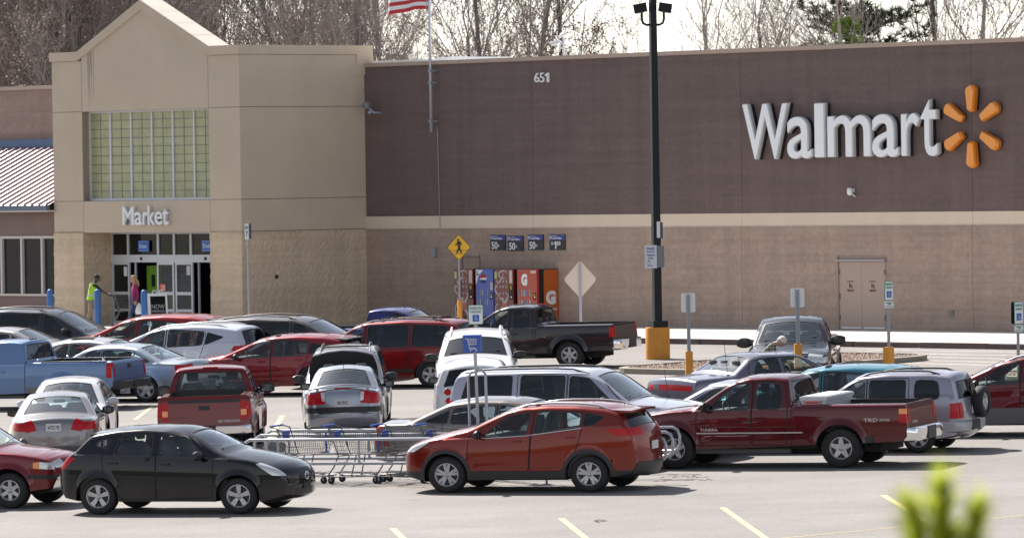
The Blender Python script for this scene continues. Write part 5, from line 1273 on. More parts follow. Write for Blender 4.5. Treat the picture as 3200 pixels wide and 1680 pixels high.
# ================================================================ signs on the wall
def wall_local(px, py, off): u, z = onwall(px, py, off); return u, z
m_letter = mat('letter_face', (.80, .83, .87), .35, noise=.03, nscale=3)
m_lret = mat('letter_return', (.52, .52, .53), .5)
m_lblack = mat('letter_back', (.02, .022, .03), .5)
def bbox_local(x0, y0, x1, y1, off):
    a = onwall(x0, y1, off); b_ = onwall(x1, y0, off); cx = (x0 + x1) / 2
    zt = onwall(cx, y0, off)[1]; zb = onwall(cx, y1, off)[1]
    return a[0], b_[0], zb, zt
z7 = lambda x, y: (2300 + x / 2.8622, 250 + y / 2.8622)
sg = empty('wall_sign', mw=WALLM @ Matrix.Translation((0, 0, 0)), label='large white raised shop name letters high on the brown wall, beside the orange emblem', cat='sign')
for ch, x0, y0, x1, y1 in (('W', 62, 216, 452, 706), ('a', 458, 332, 668, 702), ('l', 705, 212, 780, 690), ('m', 820, 318, 1195, 684), ('a', 1218, 308, 1442, 688), ('r', 1480, 300, 1630, 676), ('t', 1655, 178, 1792, 680)):
    a, b_, zb, zt = bbox_local(*z7(x0, y0), *z7(x1, y1), .30)
    o = text_fit('letter', ch, a, b_, zb, zt, -.30, -.24, m_letter, sg, .006)
    text_fit('letter_rim', ch, a - .015, b_ + .02, zb - .015, zt + .02, -.24, -.14, m_lret, o, .010)
    text_fit('letter_return', ch, a - .005, b_ + .015, zb - .01, zt + .01, -.14, -.02, m_lblack, o, .010)
m_or = mat('sun_orange', (.80, .27, .022), .3, coat=.6); m_or2 = mat('sun_orange_return', (.62, .18, .015), .4)
sk = empty('wall_emblem', mw=WALLM @ Matrix.Translation((4.72, 0, 5.98)), label='orange six ray burst emblem to the right of the white letters', cat='emblem')
for k in range(6):
    a = R(90 + 60 * k); ca, sa = math.cos(a), math.sin(a); r0, r1, w0, w1 = .46, 1.22, .115, .185
    prof = [(r0, -w0), (r1 - w1 * .8, -w1)] + [(r1 - w1 * .8 + w1 * .8 * math.sin(t), -w1 * math.cos(t)) for t in [math.pi * i / 8 for i in range(1, 8)]] + [(r1 - w1 * .8, w1), (r0, w0), (r0 - .03, w0 * .6), (r0 - .03, -w0 * .6)]
    tr = lambda P, e=1: [((x_ - .8) * e + .8) * ca - y_ * e * sa for x_, y_ in P]
    def P2(e): return [(((x_ - .84) * e + .84) * ca - y_ * e * sa, ((x_ - .84) * e + .84) * sa + y_ * e * ca) for x_, y_ in prof]
    q = B(); A0, A1 = P2(1), P2(.86)
    L0_ = [(x_, -.22, z_) for x_, z_ in A0]; L1_ = [(x_, -.30, z_) for x_, z_ in A1]
    n = len(A0)
    for i in range(n): j = (i + 1) % n; q.face([L0_[i], L0_[j], L1_[j], L1_[i]])
    q.face(L1_); o = q.make('ray', m_or, sk)
    q = B(); q.prism(A0, -.22, -.10); q.make('ray_return', m_or2, o)
    q = B(); q.prism(P2(.9), -.10, -.01); q.make('ray_mount', m_lblack, o)
mk_ = empty('wall_sign', mw=WALLM, label='white raised letters reading Market above the store entrance', cat='sign')
z5 = lambda x, y: (x / 2.459, 500 + y / 2.459)
for ch, x0, y0, x1, y1 in (('M', 943, 358, 1026, 500), ('a', 1034, 398, 1090, 500), ('r', 1098, 398, 1130, 498), ('k', 1136, 352, 1188, 498), ('e', 1188, 394, 1246, 498), ('t', 1250, 372, 1289, 498)):
    a, b_, zb, zt = bbox_local(*z5(x0, y0), *z5(x1, y1), 5.42)
    o = text_fit('letter', ch, a, b_, zb, zt, -5.43, -5.38, m_white, mk_, .012); text_fit('letter_return', ch, a + .005, b_ + .01, zb, zt, -5.38, -5.305, m_lret, o, .012)
nb = empty('wall_sign', mw=WALLM, label='small white street number 651 on the brown wall', cat='sign')
z3 = lambda x, y: (1600 + x / 2.704, y / 2.704)
for ch, x0, x1 in (('6', 190, 228), ('5', 234, 270), ('1', 280, 308)):
    a, b_, zb, zt = bbox_local(*z3(x0, 616), *z3(x1, 697), .06); text_fit('letter', ch, a, b_, zb, zt, -.07, -.01, m_white, nb, .0)
z6 = lambda x, y: (1300 + x / 3.03, 650 + y / 3.03)
m_pb = mat('price_black', (.012, .014, .025), .4); m_pblue = mat('price_blue', (.035, .045, .26), .4)
for i, (x0, y0, x1, y1, tx, wh) in enumerate(((710, 253, 850, 398, '50¢', 'first price sign from the left, showing 50¢, above the vending machines'), (876, 262, 1018, 405, '50¢', 'second price sign from the left, showing 50¢, hung slightly lower than its neighbours'), (1068, 252, 1210, 397, '50¢', 'third price sign from the left, showing 50¢, next to the 1.50 sign'), (1270, 250, 1415, 397, '$1.50', 'price sign showing $1.50, rightmost of the four above the vending machines'))):
    a, b_, zb, zt = bbox_local(*z6(x0, y0), *z6(x1, y1), .06)
    e = empty('price_sign', mw=WALLM, label=wh, cat='price sign', group='price signs above the vending machines')
    q = B(); q.b2(a, b_, -.09, -.055, zb, zt); q.make('board', m_pb, e); w_, h_ = b_ - a, zt - zb
    q = B(); q.b2(a + .01, b_ - .01, -.094, -.091, zb + h_ * .66, zt - .015); q.make('header', m_pblue, e)
    text_fit('lettering', 'Low Price', a + w_ * .22, a + w_ * .78, zb + h_ * .70, zb + h_ * .84, -.1, -.095, m_white, e, .02)
    text_fit('lettering', 'Everyday', a + w_ * .22, a + w_ * .48, zb + h_ * .86, zb + h_ * .93, -.1, -.095, m_white, e, .01)
    q = B()
    for k in range(6):
        an = math.pi / 6 + k * math.pi / 3; c_, s_ = math.cos(an), math.sin(an); q.box((a + w_ * .1 + c_ * w_ * .055, -.097, zb + h_ * .82 + s_ * w_ * .055), (w_ * .07, .004, w_ * .022), Matrix.Rotation(-an, 3, 'Y'))
    q.make('spark', m_white, e)
    if tx == '50¢':
        text_fit('price', '50', a + w_ * .1, a + w_ * .50, zb + h_ * .07, zb + h_ * .55, -.1, -.095, m_white, e, .02); text_fit('price', 'c', a + w_ * .53, a + w_ * .62, zb + h_ * .22, zb + h_ * .36, -.1, -.095, m_white, e, .03)
    else:
        text_fit('price', '$', a + w_ * .14, a + w_ * .24, zb + h_ * .30, zb + h_ * .54, -.1, -.095, m_white, e, .0); text_fit('price', '1', a + w_ * .30, a + w_ * .46, zb + h_ * .08, zb + h_ * .55, -.1, -.095, m_white, e, .0); text_fit('price', '50', a + w_ * .48, a + w_ * .72, zb + h_ * .30, zb + h_ * .56, -.1, -.095, m_white, e, .02)
# ================================================================ vending machines
def vend(x0, x1, col, lab, kind, side=None):
    d = .92; e = empty('vending_machine', mw=WALLM @ Matrix.Translation((x0, -.06, 0)), label=lab, cat='vending machine', group='vending machines against the store wall')
    w_ = x1 - x0; q = B(); q.b2(.0, w_, -d + .10, 0, .04, 1.80); q.b2(.03, w_ - .03, -d + .15, -.05, 0, .05); q.make('cabinet', mat('vend_black', (.012, .012, .014), .4), e)
    m_ = mat('vend_' + kind, col, .22, coat=.8, noise=.1, nscale=2.5); q = B(); q.b2(.0, w_, -d, -d + .095, .06, 1.80); dr_ = q.make('door', m_, e)
    yf = -d - .002; white = m_white; sv = mat('vend_silver', (.5, .42, .42), .4)
    def flat(nm, P, m, y=yf, pr=None): q = B(); q.prism(P, y, y + .003); return q.make(nm, m, pr or dr_)
    q = B(); px0 = w_ * .80
    if kind == 'cola':
        # flowing white ribbon and cans
        def ribbon(pts, wd):
            q_ = B(); L_, R_ = [], []
            for i, (x_, z_) in enumerate(pts):
                a0 = pts[max(0, i - 1)]; a1 = pts[min(len(pts) - 1, i + 1)]; dx, dz = a1[0] - a0[0], a1[1] - a0[1]; l = math.hypot(dx, dz); ww = wd * math.sin(math.pi * (i + .4) / (len(pts) - .2)) + .006
                L_.append((x_ - dz / l * ww, yf, z_ + dx / l * ww)); R_.append((x_ + dz / l * ww, yf, z_ - dx / l * ww))
            q_.grid([L_, R_]); return q_.make('ribbon', mat('ribbon_grey', (.50, .44, .44), .4), dr_, normals=False)
        W2 = w_
        ribbon([(W2 * (.25 + .22 * math.sin(t * 2.1 + .6)), 1.76 - t * .30) for t in [i / 6 for i in range(34)]], .028)
        ribbon([(W2 * (.62 + .10 * math.sin(t * 3 + 1)), 1.05 - t * .33) for t in [i / 6 for i in range(17)]], .05)
        ribbon([(W2 * (.48 + .24 * math.cos(t)), 1.63 + .12 * math.sin(t)) for t in [i / 5 for i in range(2, 27)]], .022)
        ribbon([(W2 * (.14 + .10 * math.cos(t)), .48 + .22 * math.sin(t)) for t in [i / 5 for i in range(4, 28)]], .02)
        for r_ in range(2):
            for c_ in range(4):
                cx, cz = W2 * (.14 + .165 * c_), 1.33 - r_ * .38; P = [(cx + .035 * math.cos(a), cz + .07 * math.sin(a) + (.06 if math.sin(a) > 0 else -.06)) for a in [2 * math.pi * i / 12 for i in range(12)]]
                flat('can_picture', P, mat('can_grey', (.42, .38, .38), .4), yf - .002); flat('can_band', [(cx - .027, cz - .05), (cx + .027, cz - .05), (cx + .027, cz + .05), (cx - .027, cz + .05)], mat('can_red', (.25, .04, .04), .4), yf - .004)
        q.b2(.02, .12, yf - .004, yf, 1.50, 1.72); q.make('corner_notice', mat('pale_green', (.55, .6, .25), .5), dr_)
        q = B(); q.b2(W2 * .80, W2 * .95, yf - .004, yf, 1.36, 1.76); q.make('label_strip', mat('label_white', (.6, .52, .5), .5), dr_)
        q = B(); q.b2(W2 * .40, W2 * .66, yf - .004, yf, .50, .72); q.make('poster', mat('pinkish', (.5, .16, .13), .5), dr_)
    elif kind == 'blue':
        flat('corner_swoosh', [(0, 1.78), (w_ * .42, 1.78), (w_ * .16, 1.58), (0.0, 1.30)], white)
        text_fit('lettering', 'ICE\nCOLD', .03, .16, 1.60, 1.74, yf - .006, yf - .001, mat('navy', (.02, .03, .12), .5), dr_, .02)
        cx, cz, rr_ = w_ * .44, 1.50, .15
        def arc(a0, a1, n=10): return [(cx + rr_ * math.cos(R(a0 + (a1 - a0) * i / n)), cz + rr_ * math.sin(R(a0 + (a1 - a0) * i / n))) for i in range(n + 1)]
        flat('emblem_white', arc(0, 350, 24), white, yf - .003); flat('emblem_red', arc(15, 175), m_red, yf - .006); flat('emblem_blue', arc(195, 345), mat('navy', (.02, .03, .12), .5), yf - .006)
        for r_ in range(2):
            for c_ in range(5):
                cx2, cz2 = w_ * (.12 + .135 * c_), 1.06 - .30 * r_; flat('bottle_picture', [(cx2 - .03, cz2 - .10), (cx2 + .03, cz2 - .10), (cx2 + .03, cz2 + .03), (cx2 + .012, cz2 + .11), (cx2 - .012, cz2 + .11), (cx2 - .03, cz2 + .03)], mat('bottle_tone%d' % ((r_ + c_) % 3), ((.12, .16, .35), (.22, .30, .22), (.35, .38, .45))[(r_ + c_) % 3], .4), yf - .003)
        q.b2(w_ * .84, w_ * .97, yf - .004, yf, 1.14, 1.38); q.make('label_strip', mat('label_white', (.6, .52, .5), .5), dr_)
    else:
        text_fit('letter', 'G', w_ * .22, w_ * .52, 1.28, 1.66, yf - .006, yf - .001, white, dr_, .07)
        for r_ in range(2):
            for c_ in range(5):
                cx2, cz2 = w_ * (.10 + .135 * c_), 1.06 - .32 * r_; flat('bottle_picture', [(cx2 - .035, cz2 - .11), (cx2 + .035, cz2 - .11), (cx2 + .035, cz2 + .04), (cx2 + .014, cz2 + .11), (cx2 - .014, cz2 + .11), (cx2 - .035, cz2 + .04)], mat('bottle_tone%d' % ((r_ + c_) % 3), ((.12, .16, .35), (.22, .30, .22), (.35, .38, .45))[(r_ + c_) % 3], .4), yf - .003)
        text_fit('lettering', 'GATORADE', w_ * .18, w_ * .6, .36, .43, yf - .006, yf - .001, sv, dr_, .02)
        q.b2(w_ * .7, w_ * .97, yf - .004, yf, 1.68, 1.75); q.make('label_strip', mat('label_white', (.6, .52, .5), .5), dr_)
        # orange side panel with the big initial
        q = B(); q.b2(w_ + .001, w_ + .006, -d + .30, -.01, .05, 1.78); sp_ = q.make('side_panel', mat('gator_orange', (.50, .10, .012), .35, coat=.5), e)
        for tx, a, b_, c_, d_, bd in (('G', .10, .52, .68, 1.12, .07), ('GATORADE', .12, .56, .50, .56, .02)):
            t = text_fit('lettering', tx, a, b_, c_, d_, -.003, .003, white, sp_, bd); t.matrix_local = Matrix.Translation((w_ + .009, -d + .28, 0)) @ Matrix.Rotation(math.pi / 2, 4, 'Z')
    if kind != 'gator':
        q = B(); q.b2(w_ + .001, w_ + .004, -d + .10, -.02, .05, 1.78); q.make('side_panel', mat('vend_black', (.012, .012, .014), .4), e)
    q = B(); q.b2(w_ * .78, w_ * .97, yf - .012, yf, .84, 1.30) if kind == 'cola' else q.b2(w_ * .82, w_ * .95, yf - .012, yf, .84, 1.06); cp = q.make('control_panel', mat('vend_black', (.012, .012, .014), .4), dr_)
    q = B(); q.b2(w_ * .85, w_ * .93, yf - .016, yf - .012, 1.16, 1.27) if kind == 'cola' else q.b2(w_ * .86, w_ * .92, yf - .016, yf - .012, .96, 1.02); q.make('bill_slot', mat('yellow_label', (.55, .45, .02), .5), dr_)
    q = B(); q.b2(w_ * .87, w_ * .94, yf - .016, yf - .012, .90, .94); q.make('coin_slot', m_chrome, dr_)
    q = B(); q.b2(w_ * .28, w_ * .60, yf - .006, yf, .16, .30); q.make('pick_up_flap', m_pb, dr_)
vend(-17.37, -16.47, (.16, .012, .012), 'dark red cola vending machine, leftmost, partly behind the yellow post', 'cola')
vend(-16.33, -15.50, (.02, .075, .42), 'blue vending machine with a round red and white emblem', 'blue')
vend(-15.44, -14.55, (.17, .013, .012), 'dark red cola vending machine between the blue and the orange red ones', 'cola')
vend(-14.36, -13.44, (.38, .028, .012), 'orange red vending machine with a white G and an orange side panel', 'gator')
# ================================================================ fittings on the wall
m_galv = mat('galvanised', (.36, .38, .44), .45, metal=.5, noise=.12, nscale=20)
def at_wall(px, py, off=.0): u, z = onwall(px, py, off); return Vector((u, -off, z))
# flag pole
fp = empty('flagpole', mw=WALLM, label='white metal flagpole bracketed to the brown wall', cat='flagpole')
u0 = onwall(1346, 300, .25)[0]; q = B(); zb = onwall(1346, 413, .25)[1]
q.lathe([(0, zb), (.045, zb), (.045, 11.0), (.038, 12.8), (0, 12.8)], 14, 'z', (u0, -.25, 0)); q.make('pole', mat('pole_white', (.50, .53, .60), .35, metal=.4), fp)
q = B()
for z in (zb + .35, zb + 1.6, 8.2): q.b2(u0 - .06, u0 + .06, -.31, -.01, z - .04, z + .04)
q.make('bracket', m_galv, fp)
q = B(); q.tube([(u0 + .08, -.06, zb + .2), (u0 + .12, -.03, onwall(1358, 774, .1)[1])], .012, 5); q.make('conduit', m_galv, fp)
bx = at_wall(1359, 788, .06); q = B(); q.b2(bx.x - .10, bx.x + .10, -.15, -.03, bx.z - .17, bx.z + .14); q.make('switch_box', m_galv, fp)
q = B(); q.tube([(u0 - .09, -.25, zb + 3), (u0 - .13, -.3, 9.5), (u0 - .10, -.26, 12)], .006, 4); q.tube([(u0 - .05, -.25, zb + 3), (u0 - .05, -.25, 12)], .006, 4); q.make('halyard', m_white, fp)
# flag: six visible stripes, waving away from the pole
def flag():
    e = empty('flag', mw=WALLM @ Matrix.Translation((u0 - .06, -.25, 0)), label='red and white striped flag flying to the left from the flagpole at the top edge', cat='flag')
    Hf, Lf = 1.55, 2.15; zb_ = onwall(1320, 31, .25)[1]; fr_, fw_, fb_ = mat('flag_red', (.48, .035, .045), .8), mat('flag_white', (.75, .75, .76), .8), mat('flag_blue', (.02, .03, .15), .8)
    def S(a, c):   # a along fly 0..1 , c height 0..1
        fold = .16 * math.sin(a * 9 + c * 1.5) * a; x_ = -(a * Lf * .74); 
        z_ = zb_ + c * Hf + (.02 * math.sin(a * 7)) - a ** 3 * .18 * (1 - c)
        return (x_ - .08 * math.sin(c * 3 + a * 5) * a, -fold - a * .35, z_)
    for s_ in range(13):
        q = B(); q.s = True; n = 26; a0 = 0 if s_ < 6 else .40
        rows = [[S(a0 + (1 - a0) * i / n, s_ / 13), S(a0 + (1 - a0) * i / n, (s_ + 1) / 13)] for i in range(n + 1)]
        q.grid(rows); q.grid([[tuple(Vector(p) + Vector((0, .004, 0))) for p in r_] for r_ in rows]); q.make('stripe', fr_ if s_ % 2 == 0 else fw_, e, normals=False)
    q = B(); q.s = True; rows = [[S(.40 * i / 10, 6 / 13), S(.40 * i / 10, 1)] for i in range(11)]; q.grid(rows); q.make('canton', fb_, e, normals=False)
flag()
# wall flood light
m_lamp = mat('lamp_grey', (.30, .33, .37), .3, metal=.6)
wl = empty('flood_light', mw=WALLM @ Matrix.Translation(at_wall(1155, 340, .4)), label='grey flood light on a short arm at the corner of the brown wall', cat='light')
q = B(); q.s = True; q.lathe([(0, -.14), (.10, -.13), (.13, -.05), (.14, .06), (.10, .16), (0, .18)], 14, 'x', (-.10, -.05, .10)); q.make('lamp_head', m_lamp, wl, sharp=40)
q = B(); q.tube([(-.02, 0, 0), (.06, .1, -.12), (.10, .4, -.14)], .045, 10); q.lathe([(.07, -.16), (.07, -.08)], 12, 'z', (0, 0, 0)); q.make('arm', m_galv, wl)
# dome camera
dc = empty('security_camera', mw=WALLM @ Matrix.Translation(at_wall(2656, 602, .15)), label='small white dome camera alone on the brown wall below the letters', cat='camera')
q = B(); q.s = True; q.lathe([(0, .15), (.07, .14), (.09, .08), (.09, 0), (.07, -.06), (0, -.09)], 14, 'z'); q.make('dome', m_white, dc); q = B(); q.b2(-.05, .05, 0, .15, .02, .12); q.tube([(.06, .05, -.05), (.1, .12, -.12)], .02, 6); q.make('mount', m_white, dc)
# roof cameras
rc = empty('camera_mast', mw=WALLM @ Matrix.Translation(at_wall(1762, 172, -.5)), label='white mast with three security cameras standing on the roof edge', cat='camera mast')
q = B(); q.tube([(0, 0, -.2), (0, 0, .55)], .035, 8); q.b2(-.12, .12, -.05, .05, -.15, -.1); q.make('mast', m_white, rc)
for (x_, y_, z_), dir_ in (((-.02, -.05, .62), (.9, -.2, .28)), ((-.22, -.1, .38), (-.9, -.3, -.22)), ((-.02, -.18, .24), (.45, -.5, -.55))):
    d_ = Vector(dir_).normalized(); q = B(); c_ = Vector((x_, y_, z_)); q.tube([c_ - d_ * .16, c_ + d_ * .20], .05, 8); q.tube([c_ - d_ * .1 + Vector((0, 0, .065)), c_ + d_ * .27 + Vector((0, 0, .06))], .03, 4); q.tube([(0, 0, z_ - .05), c_], .02, 5); q.make('camera', m_white, rc)
# ================================================================ posts and signs in the car park
m_post = mat('sign_post_steel', (.30, .31, .34), .45, metal=.6, noise=.15, nscale=30)
m_yel = mat('safety_yellow', (.66, .27, .03), .6, noise=.12, nscale=5)
m_signw = mat('sign_white', (.70, .72, .72), .4)
m_signb = mat('sign_back', (.72, .72, .72), .5)
m_green = mat('sign_green', (.03, .22, .14), .5); m_hblue = mat('handicap_blue', (.02, .09, .42), .5); m_black = ink
def perforated(q, z0, z1, w_=.055):
    q.b2(-w_ / 2, w_ / 2, -.004, .004, z0, z1); q.b2(-w_ / 2, -w_ / 2 + .012, -.03, .0, z0, z1); q.b2(w_ / 2 - .012, w_ / 2, -.03, .0, z0, z1); q.b2(-w_ / 2 + .012, w_ / 2 - .012, -.034, -.028, z0, z1)
def plate(e, w_, z0, z1, m, y=-.045, r_=.03):
    q = B(); P = rnd_poly([(-w_ / 2, z0), (w_ / 2, z0), (w_ / 2, z1), (-w_ / 2, z1)], r_); q.prism(P, y, y + .006); return q.make('plate', m, e)
def face_yaw(P, extra=0):   # rotation so that local -y looks to the camera + extra
    d = Vector((CAM.x - P.x, CAM.y - P.y)); return math.atan2(d.x, -d.y) + R(extra) if False else math.atan2(d.y, d.x) + math.pi / 2 + R(extra)
def post_at(px, py, name, lab, cat, extra=0, group=None, on='lot', zoff=0):
    P = onlot(px, py, zoff) if on == 'lot' else onz(px, py)
    if on == 'lot': P.z = lot_z(P)
    return empty(name, P, face_yaw(P, extra), lab, cat, group), P
def holes(e, z0, z1, w_=.0):
    q = B(); z = z0
    while z < z1: q.b2(-.008, .008, -.0375, -.0345, z, z + .016); z += .05
    q.make('hole_row', m_pb, e)
def isa(e, cx, cz, h, y, mirror=1):
    q = B(); q.b2(cx - h / 2, cx + h / 2, y - .002, y, cz - h / 2, cz + h / 2); o = q.make('blue_panel', m_hblue, e)
    q = B(); yy = y - .005; k = h / 100 * mirror
    def seg(P, w_): q.tube([(cx + a * k, yy, cz + c * abs(k)) for a, c in P], w_ * abs(k), 5)
    seg([(-5, 22), (-3, 0), (14, 0), (22, -22), (30, -19)], 3.6); seg([(-4, 12), (12, 12)], 3); seg([(-8, 4), (-16, -6), (-15, -20), (-4, -30), (8, -28), (14, -18)], 3)
    q.lathe([(0, 0), (5.5 * abs(k), 0)], 10, 'y', (cx - 5 * k, yy - .003, cz + 31 * abs(k))); q.make('wheelchair_symbol', m_signw, o)
# reserved parking sign, whole
e, P = post_at(1490, 1243, 'reserved_parking_sign', 'reserved parking sign with blue wheelchair square above the white suv', 'sign', 8)
s_ = 17500 / P.y; ztop = 0
def zof(P, py, px): # height above the post foot for a pixel row
    d = ray(px, py); t = P.y / d.y; return CZ + d.z * t - P.z
zt, zb2 = zof(P, 952, 1485), zof(P, 1013, 1485)
q = B(); perforated(q, 0, zt - .03, .07); q.make('post', m_post, e); holes(e, .1, zb2 - .05)
hw = 23.5 / s_ * 2 * .98; plate(e, hw, zb2, zt, m_green); H_ = zt - zb2
q = B(); q.prism(rnd_poly([(-hw / 2 + .012, zb2 + .012), (hw / 2 - .012, zb2 + .012), (hw / 2 - .012, zt - .012), (-hw / 2 + .012, zt - .012)], .03), -.049, -.046); q.make('sign_face', m_signw, e)
text_fit('lettering', 'RESERVED', -hw * .42, hw * .42, zb2 + H_ * .76, zb2 + H_ * .90, -.053, -.05, m_green, e, .02); text_fit('lettering', 'PARKING', -hw * .36, hw * .36, zb2 + H_ * .58, zb2 + H_ * .71, -.053, -.05, m_green, e, .02)
isa(e, 0, zb2 + H_ * .32, H_ * .34, -.05)
# backs of two signs
z7b = lambda x, y: (2100 + x / 2.342, 700 + y / 2.342)
for (x0, y0, x1, y1, xb, yb, ys_, lab) in ((67, 505, 170, 645, 129, 1262, 930, 'unpainted sign back on a perforated post in the gravel island near the yellow lamp base'), (868, 468, 970, 608, 930, 1356, 875, 'unpainted sign back on a perforated post in front of the slate grey pickup')):
    px, py = z7b(xb, yb); e, P = post_at(px, py, 'parking_sign', lab, 'sign', 4, 'parking signs seen from behind')
    cx = z7b((x0 + x1) / 2, 0)[0]; zt, zb2 = zof(P, z7b(0, y0)[1], cx), zof(P, z7b(0, y1)[1], cx); s_ = 17500 / P.y; hw = (x1 - x0) / 2.342 / s_
    q = B(); q.prism(rnd_poly([(-hw / 2, zb2), (hw / 2, zb2), (hw / 2, zt), (-hw / 2, zt)], .04), .012, .018); q.make('plate', m_signb, e)
    q = B(); perforated(q, 0, zt - .03, .085); q.make('post', m_post, e); holes(e, .1, zt - .1)
    zs = zof(P, z7b(0, ys_)[1], px); q = B(); q.b2(-.085, .085, -.10, .10, 0, zs); q.make('sleeve', m_yel, e)
# two accessible signs facing us
for (x0, y0, x1, y1, y2, y3, xb, yb, ys_, lab, ex) in ((1547, 417, 1612, 558, 565, 612, 1590, 1262, 898, 'accessible parking sign with a small plate below, in front of the double door', 40), (2490, 567, 2555, 730, 738, 785, 2536, 1275, 3000, 'accessible parking sign with a small plate below at the right edge', 48)):
    px, py = z7b(xb, yb); e, P = post_at(px, py, 'accessible_parking_sign', lab, 'sign', ex, 'accessible parking signs')
    cx = z7b((x0 + x1) / 2, 0)[0]; zt, zb2 = zof(P, z7b(0, y0)[1], cx), zof(P, z7b(0, y1)[1], cx); s_ = 17500 / P.y; hw = (x1 - x0) / 2.342 / s_ / math.cos(R(ex))
    plate(e, hw, zb2, zt, m_green); q = B(); q.prism(rnd_poly([(-hw / 2 + .012, zb2 + .012), (hw / 2 - .012, zb2 + .012), (hw / 2 - .012, zt - .012), (-hw / 2 + .012, zt - .012)], .03), -.049, -.046); q.make('sign_face', m_signw, e); H_ = zt - zb2
    text_fit('lettering', 'RESERVED', -hw * .42, hw * .42, zb2 + H_ * .78, zb2 + H_ * .90, -.053, -.05, m_green, e, .02); text_fit('lettering', 'PARKING', -hw * .36, hw * .36, zb2 + H_ * .62, zb2 + H_ * .72, -.053, -.05, m_green, e, .02)
    isa(e, 0, zb2 + H_ * .32, H_ * .32, -.05)
    z2, z3_ = zof(P, z7b(0, y2)[1], cx), zof(P, z7b(0, y3)[1], cx); plate(e, hw, z3_, z2, m_signw); q = B(); q.b2(-hw * .42, hw * .42, -.048, -.046, z2 - .04, z2 - .025); q.b2(-hw * .42, hw * .42, -.048, -.046, z3_ + .025, z3_ + .04); q.make('rule', m_green, e)
    text_fit('lettering', 'VAN', -hw * .2, hw * .2, (z2 + z3_) / 2 - .01, (z2 + z3_) / 2 + .05, -.05, -.046, m_green, e, .01)
    if ys_ > 2000: q = B(); q.prism(rnd_poly([(-hw / 2, zb2), (hw / 2, zb2), (hw / 2, zt), (-hw / 2, zt)], .04), .05, .056); q.make('back_plate', m_pb, e)
    q = B(); perforated(q, 0, zt - .03, .07); q.make('post', m_post, e)
    if ys_ < 2000: q = B(); zs = zof(P, z7b(0, ys_)[1], px); q.b2(-.085, .085, -.10, .10, 0, zs); q.make('sleeve', m_yel, e)
# pedestrian warning sign + its post
def diamond(e, c, hx, hz, y0, y1, m, nm, rr_=.05):
    q = B(); q.prism(rnd_poly([(0, c - hz), (hx, c), (0, c + hz), (-hx, c)], rr_), y0, y1); return q.make(nm, m, e)
P = W(0, 0, 6.0); d0 = ray(1437, 1010); e, P = post_at(1438, 1031, 'crossing_sign', 'yellow diamond pedestrian crossing sign on a grey post left of the vending machines', 'sign', 0, None, 'z'); P.z = 0
s_ = 17500 / P.y; px_c = 1300 + 404 / 3.03; cz = zof(P, 650 + 371 / 3.03, px_c); hz = 127 / 3.03 / s_; hx = 114 / 3.03 / s_
lx = (1300 + 404 / 3.03 - 1438) / s_
q = B(); q.tube([(0, 0, 0), (0, 0, cz)], .03, 8); q.make('post', m_post, e)
q = B(); q.lathe([(.075, 0), (.075, zof(P, 650 + 878 / 3.03, 1438)), (.05, zof(P, 650 + 870 / 3.03, 1438))], 14, 'z'); q.make('sleeve', m_yel, e)
m_wy = mat('warning_yellow', (.66, .36, .015), .45)
diamond(e, cz, hx, hz, -.045, -.04, m_black, 'plate_edge'); fce = diamond(e, cz, hx * .95, hz * .95, -.05, -.046, m_wy, 'plate')
q = B(); k = hz
def sg_(P_, w_): q.tube([(a * k, -.056, cz + c * k) for a, c in P_], [ww * k for ww in w_] if isinstance(w_, (list, tuple)) else w_ * k, 6)
q.lathe([(0, 0), (.075 * k, 0)], 12, 'y', (-.05 * k, -.058, cz + .56 * k))
sg_([(-.03, .46), (.02, .02)], [.11, .08]); sg_([(.02, .06), (-.03, -.15), (-.16, -.40), (-.22, -.42)], [.07, .065, .05, .04]); sg_([(.02, .06), (.08, -.15), (.16, -.40), (.22, -.40)], [.07, .065, .05, .04])
sg_([(-.05, .44), (-.14, .24), (-.28, .16)], [.05, .045, .035]); sg_([(.02, .44), (.14, .34), (.16, .14)], [.05, .045, .035]); q.make('walker_symbol', m_black, e)
q = B()
for z_, a, b_ in ((-.24, -.62, -.10), (-.24, .10, .62), (-.48, -.35, .38)): q.b2(a * k, b_ * k, -.054, -.05, cz + (z_ - .012) * k, cz + (z_ + .012) * k)
q.make('crosswalk_line', m_black, e)
# back of a diamond sign
e, P = post_at(1816, 1040, 'crossing_sign', 'back of a pale diamond shaped sign right of the vending machines', 'sign', 8, None, 'z')
s_ = 17500 / P.y; cz = zof(P, 650 + 675 / 3.03, 1812); hz = 180 / 3.03 / s_; hx = 160 / 3.03 / s_
diamond(e, cz, hx, hz, .02, .026, mat('sign_back_pink', (.66, .55, .48), .5), 'plate', .09); q = B(); q.b2(-.035, .035, -.02, .018, 0, cz + hz * .82); q.make('post', mat('post_pale', (.36, .37, .45), .5, metal=.3), e)
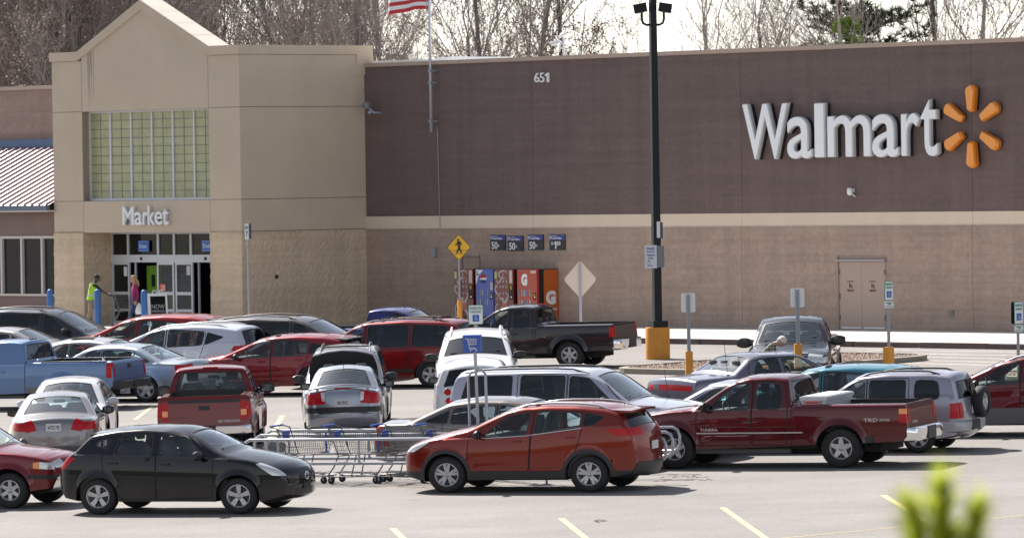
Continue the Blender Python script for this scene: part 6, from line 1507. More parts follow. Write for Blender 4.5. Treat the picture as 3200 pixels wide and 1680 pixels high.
# row number sign
e, P = post_at(779, 1035, 'row_sign', 'narrow grey sign post with a small ROW 7 plate beside the tower', 'sign', 0, None, 'z')
s_ = 17500 / P.y; z0_, z1_ = zof(P, 748, 774), zof(P, 699, 774); hw = 13 / s_
q = B(); q.tube([(0, 0, 0), (0, 0, z0_ + .1)], .032, 8); q.make('post', mat('post_pale', (.36, .37, .45), .5, metal=.3), e)
q = B(); q.b2(-hw / 2 - .03, hw / 2 - .03, -.07, -.05, z0_, z1_); pl = q.make('plate', m_signw, e); q = B(); q.b2(hw / 2 - .03, hw / 2 + .05, -.05, .1, z0_ + .02, z1_); q.make('side_plate', mat('dark_blue_grey', (.05, .06, .09), .5), e)
text_fit('lettering', 'ROW', -hw * .4 - .03, hw * .4 - .03, z1_ - .17, z1_ - .07, -.075, -.071, ink, pl, .02); text_fit('lettering', '7', -hw * .22 - .03, hw * .25 - .03, z0_ + .1, z0_ + .26, -.075, -.071, ink, pl, .03)
# ================================================================ light pole
P = onlot(2056, 1121); P.z = lot_z(P) + .12; s_ = 17500 / P.y
lp = empty('light_pole', P, face_yaw(P, 0), 'tall black square light pole with two lamp heads on a yellow concrete base', 'light pole')
zt = zof(P, 1022, 2056); hw = 75 / s_ / 2
m_pole = mat('pole_black', (.008, .010, .015), .45, spec=.25)
q = B(); n = 4
rotm = Matrix.Rotation(R(-30), 3, 'Z')
q.lathe([(hw * 1.02, -.3), (hw * 1.02, zt - .03), (hw * .98, zt), (0, zt)], 28, 'z'); q.make('concrete_base', m_yel, lp, sharp=40)
bw = .12
q = B(); q.box((.02, 0, zt + .09), (.42, .42, .18), Matrix.Rotation(R(20), 3, 'Z')); q.make('base_cover', m_pole, lp)
q = B(); top = 12.2; r0_, r1_ = 22 / s_ / 2, 17 / s_ / 2
rr2 = 1.28; rows = []
for z_, r_ in ((zt + .1, .118), (6.0, .105), (top, .085)):
    rows.append([(r_ * rr2 * math.cos(R(a)), r_ * rr2 * math.sin(R(a)), z_) for a in (63, 153, 243, 333)])
q.grid(rows, close=True, smooth=False); q.make('pole', m_pole, lp)
hz_ = zof(P, 78, 2044)
for sx_, px in ((-1, 2010), (1, 2078)):
    q = B(); q.tube([(0, 0, hz_), (sx_ * .18, 0, hz_), (sx_ * .27, 0, hz_ + .05), (sx_ * .30, 0, hz_ + .15), (sx_ * .30, 0, hz_ + .36)], .035, 8); q.make('arm', m_pole, lp)
    q = B(); q.box((sx_ * .34, 0, hz_ + .46), (.36, .42, .24), Matrix.Rotation(R(10 * sx_), 3, 'Y')); hd = q.make('lamp_head', m_pole, lp)
    q = B(); q.box((sx_ * .34, -.02, hz_ + .335), (.26, .3, .02), Matrix.Rotation(R(10 * sx_), 3, 'Y')); q.make('lens', mat('lens_glass', (.25, .22, .16), .2), hd)
zc0, zc1 = zof(P, 650 + 568 / 3.03, 2040), zof(P, 650 + 350 / 3.03, 2040)
lx0, lx1 = (1300 + 2180 / 3.03 - 2056) / s_, (1300 + 2295 / 3.03 - 2056) / s_
cs = empty('security_notice', P + Vector((0, 0, 0)), face_yaw(P, 0), 'white security cameras in use notice strapped to the black light pole', 'notice')
q = B(); q.b2(lx0, lx1, -.17, -.16, zc0, zc1); pl = q.make('plate', mat('notice_white', (.60, .62, .70), .5), cs); ib = mat('ink_blue', (.06, .07, .25), .6); h_ = zc1 - zc0; w_ = lx1 - lx0
for i, t_ in enumerate(('WAL-MART', 'Security', 'Cameras', 'In Use')): text_fit('lettering', t_, lx0 + w_ * (.16 if i < 3 else .3), lx1 - w_ * (.16 if i < 3 else .3), zc1 - h_ * (.20 + .135 * i), zc1 - h_ * (.10 + .135 * i), -.175, -.171, ib, pl, .02)
q = B(); q.b2(lx0 + w_ * .25, lx0 + w_ * .28, -.174, -.17, zc0 + h_ * .1, zc0 + h_ * .32); q.b2(lx0 + w_ * .42, lx0 + w_ * .45, -.174, -.17, zc0 + h_ * .1, zc0 + h_ * .32); q.b2(lx0 + w_ * .25, lx0 + w_ * .45, -.174, -.17, zc0 + h_ * .30, zc0 + h_ * .33); q.b2(lx0 + w_ * .25, lx0 + w_ * .45, -.174, -.17, zc0 + h_ * .09, zc0 + h_ * .12); q.b2(lx0 + w_ * .55, lx0 + w_ * .62, -.174, -.17, zc0 + h_ * .09, zc0 + h_ * .14); q.make('camera_picture', ib, pl)
bx0, bx1 = (1300 + 2298 / 3.03 - 2056) / s_, (1300 + 2365 / 3.03 - 2056) / s_
q = B(); q.box(((bx0 + bx1) / 2, .03, (zc0 + zc1) / 2 - .0), (bx1 - bx0, .28, h_ * .94)); o = q.make('side_notice', mat('notice_grey', (.17, .18, .20), .4, metal=.3), cs)
bx0, bx1 = (1300 + 2305 / 3.03 - 2056) / s_, (1300 + 2355 / 3.03 - 2056) / s_; za, zb_ = zof(P, 650 + 288 / 3.03, 2056), zof(P, 650 + 127 / 3.03, 2056)
us = empty('pole_number_plate', P, face_yaw(P, 0), 'small white and grey plate high on the right of the light pole', 'plate')
q = B(); q.b2(bx0 - .02, bx0 + .07, -.1, -.09, za + .02, zb_); q.make('plate', m_signw, us); q = B(); q.b2(bx0 + .07, bx1, -.09, .06, za, zb_ - .02); q.make('side_plate', mat('dark_blue_grey', (.05, .06, .09), .5), us)
# ================================================================ bollards
m_bol = mat('bollard_blue', (.045, .15, .42), .5, noise=.08, nscale=4)
for i, (px, pyt, lab) in enumerate(((156, 903, 'blue bollard furthest left, in front of the dark wing windows'), (304, 903, 'blue bollard beside the man in the yellow vest'), (450, 905, 'blue bollard between the woman in the magenta top and the folding board'))):
    u_, z_ = onwall(px, pyt, 7.8); P = W(u_, 0, 7.8); bh = z_
    e = empty('bollard', P, 0, lab, 'bollard', 'blue bollards along the entrance'); q = B(); q.s = True
    q.lathe([(.105, 0), (.105, bh - .12), (.095, bh - .06), (.06, bh - .01), (0, bh)], 20, 'z'); q.make('sleeve', m_bol, e); q = B(); q.lathe([(.13, 0), (.13, .02), (.1, .03)], 20, 'z'); q.make('base_ring', m_galv, e)
# ================================================================ bank under the camera, islands, markings
q = B(); prof = [(-260, 3.2), (-30, 3.1), (2, 3.0), (14, 2.6), (26, 1.5), (38, .1), (50, -1.3), (58, -2.1), (66, -2.9)]
rnd = random.Random(11); q.s = True; rows = []
for d_, z_ in prof: rows.append([(x_, d_ + rnd.uniform(-1, 1), z_ + rnd.uniform(-.12, .12)) for x_ in range(-300, 301, 12)])
q.grid(rows); q.make('grass_bank', mat('dry_grass', (.075, .085, .03), .95, noise=.5, nscale=.8, bump=1, bscale=6))['kind'] = 'structure'
m_line = mat('road_paint_yellow', (.62, .50, .24), .7, noise=.25, nscale=3); m_linew = mat('road_paint_white', (.62, .60, .56), .7, noise=.2, nscale=3)
def stripes(name, L_, m, lift=.004):
    q = B()
    for x0, y0, x1, y1, w_ in L_:
        a, c = onlot(x0, y0), onlot(x1, y1); d = (c - a); d.z = 0; n_ = Vector((-d.y, d.x, 0)).normalized() * w_ / 2
        k = max(1, int(d.length / 3)); 
        for i in range(k):
            p, r_ = a + (c - a) * (i / k), a + (c - a) * ((i + 1) / k); q.face([lotp(p - n_, lift), lotp(r_ - n_, lift), lotp(r_ + n_, lift), lotp(p + n_, lift)])
    q.make(name, m, normals=False)['kind'] = 'structure'
D_ = 1.2422
def DD(*a): return (a[0] * D_, a[1] * D_, a[2] * D_, a[3] * D_, a[4])
stripes('parking_lines', [DD(1412, 1303, 1490, 1366, .11), DD(1818, 1276, 1950, 1370, .11), DD(2222, 1245, 2330, 1310, .11), DD(988, 1328, 1035, 1372, .11), DD(1880, 1361, 2590, 1294, .05), DD(0, 1263, 330, 1266, .05), DD(925, 1227, 1330, 1214, .05), DD(1095, 1242, 1300, 1240, .04),
    DD(710, 1045, 664, 1130, .12), DD(40, 1050, 20, 1110, .12), DD(1215, 1010, 1190, 1060, .12), DD(2060, 1150, 2350, 1130, .05), DD(2180, 1110, 2380, 1096, .05), DD(340, 1055, 385, 1020, .1)], m_line)
wl_ = []
for k in range(7): wl_.append(DD(2130 + 25 * k, 862 + 8.5 * k, 2600 + 25 * k, 868 + 9.5 * k, .11))
wl_ += [DD(2150, 886, 2576, 858, .1), DD(2000, 845, 2576, 852, .06)]
stripes('hatch_lines', wl_, m_linew, .005)
# crack sealant squiggles
q = B(); rnd = random.Random(4)
for x0, y0, x1 in ((840, 1216, 1180), (1020, 1228, 1330), (1660, 1200, 1780), (1640, 1208, 1800), (960, 1208, 1060), (300, 1020, 420), (1900, 852, 2050), (1500, 1310, 1520)):
    a = onlot(x0 * D_, y0 * D_); c = onlot(x1 * D_, (y0 - 3) * D_); n = 16; pts = []
    for i in range(n + 1):
        p = a + (c - a) * (i / n); pts.append(p + Vector((rnd.uniform(-.1, .1), rnd.uniform(-.35, .35), 0)))
    for p, r_ in zip(pts[:-1], pts[1:]):
        d = r_ - p; n_ = Vector((-d.y, d.x, 0)).normalized() * .022; q.face([lotp(p - n_, .003), lotp(r_ - n_, .003), lotp(r_ + n_, .003), lotp(p + n_, .003)])
q.make('crack_sealant', mat('tar', (.06, .055, .05), .6), normals=False)['kind'] = 'structure'
# ---- planted islands with kerb and river stones
m_stone = mat('river_stone', (.46, .33, .26), .85, noise=.5, nscale=9); m_mul = mat('mulch', (.13, .09, .065), .95, noise=.4, nscale=6)
def island(px0, px1, pyf, depth, seed):
    a, c = onlot(px0, pyf), onlot(px1, pyf); t0, t1 = T.dot(a - P0), T.dot(c - P0); pf = N.dot(a - P0); r_ = min(1.1, depth / 2 - .05)
    out = []
    for cx, cy, a0 in ((t1 - r_, pf - r_, 0), (t1 - r_, pf - depth + r_, 270), (t0 + r_, pf - depth + r_, 180), (t0 + r_, pf - r_, 90)):
        pts = [(cx + r_ * math.cos(R(a0 + 90 - 90 * k / 6 if False else a0 + 90 * (1 - k / 6))), cy + r_ * math.sin(R(a0 + 90 * (1 - k / 6)))) for k in range(7)]; out += pts
    def ring(inset):
        cx, cy = (t0 + t1) / 2, pf - depth / 2; return [(x_ + (-inset if x_ > cx else inset) * (1 if abs(x_ - cx) > .3 else 0), y_ + (-inset if y_ > cy else inset)) for x_, y_ in out]
    def V(p, dz): w_ = W(p[0], 0, p[1]); return (w_.x, w_.y, lot_z(w_) + dz)
    o_, i_ = ring(0), ring(.15); q = B(); rows = [[V(p, -.02) for p in o_], [V(p, .14) for p in o_], [V(p, .15) for p in i_], [V(p, .06) for p in i_]]; q.grid(rows, close=True)
    q.make('island_kerb', mat('island_concrete', (.27, .235, .19), .85, noise=.2, nscale=2))['kind'] = 'structure'
    q = B(); q.face([V(p, .09) for p in i_]); q.make('island_bed', m_mul)['kind'] = 'structure'
    q = B(); rnd = random.Random(seed); n = int((t1 - t0) * depth * 75)
    n = min(n, 6000)
    for k in range(n):
        x_, y_ = rnd.uniform(t0 + .25, t1 - .25), rnd.uniform(pf - depth + .25, pf - .25); c_ = Vector(V((x_, y_), .10 + rnd.uniform(0, .03))); s_ = rnd.uniform(.025, .065)
        d = [Vector((rnd.uniform(.6, 1), 0, 0)), Vector((rnd.uniform(-1, -.6), rnd.uniform(-.3, .3), 0)), Vector((0, rnd.uniform(.6, 1), 0)), Vector((0, rnd.uniform(-1, -.6), 0)), Vector((0, 0, rnd.uniform(.5, .9)))]
        P_ = [c_ + v_ * s_ for v_ in d]
        for f in ((0, 2, 4), (2, 1, 4), (1, 3, 4), (3, 0, 4)): q.face([P_[i] for i in f])
    q.make('gravel', m_stone, normals=False)['kind'] = 'stuff'
island(1880, 2420, 1166, 7.6, 1); island(2985, 3500, 1190, 5.0, 2)
# ================================================================ cart corral
m_pipe = mat('galvanised_pipe', (.42, .44, .48), .35, metal=.65, noise=.1, nscale=12)
HD = Vector((math.cos(R(-22)), math.sin(R(-22)), 0)); HN = Vector((-HD.y, HD.x, 0))
G0 = onlot(1130, 1515)
def tx(px):  # distance along the corral at which it shows at pixel column px
    lo, hi = -15, 15
    for _ in range(40):
        m_ = (lo + hi) / 2; p = G0 + HD * m_; v_ = M3.transposed() @ (p - CAM); x_ = 1600 - F * v_.x / v_.z
        if x_ < px: lo = m_
        else: hi = m_
    return lo
tA, tB = tx(765), tx(2085)
CM = Matrix.Translation(G0) @ yaw_basis(-22).to_4x4()
co = empty('cart_corral', mw=CM, label='galvanised pipe cart corral between the black and the orange red crossovers', cat='cart corral')
LW = 1.35
for j in range(3):
    y = j * LW; e_ = .14; a, c = tA - .38 * j, tB - .36 * j; zt_, zb_ = .88, .42
    q = B(); q.tube([(a + e_, y, zt_), (c - e_, y, zt_), (c - .04, y, zt_ - .05), (c, y, zt_ - .16), (c, y, zb_ + .16), (c - .04, y, zb_ + .05), (c - e_, y, zb_), (a + e_, y, zb_), (a + .04, y, zb_ + .05), (a, y, zb_ + .16), (a, y, zt_ - .16), (a + .04, y, zt_ - .05), (a + e_, y, zt_)], .03, 8, False)
    q.make('rail', m_pipe, co)
    for k in range(5):
        xx = a + .5 + (c - a - 1) * k / 4; q = B(); q.tube([(xx, y, 0 if k in (0, 3) else zb_), (xx, y, zt_)], .026, 8)
        if k in (0, 3): q.b2(xx - .08, xx + .08, y - .06, y + .06, 0, .012)
        q.make('post', m_pipe, co)
xs_ = tx(1417)
q = B(); hU = 2.06; wU = .36
q.tube([(xs_ - wU / 2, LW, 0), (xs_ - wU / 2, LW, hU - .08), (xs_ - wU / 2 + .08, LW, hU), (xs_ + wU / 2 - .08, LW, hU + .05), (xs_ + wU / 2, LW, hU - .04), (xs_ + wU / 2, LW, 0)], .03, 8); q.make('sign_frame', m_pipe, co)
q = B(); q.tube([(xs_, LW, 0), (xs_ - .02, LW, 2.5)], .034, 8); q.make('sign_post', m_pipe, co)
sb = empty('cart_return_sign', mw=CM @ Matrix.Translation((xs_ - .05, LW, 2.45)) @ Matrix.Rotation(R(14), 4, 'Z'), label='blue box sign with a white shopping cart outline above the cart corral', cat='sign')
q = B(); q.b2(-.19, .15, -.10, .12, 0, .33); q.make('box', mat('cart_sign_blue', (.05, .13, .50), .5), sb)
q = B(); yy = -.104
def sgt(P_, w_=.010): q.tube([(a, yy, c) for a, c in P_], w_, 5)
sgt([(-.14, .27), (-.10, .26), (-.06, .09), (.06, .08)]); sgt([(-.09, .25), (.08, .25), (.07, .15), (-.07, .15)]); sgt([(-.06, .09), (-.07, .06), (.08, .06)], .008)
for xx in (-.04, .07): q.lathe([(.0, 0), (.016, 0)], 8, 'y', (xx, yy, .035))
for k in range(5): sgt([(-.075 + .03 * k, .245), (-.06 + .028 * k, .155)], .004)
for k in range(2): sgt([(-.08, .215 - .03 * k), (.075, .215 - .03 * k)], .004)
q.make('cart_symbol', m_signw, sb)
# ---- shopping carts
m_wire = mat('cart_wire', (.10, .10, .11), .45, metal=.6); m_blue = mat('cart_blue', (.03, .09, .42), .45)
CART = None
def cart(mw, label):
    global CART
    if CART is not None:
        o = dup(CART, mw @ Matrix.Diagonal((1.1, 1.1, 1.08, 1))); o['label'] = label; return o
    e = empty('shopping_cart', mw=mw, label=label, cat='shopping cart', group='shopping carts')
    q = B()       # basket: x from -.30 (handle) to .62 (front), width tapering
    def C(x_, y_, z_): return (x_, y_ * (1 - .18 * (x_ + .3) / .92), z_)
    zt0, zt1, zb0, zb1 = .98, .90, .52, .56
    def top(x_): return zt0 + (zt1 - zt0) * (x_ + .3) / .92
    def botz(x_): return zb0 + (zb1 - zb0) * (x_ + .3) / .92
    def edge(x_, f): # x shift: front and rear panels lean
        return x_ + (.10 * (1 - f) if x_ < -.1 else -.10 * (1 - f))
    def bar(p, r_, t=.0035): q.tube([p, r_], t, 3, False)
    n = 22
    for sy in (-.26, .26):
        for k in range(n + 1):
            x_ = -.3 + .92 * k / n; xb = -.18 + .70 * k / n; bar(C(x_, sy, top(x_)), C(xb, sy * .88, botz(x_)))
        for k in range(7):
            f = k / 6; bar(C(-.3 + .12 * (1 - f), sy * (.88 + .12 * f), botz(-.3) + (top(-.3) - botz(-.3)) * f), C(.62 - .10 * (1 - f), sy * (.88 + .12 * f), botz(.62) + (top(.62) - botz(.62)) * f), .0045)
    for k in range(9):
        sy = -.26 + .52 * k / 8; bar(C(-.3, sy, top(-.3)), C(-.18, sy * .88, botz(-.3))); bar(C(.62, sy, top(.62)), C(.52, sy * .88, botz(.62)))
        bar(C(-.18, sy * .88, botz(-.3)), C(.52, sy * .88, botz(.62)))
    for k in range(9): x_ = -.18 + .7 * k / 8; bar(C(x_, -.23, botz(x_)), C(x_, .23, botz(x_)))
    q.make('basket', m_wire, e, normals=False)
    q = B()
    for sy in (-.27, .27): q.tube([(-.40, sy, 1.02), (-.28, sy, .99), (-.12, sy * .95, .50), (-.22, sy * .9, .30), (-.34, sy * .92, .14), (-.30, sy * .92, .125), (.62, sy * .7, .135)], .013, 6); q.tube([(-.12, sy * .95, .50), (.50, sy * .78, .54)], .011, 6)
    q.tube([(.20, -.2, .52), (.10, -.22, .135)], .012, 6); q.tube([(.20, .2, .52), (.10, .22, .135)], .012, 6); q.tube([(.62, -.19, .135), (.64, 0, .14), (.62, .19, .135)], .013, 6)
    q.make('frame', mat('cart_frame', (.16, .16, .17), .4, metal=.6), e)
    q = B(); q.tube([(-.41, -.27, 1.03), (-.41, .27, 1.03)], .018, 8); q.make('handle', m_blue, e)
    q = B(); q.b2(-.245, -.225, -.13, .13, .80, .93); q.make('child_seat', m_blue, e)
    q = B(); q.b2(.60, .62, -.19, -.15, .56, .92); q.make('front_bumper', m_blue, e)
    q = B()
    for k in range(9): q.tube([(-.26 + .0 * k, -.2 + .05 * k, .20), (.55, (-.2 + .05 * k) * .8, .17)], .004, 3, False)
    for k in range(5): q.tube([(-.22 + .18 * k, -.21, .195), (-.22 + .18 * k, .21, .195)], .004, 3, False)
    q.make('lower_tray', m_wire, e, normals=False)
    for x_, y_ in ((-.28, -.24), (-.28, .24), (.54, -.17), (.54, .17)):
        q = B(); q.lathe([(.0, .014), (.05, .016), (.062, .012), (.062, -.012), (.05, -.016), (0, -.014)], 16, 'y', (x_, y_, .062)); wq = q.make('wheel', m_rub, e)
        q = B(); q.b2(x_ - .012, x_ + .012, y_ - .03, y_ - .022, .05, .14); q.b2(x_ - .012, x_ + .012, y_ + .022, y_ + .03, .05, .14); q.b2(x_ - .02, x_ + .02, y_ - .03, y_ + .03, .12, .14); q.make('fork', m_galv, wq)
    CART = e; e.matrix_world = mw @ Matrix.Diagonal((1.1, 1.1, 1.08, 1)); return e
def cart_in(px, y, yaw_, lab):
    return cart(CM @ Matrix.Translation((tx(px), y, 0)) @ Matrix.Rotation(R(yaw_), 4, 'Z'), lab)
cart_in(1058, .62, 0, 'shopping cart in the corral just right of the black crossover nose, handle to the left')
cart_in(1206, .66, 1, 'shopping cart in the middle of the corral row, nose towards the orange red crossover')
cart_in(893, .66, 0, 'shopping cart at the left end of the corral, mostly hidden by the black crossover')
cart_in(1345, .66, 0, 'shopping cart furthest right in the corral, partly hidden by the orange red crossover')
P = onz(1425, 1008); cart(Matrix.Translation(P) @ Matrix.Rotation(R(150), 4, 'Z'), 'shopping cart left on the walk beside the dark red cola machine')
# ---- folding hiring board by the doors
def cap(v): return v
z1k = lambda x, y: (300 + x / 5.4075, 850 + y / 5.4075)
P = W(onwall(*z1k(1040, 700), 6.4)[0], 0, 6.4); s_ = 17500 / P.y
e = empty('folding_board', P, face_yaw(P, 10), 'black and white folding board reading NOW HIRING by the open doors', 'sign')
q = B(); w_, h_ = .62, 1.12
def leafp(sgn, m, nm):
    q = B(); P4 = lambda x_, z_, y_: (x_, sgn * (-.30 + .26 * z_ / h_) + y_, z_)
    for x0, x1, z0, z1 in ((-w_ / 2, -w_ / 2 + .06, 0, h_), (w_ / 2 - .06, w_ / 2, 0, h_), (-w_ / 2 + .06, w_ / 2 - .06, h_ - .09, h_), (-w_ / 2 + .06, w_ / 2 - .06, .06, .12)):
        q.face([P4(x0, z0, 0), P4(x1, z0, 0), P4(x1, z1, 0), P4(x0, z1, 0)]); q.face([P4(x0, z0, .03), P4(x1, z0, .03), P4(x1, z1, .03), P4(x0, z1, .03)])
    o = q.make('frame', m_white, e, normals=False)
    q = B(); q.face([P4(-w_ / 2 + .055, .11, .012), P4(w_ / 2 - .055, .11, .012), P4(w_ / 2 - .055, h_ - .08, .012), P4(-w_ / 2 + .055, h_ - .08, .012)]); q.make('panel', mat('board_black', (.012, .012, .014), .85, spec=.1), e, normals=False)
leafp(1, None, ''); leafp(-1, None, '')
q = B(); q.tube([(-.16, 0, h_), (-.14, 0, h_ + .09), (-.04, 0, h_ + .09), (-.02, 0, h_)], .018, 6); q.tube([(.06, 0, h_), (.08, 0, h_ + .09), (.16, 0, h_ + .09), (.18, 0, h_)], .018, 6); q.make('grip', m_white, e)
for t_, z0, z1 in (('NOW', .62, .77), ('HIRING!', .50, .59)):
    t = text_fit('lettering', t_, -.22, .22, 0, z1 - z0, -.003, .003, mat('grey_ink', (.30, .30, .32), .6), e, .02); t.matrix_local = Matrix.Translation((0, -.30 + .26 * z0 / h_ - .002, z0)) @ Matrix.Rotation(-math.atan2(.26, h_), 4, 'X')
# ================================================================ people
m_skin = mat('skin_light', (.48, .27, .19), .55); m_skind = mat('skin_dark', (.10, .05, .032), .5)
def person(label, loc, yaw, J, cols, bones, extra=None, skin=None):
    """J: joint -> (pos, radius); bones: (a, b, material index); one continuous skinned surface"""
    skin = skin or m_skin
    names = list(J); idx = {n: i for i, n in enumerate(names)}
    me = bpy.data.meshes.new('sk'); me.from_pydata([J[n][0] for n in names], [(idx[a], idx[b_]) for a, b_, _ in bones], []); ob = bpy.data.objects.new('sk', me); COL.objects.link(ob)
    sk = ob.modifiers.new('s', 'SKIN'); sk.use_smooth_shade = True; sb_ = ob.modifiers.new('u', 'SUBSURF'); sb_.levels = 2; sb_.render_levels = 2
    for i, n in enumerate(names):
        r_ = J[n][1]; me.skin_vertices[0].data[i].radius = r_ if isinstance(r_, tuple) else (r_, r_); me.skin_vertices[0].data[i].use_root = (n == 'pelvis')
    dg = bpy.context.evaluated_depsgraph_get(); m2 = bpy.data.meshes.new_from_object(ob.evaluated_get(dg)); bpy.data.objects.remove(ob)
    m2.name = 'body'; m2.materials.clear()
    for m in cols: m2.materials.append(m)
    for p in m2.polygons:
        c = p.center; best = (1e9, 0)
        for a, b_, mi in bones:
            A_, B_ = Vector(J[a][0]), Vector(J[b_][0]); d = B_ - A_; t = max(0, min(1, (c - A_).dot(d) / max(1e-9, d.length_squared))); l = (A_ + d * t - c).length
            if l < best[0]: best = (l, mi)
        p.material_index = best[1]; p.use_smooth = True
    root = empty('person', loc, R(yaw), label, 'person'); link('body', m2, root)
    # fingers on each hand
    for s_ in ('L', 'R'):
        if 'hand' + s_ not in J: continue
        h, w_ = Vector(J['hand' + s_][0]), Vector(J['wrist' + s_][0]); d = (h - w_).normalized(); side = d.orthogonal().normalized()
        side = Vector((d.z, 0, -d.x)).normalized() if abs(d.x) + abs(d.z) > .1 else side; curl = d.cross(side)
        q = B()
        for k, (o_, l_) in enumerate(((-.026, .062), (-.009, .072), (.009, .070), (.025, .055))):
            p = h + side * o_ + d * .005; q.tube([p, p + d * l_ * .5 + curl * .006, p + d * l_ * .85 + curl * .028], [.0095, .0085, .0065], 5)
        p = h - d * .045 + side * -.032; q.tube([p, p + side * -.02 + d * .03, p + side * -.018 + d * .055 + curl * .01], [.011, .009, .007], 5)
        q.make('fingers', skin, root)
    # face: nose, ears, eyes, mouth around the head joint
    hc = Vector(J['head'][0]); f = Vector((1, 0, 0)); tilt = J.get('_tilt', 0)
    return root, hc
def head_bits(root, hc, skin, hair, glasses=False, fdir=Vector((1, 0, 0)), long=False):
    f = fdir.normalized(); up_ = (Z - f * Z.dot(f)).normalized(); sd_ = up_.cross(f)
    q = B(); q.s = True
    rows = []
    for k in range(9):      # cranium + jaw
        t = k / 8; a = math.pi * t; r_ = math.sin(a) ** .75; zz = math.cos(a) * .118
        w_ = .076 * r_ * (1 - .18 * max(0, t - .5) * 2); dp = .094 * r_ * (1 - .1 * max(0, t - .6) * 2)
        rows.append([hc + up_ * (zz + .01) + f * (dp * math.cos(b_) + (.012 if t > .5 else 0)) + sd_ * (w_ * math.sin(b_)) for b_ in [2 * math.pi * j / 14 for j in range(14)]])
    q.grid(rows, close=True)
    q.tube([hc + f * .085 + up_ * .02, hc + f * .115 - up_ * .018, hc + f * .09 - up_ * .028], [.01, .015, .01], 6)
    for s_ in (-1, 1): q.tube([hc + sd_ * .074 * s_ + up_ * .025, hc + sd_ * .084 * s_, hc + sd_ * .074 * s_ - up_ * .03], [.012, .016, .01], 6)
    hd = q.make('head', skin, root)
    q = B()
    for s_ in (-1, 1): q.tube([hc + f * .088 + sd_ * .022 * s_ + up_ * .012, hc + f * .080 + sd_ * .045 * s_ + up_ * .012], .018 if glasses else .008, 6)
    if glasses: q.tube([hc + f * .085 - sd_ * .07 + up_ * .015, hc + f * .092 + up_ * .015, hc + f * .085 + sd_ * .07 + up_ * .015], .006, 5)
    q.make('glasses' if glasses else 'eyes', m_pb, hd)
    q = B(); q.tube([hc + f * .083 - sd_ * .02 - up_ * .052, hc + f * .092 - up_ * .052, hc + f * .083 + sd_ * .02 - up_ * .052], .006, 5); q.make('mouth', mat('lips', (.3, .08, .07), .5), hd)
    if hair:
        q = B(); q.s = True; rows = []
        for k in range(7):
            t = k / 6 * .62; a = math.pi * t; r_ = math.sin(a) ** .75 + .02; zz = math.cos(a) * .128
            rows.append([hc + up_ * (zz + .016) + f * (.103 * r_ * math.cos(b_) - .012 - (.03 if math.cos(b_) > .5 and k > 3 else 0)) + sd_ * (.086 * r_ * math.sin(b_)) for b_ in [2 * math.pi * j / 16 for j in range(16)]])
        q.grid(rows, close=True)
        if long:
            for s_ in range(-4, 5): q.tube([hc - f * .07 + sd_ * .019 * s_ + up_ * .03, hc - f * .12 + sd_ * .024 * s_ - up_ * .09, hc - f * (.13 + .012 * (s_ % 3)) + sd_ * .025 * s_ - up_ * (.24 + .02 * (s_ % 2))], [.03, .034, .012], 6)
        q.make('hair', hair, root, normals=False)
    return hd
BON = [('pelvis', 'waist', 1), ('waist', 'chest', 1), ('chest', 'neckb', 1), ('neckb', 'neck', 0), ('neck', 'head', 0),
       ('chest', 'shL', 1), ('shL', 'elL', 1), ('elL', 'wristL', 1), ('wristL', 'handL', 0), ('chest', 'shR', 1), ('shR', 'elR', 1), ('elR', 'wristR', 1), ('wristR', 'handR', 0),
       ('pelvis', 'hipL', 2), ('hipL', 'knL', 2), ('knL', 'anL', 2), ('anL', 'toeL', 3), ('pelvis', 'hipR', 2), ('hipR', 'knR', 2), ('knR', 'anR', 2), ('anR', 'toeR', 3)]
def bones(sleeve=1): return [(a, b_, (0 if (sleeve == 0 and a[:2] == 'el') else m)) for a, b_, m in BON]
m_shoe = mat('dark_shoe', (.03, .028, .028), .6)
# woman in magenta top walking left
z1k = lambda x, y: (300 + x / 5.4075, 850 + y / 5.4075)
u_, _ = onwall(*z1k(660, 600), 7.0); P = W(u_, 0, 7.0)
J = dict(pelvis=((0, 0, .92), (.135, .10)), waist=((.0, 0, 1.04), (.12, .09)), chest=((.015, 0, 1.26), (.145, .105)), neckb=((0, 0, 1.42), (.07, .06)), neck=((.015, 0, 1.48), .048), head=((.035, 0, 1.57), .05),
    shL=((0, .165, 1.36), .055), elL=((-.05, .215, 1.10), .042), wristL=((.02, .22, .88), .027), handL=((.04, .22, .81), (.018, .036)), shR=((0, -.165, 1.36), .055), elR=((-.12, -.22, 1.12), .042), wristR=((-.10, -.22, .89), .027), handR=((-.09, -.22, .82), (.018, .036)),
    hipL=((.01, .09, .84), .095), knL=((.16, .09, .50), .062), anL=((.20, .09, .09), .042), toeL=((.32, .09, .04), .035), hipR=((-.01, -.09, .84), .095), knR=((-.05, -.09, .48), .062), anR=((-.24, -.09, .14), .042), toeR=((-.13, -.09, .05), .035))
root, hc = person('blonde person in a magenta top, dark jeans and sunglasses walking left past the doors', P, 200, J, [m_skin, mat('magenta_knit', (.28, .025, .12), .85, noise=.15, nscale=20), mat('denim', (.03, .05, .11), .85), m_shoe], bones())
head_bits(root, hc + Vector((.01, 0, .01)), m_skin, mat('blonde_hair', (.42, .27, .12), .6), True, Vector((1, 0, -.1)), True)
P2 = P + Vector((.18, -.08, 0))
bag = empty('shopping_bag', mw=root.matrix_world @ Matrix.Translation((-.06, .25, .45)), label='white plastic shopping bag held by the person in the magenta top', cat='bag')
q = B(); q.s = True; q.lathe([(0, 0), (.11, .01), (.13, .12), (.10, .25), (.05, .33), (.02, .38)], 12, 'z'); q.make('sack', mat('bag_plastic', (.72, .72, .74), .5), bag)
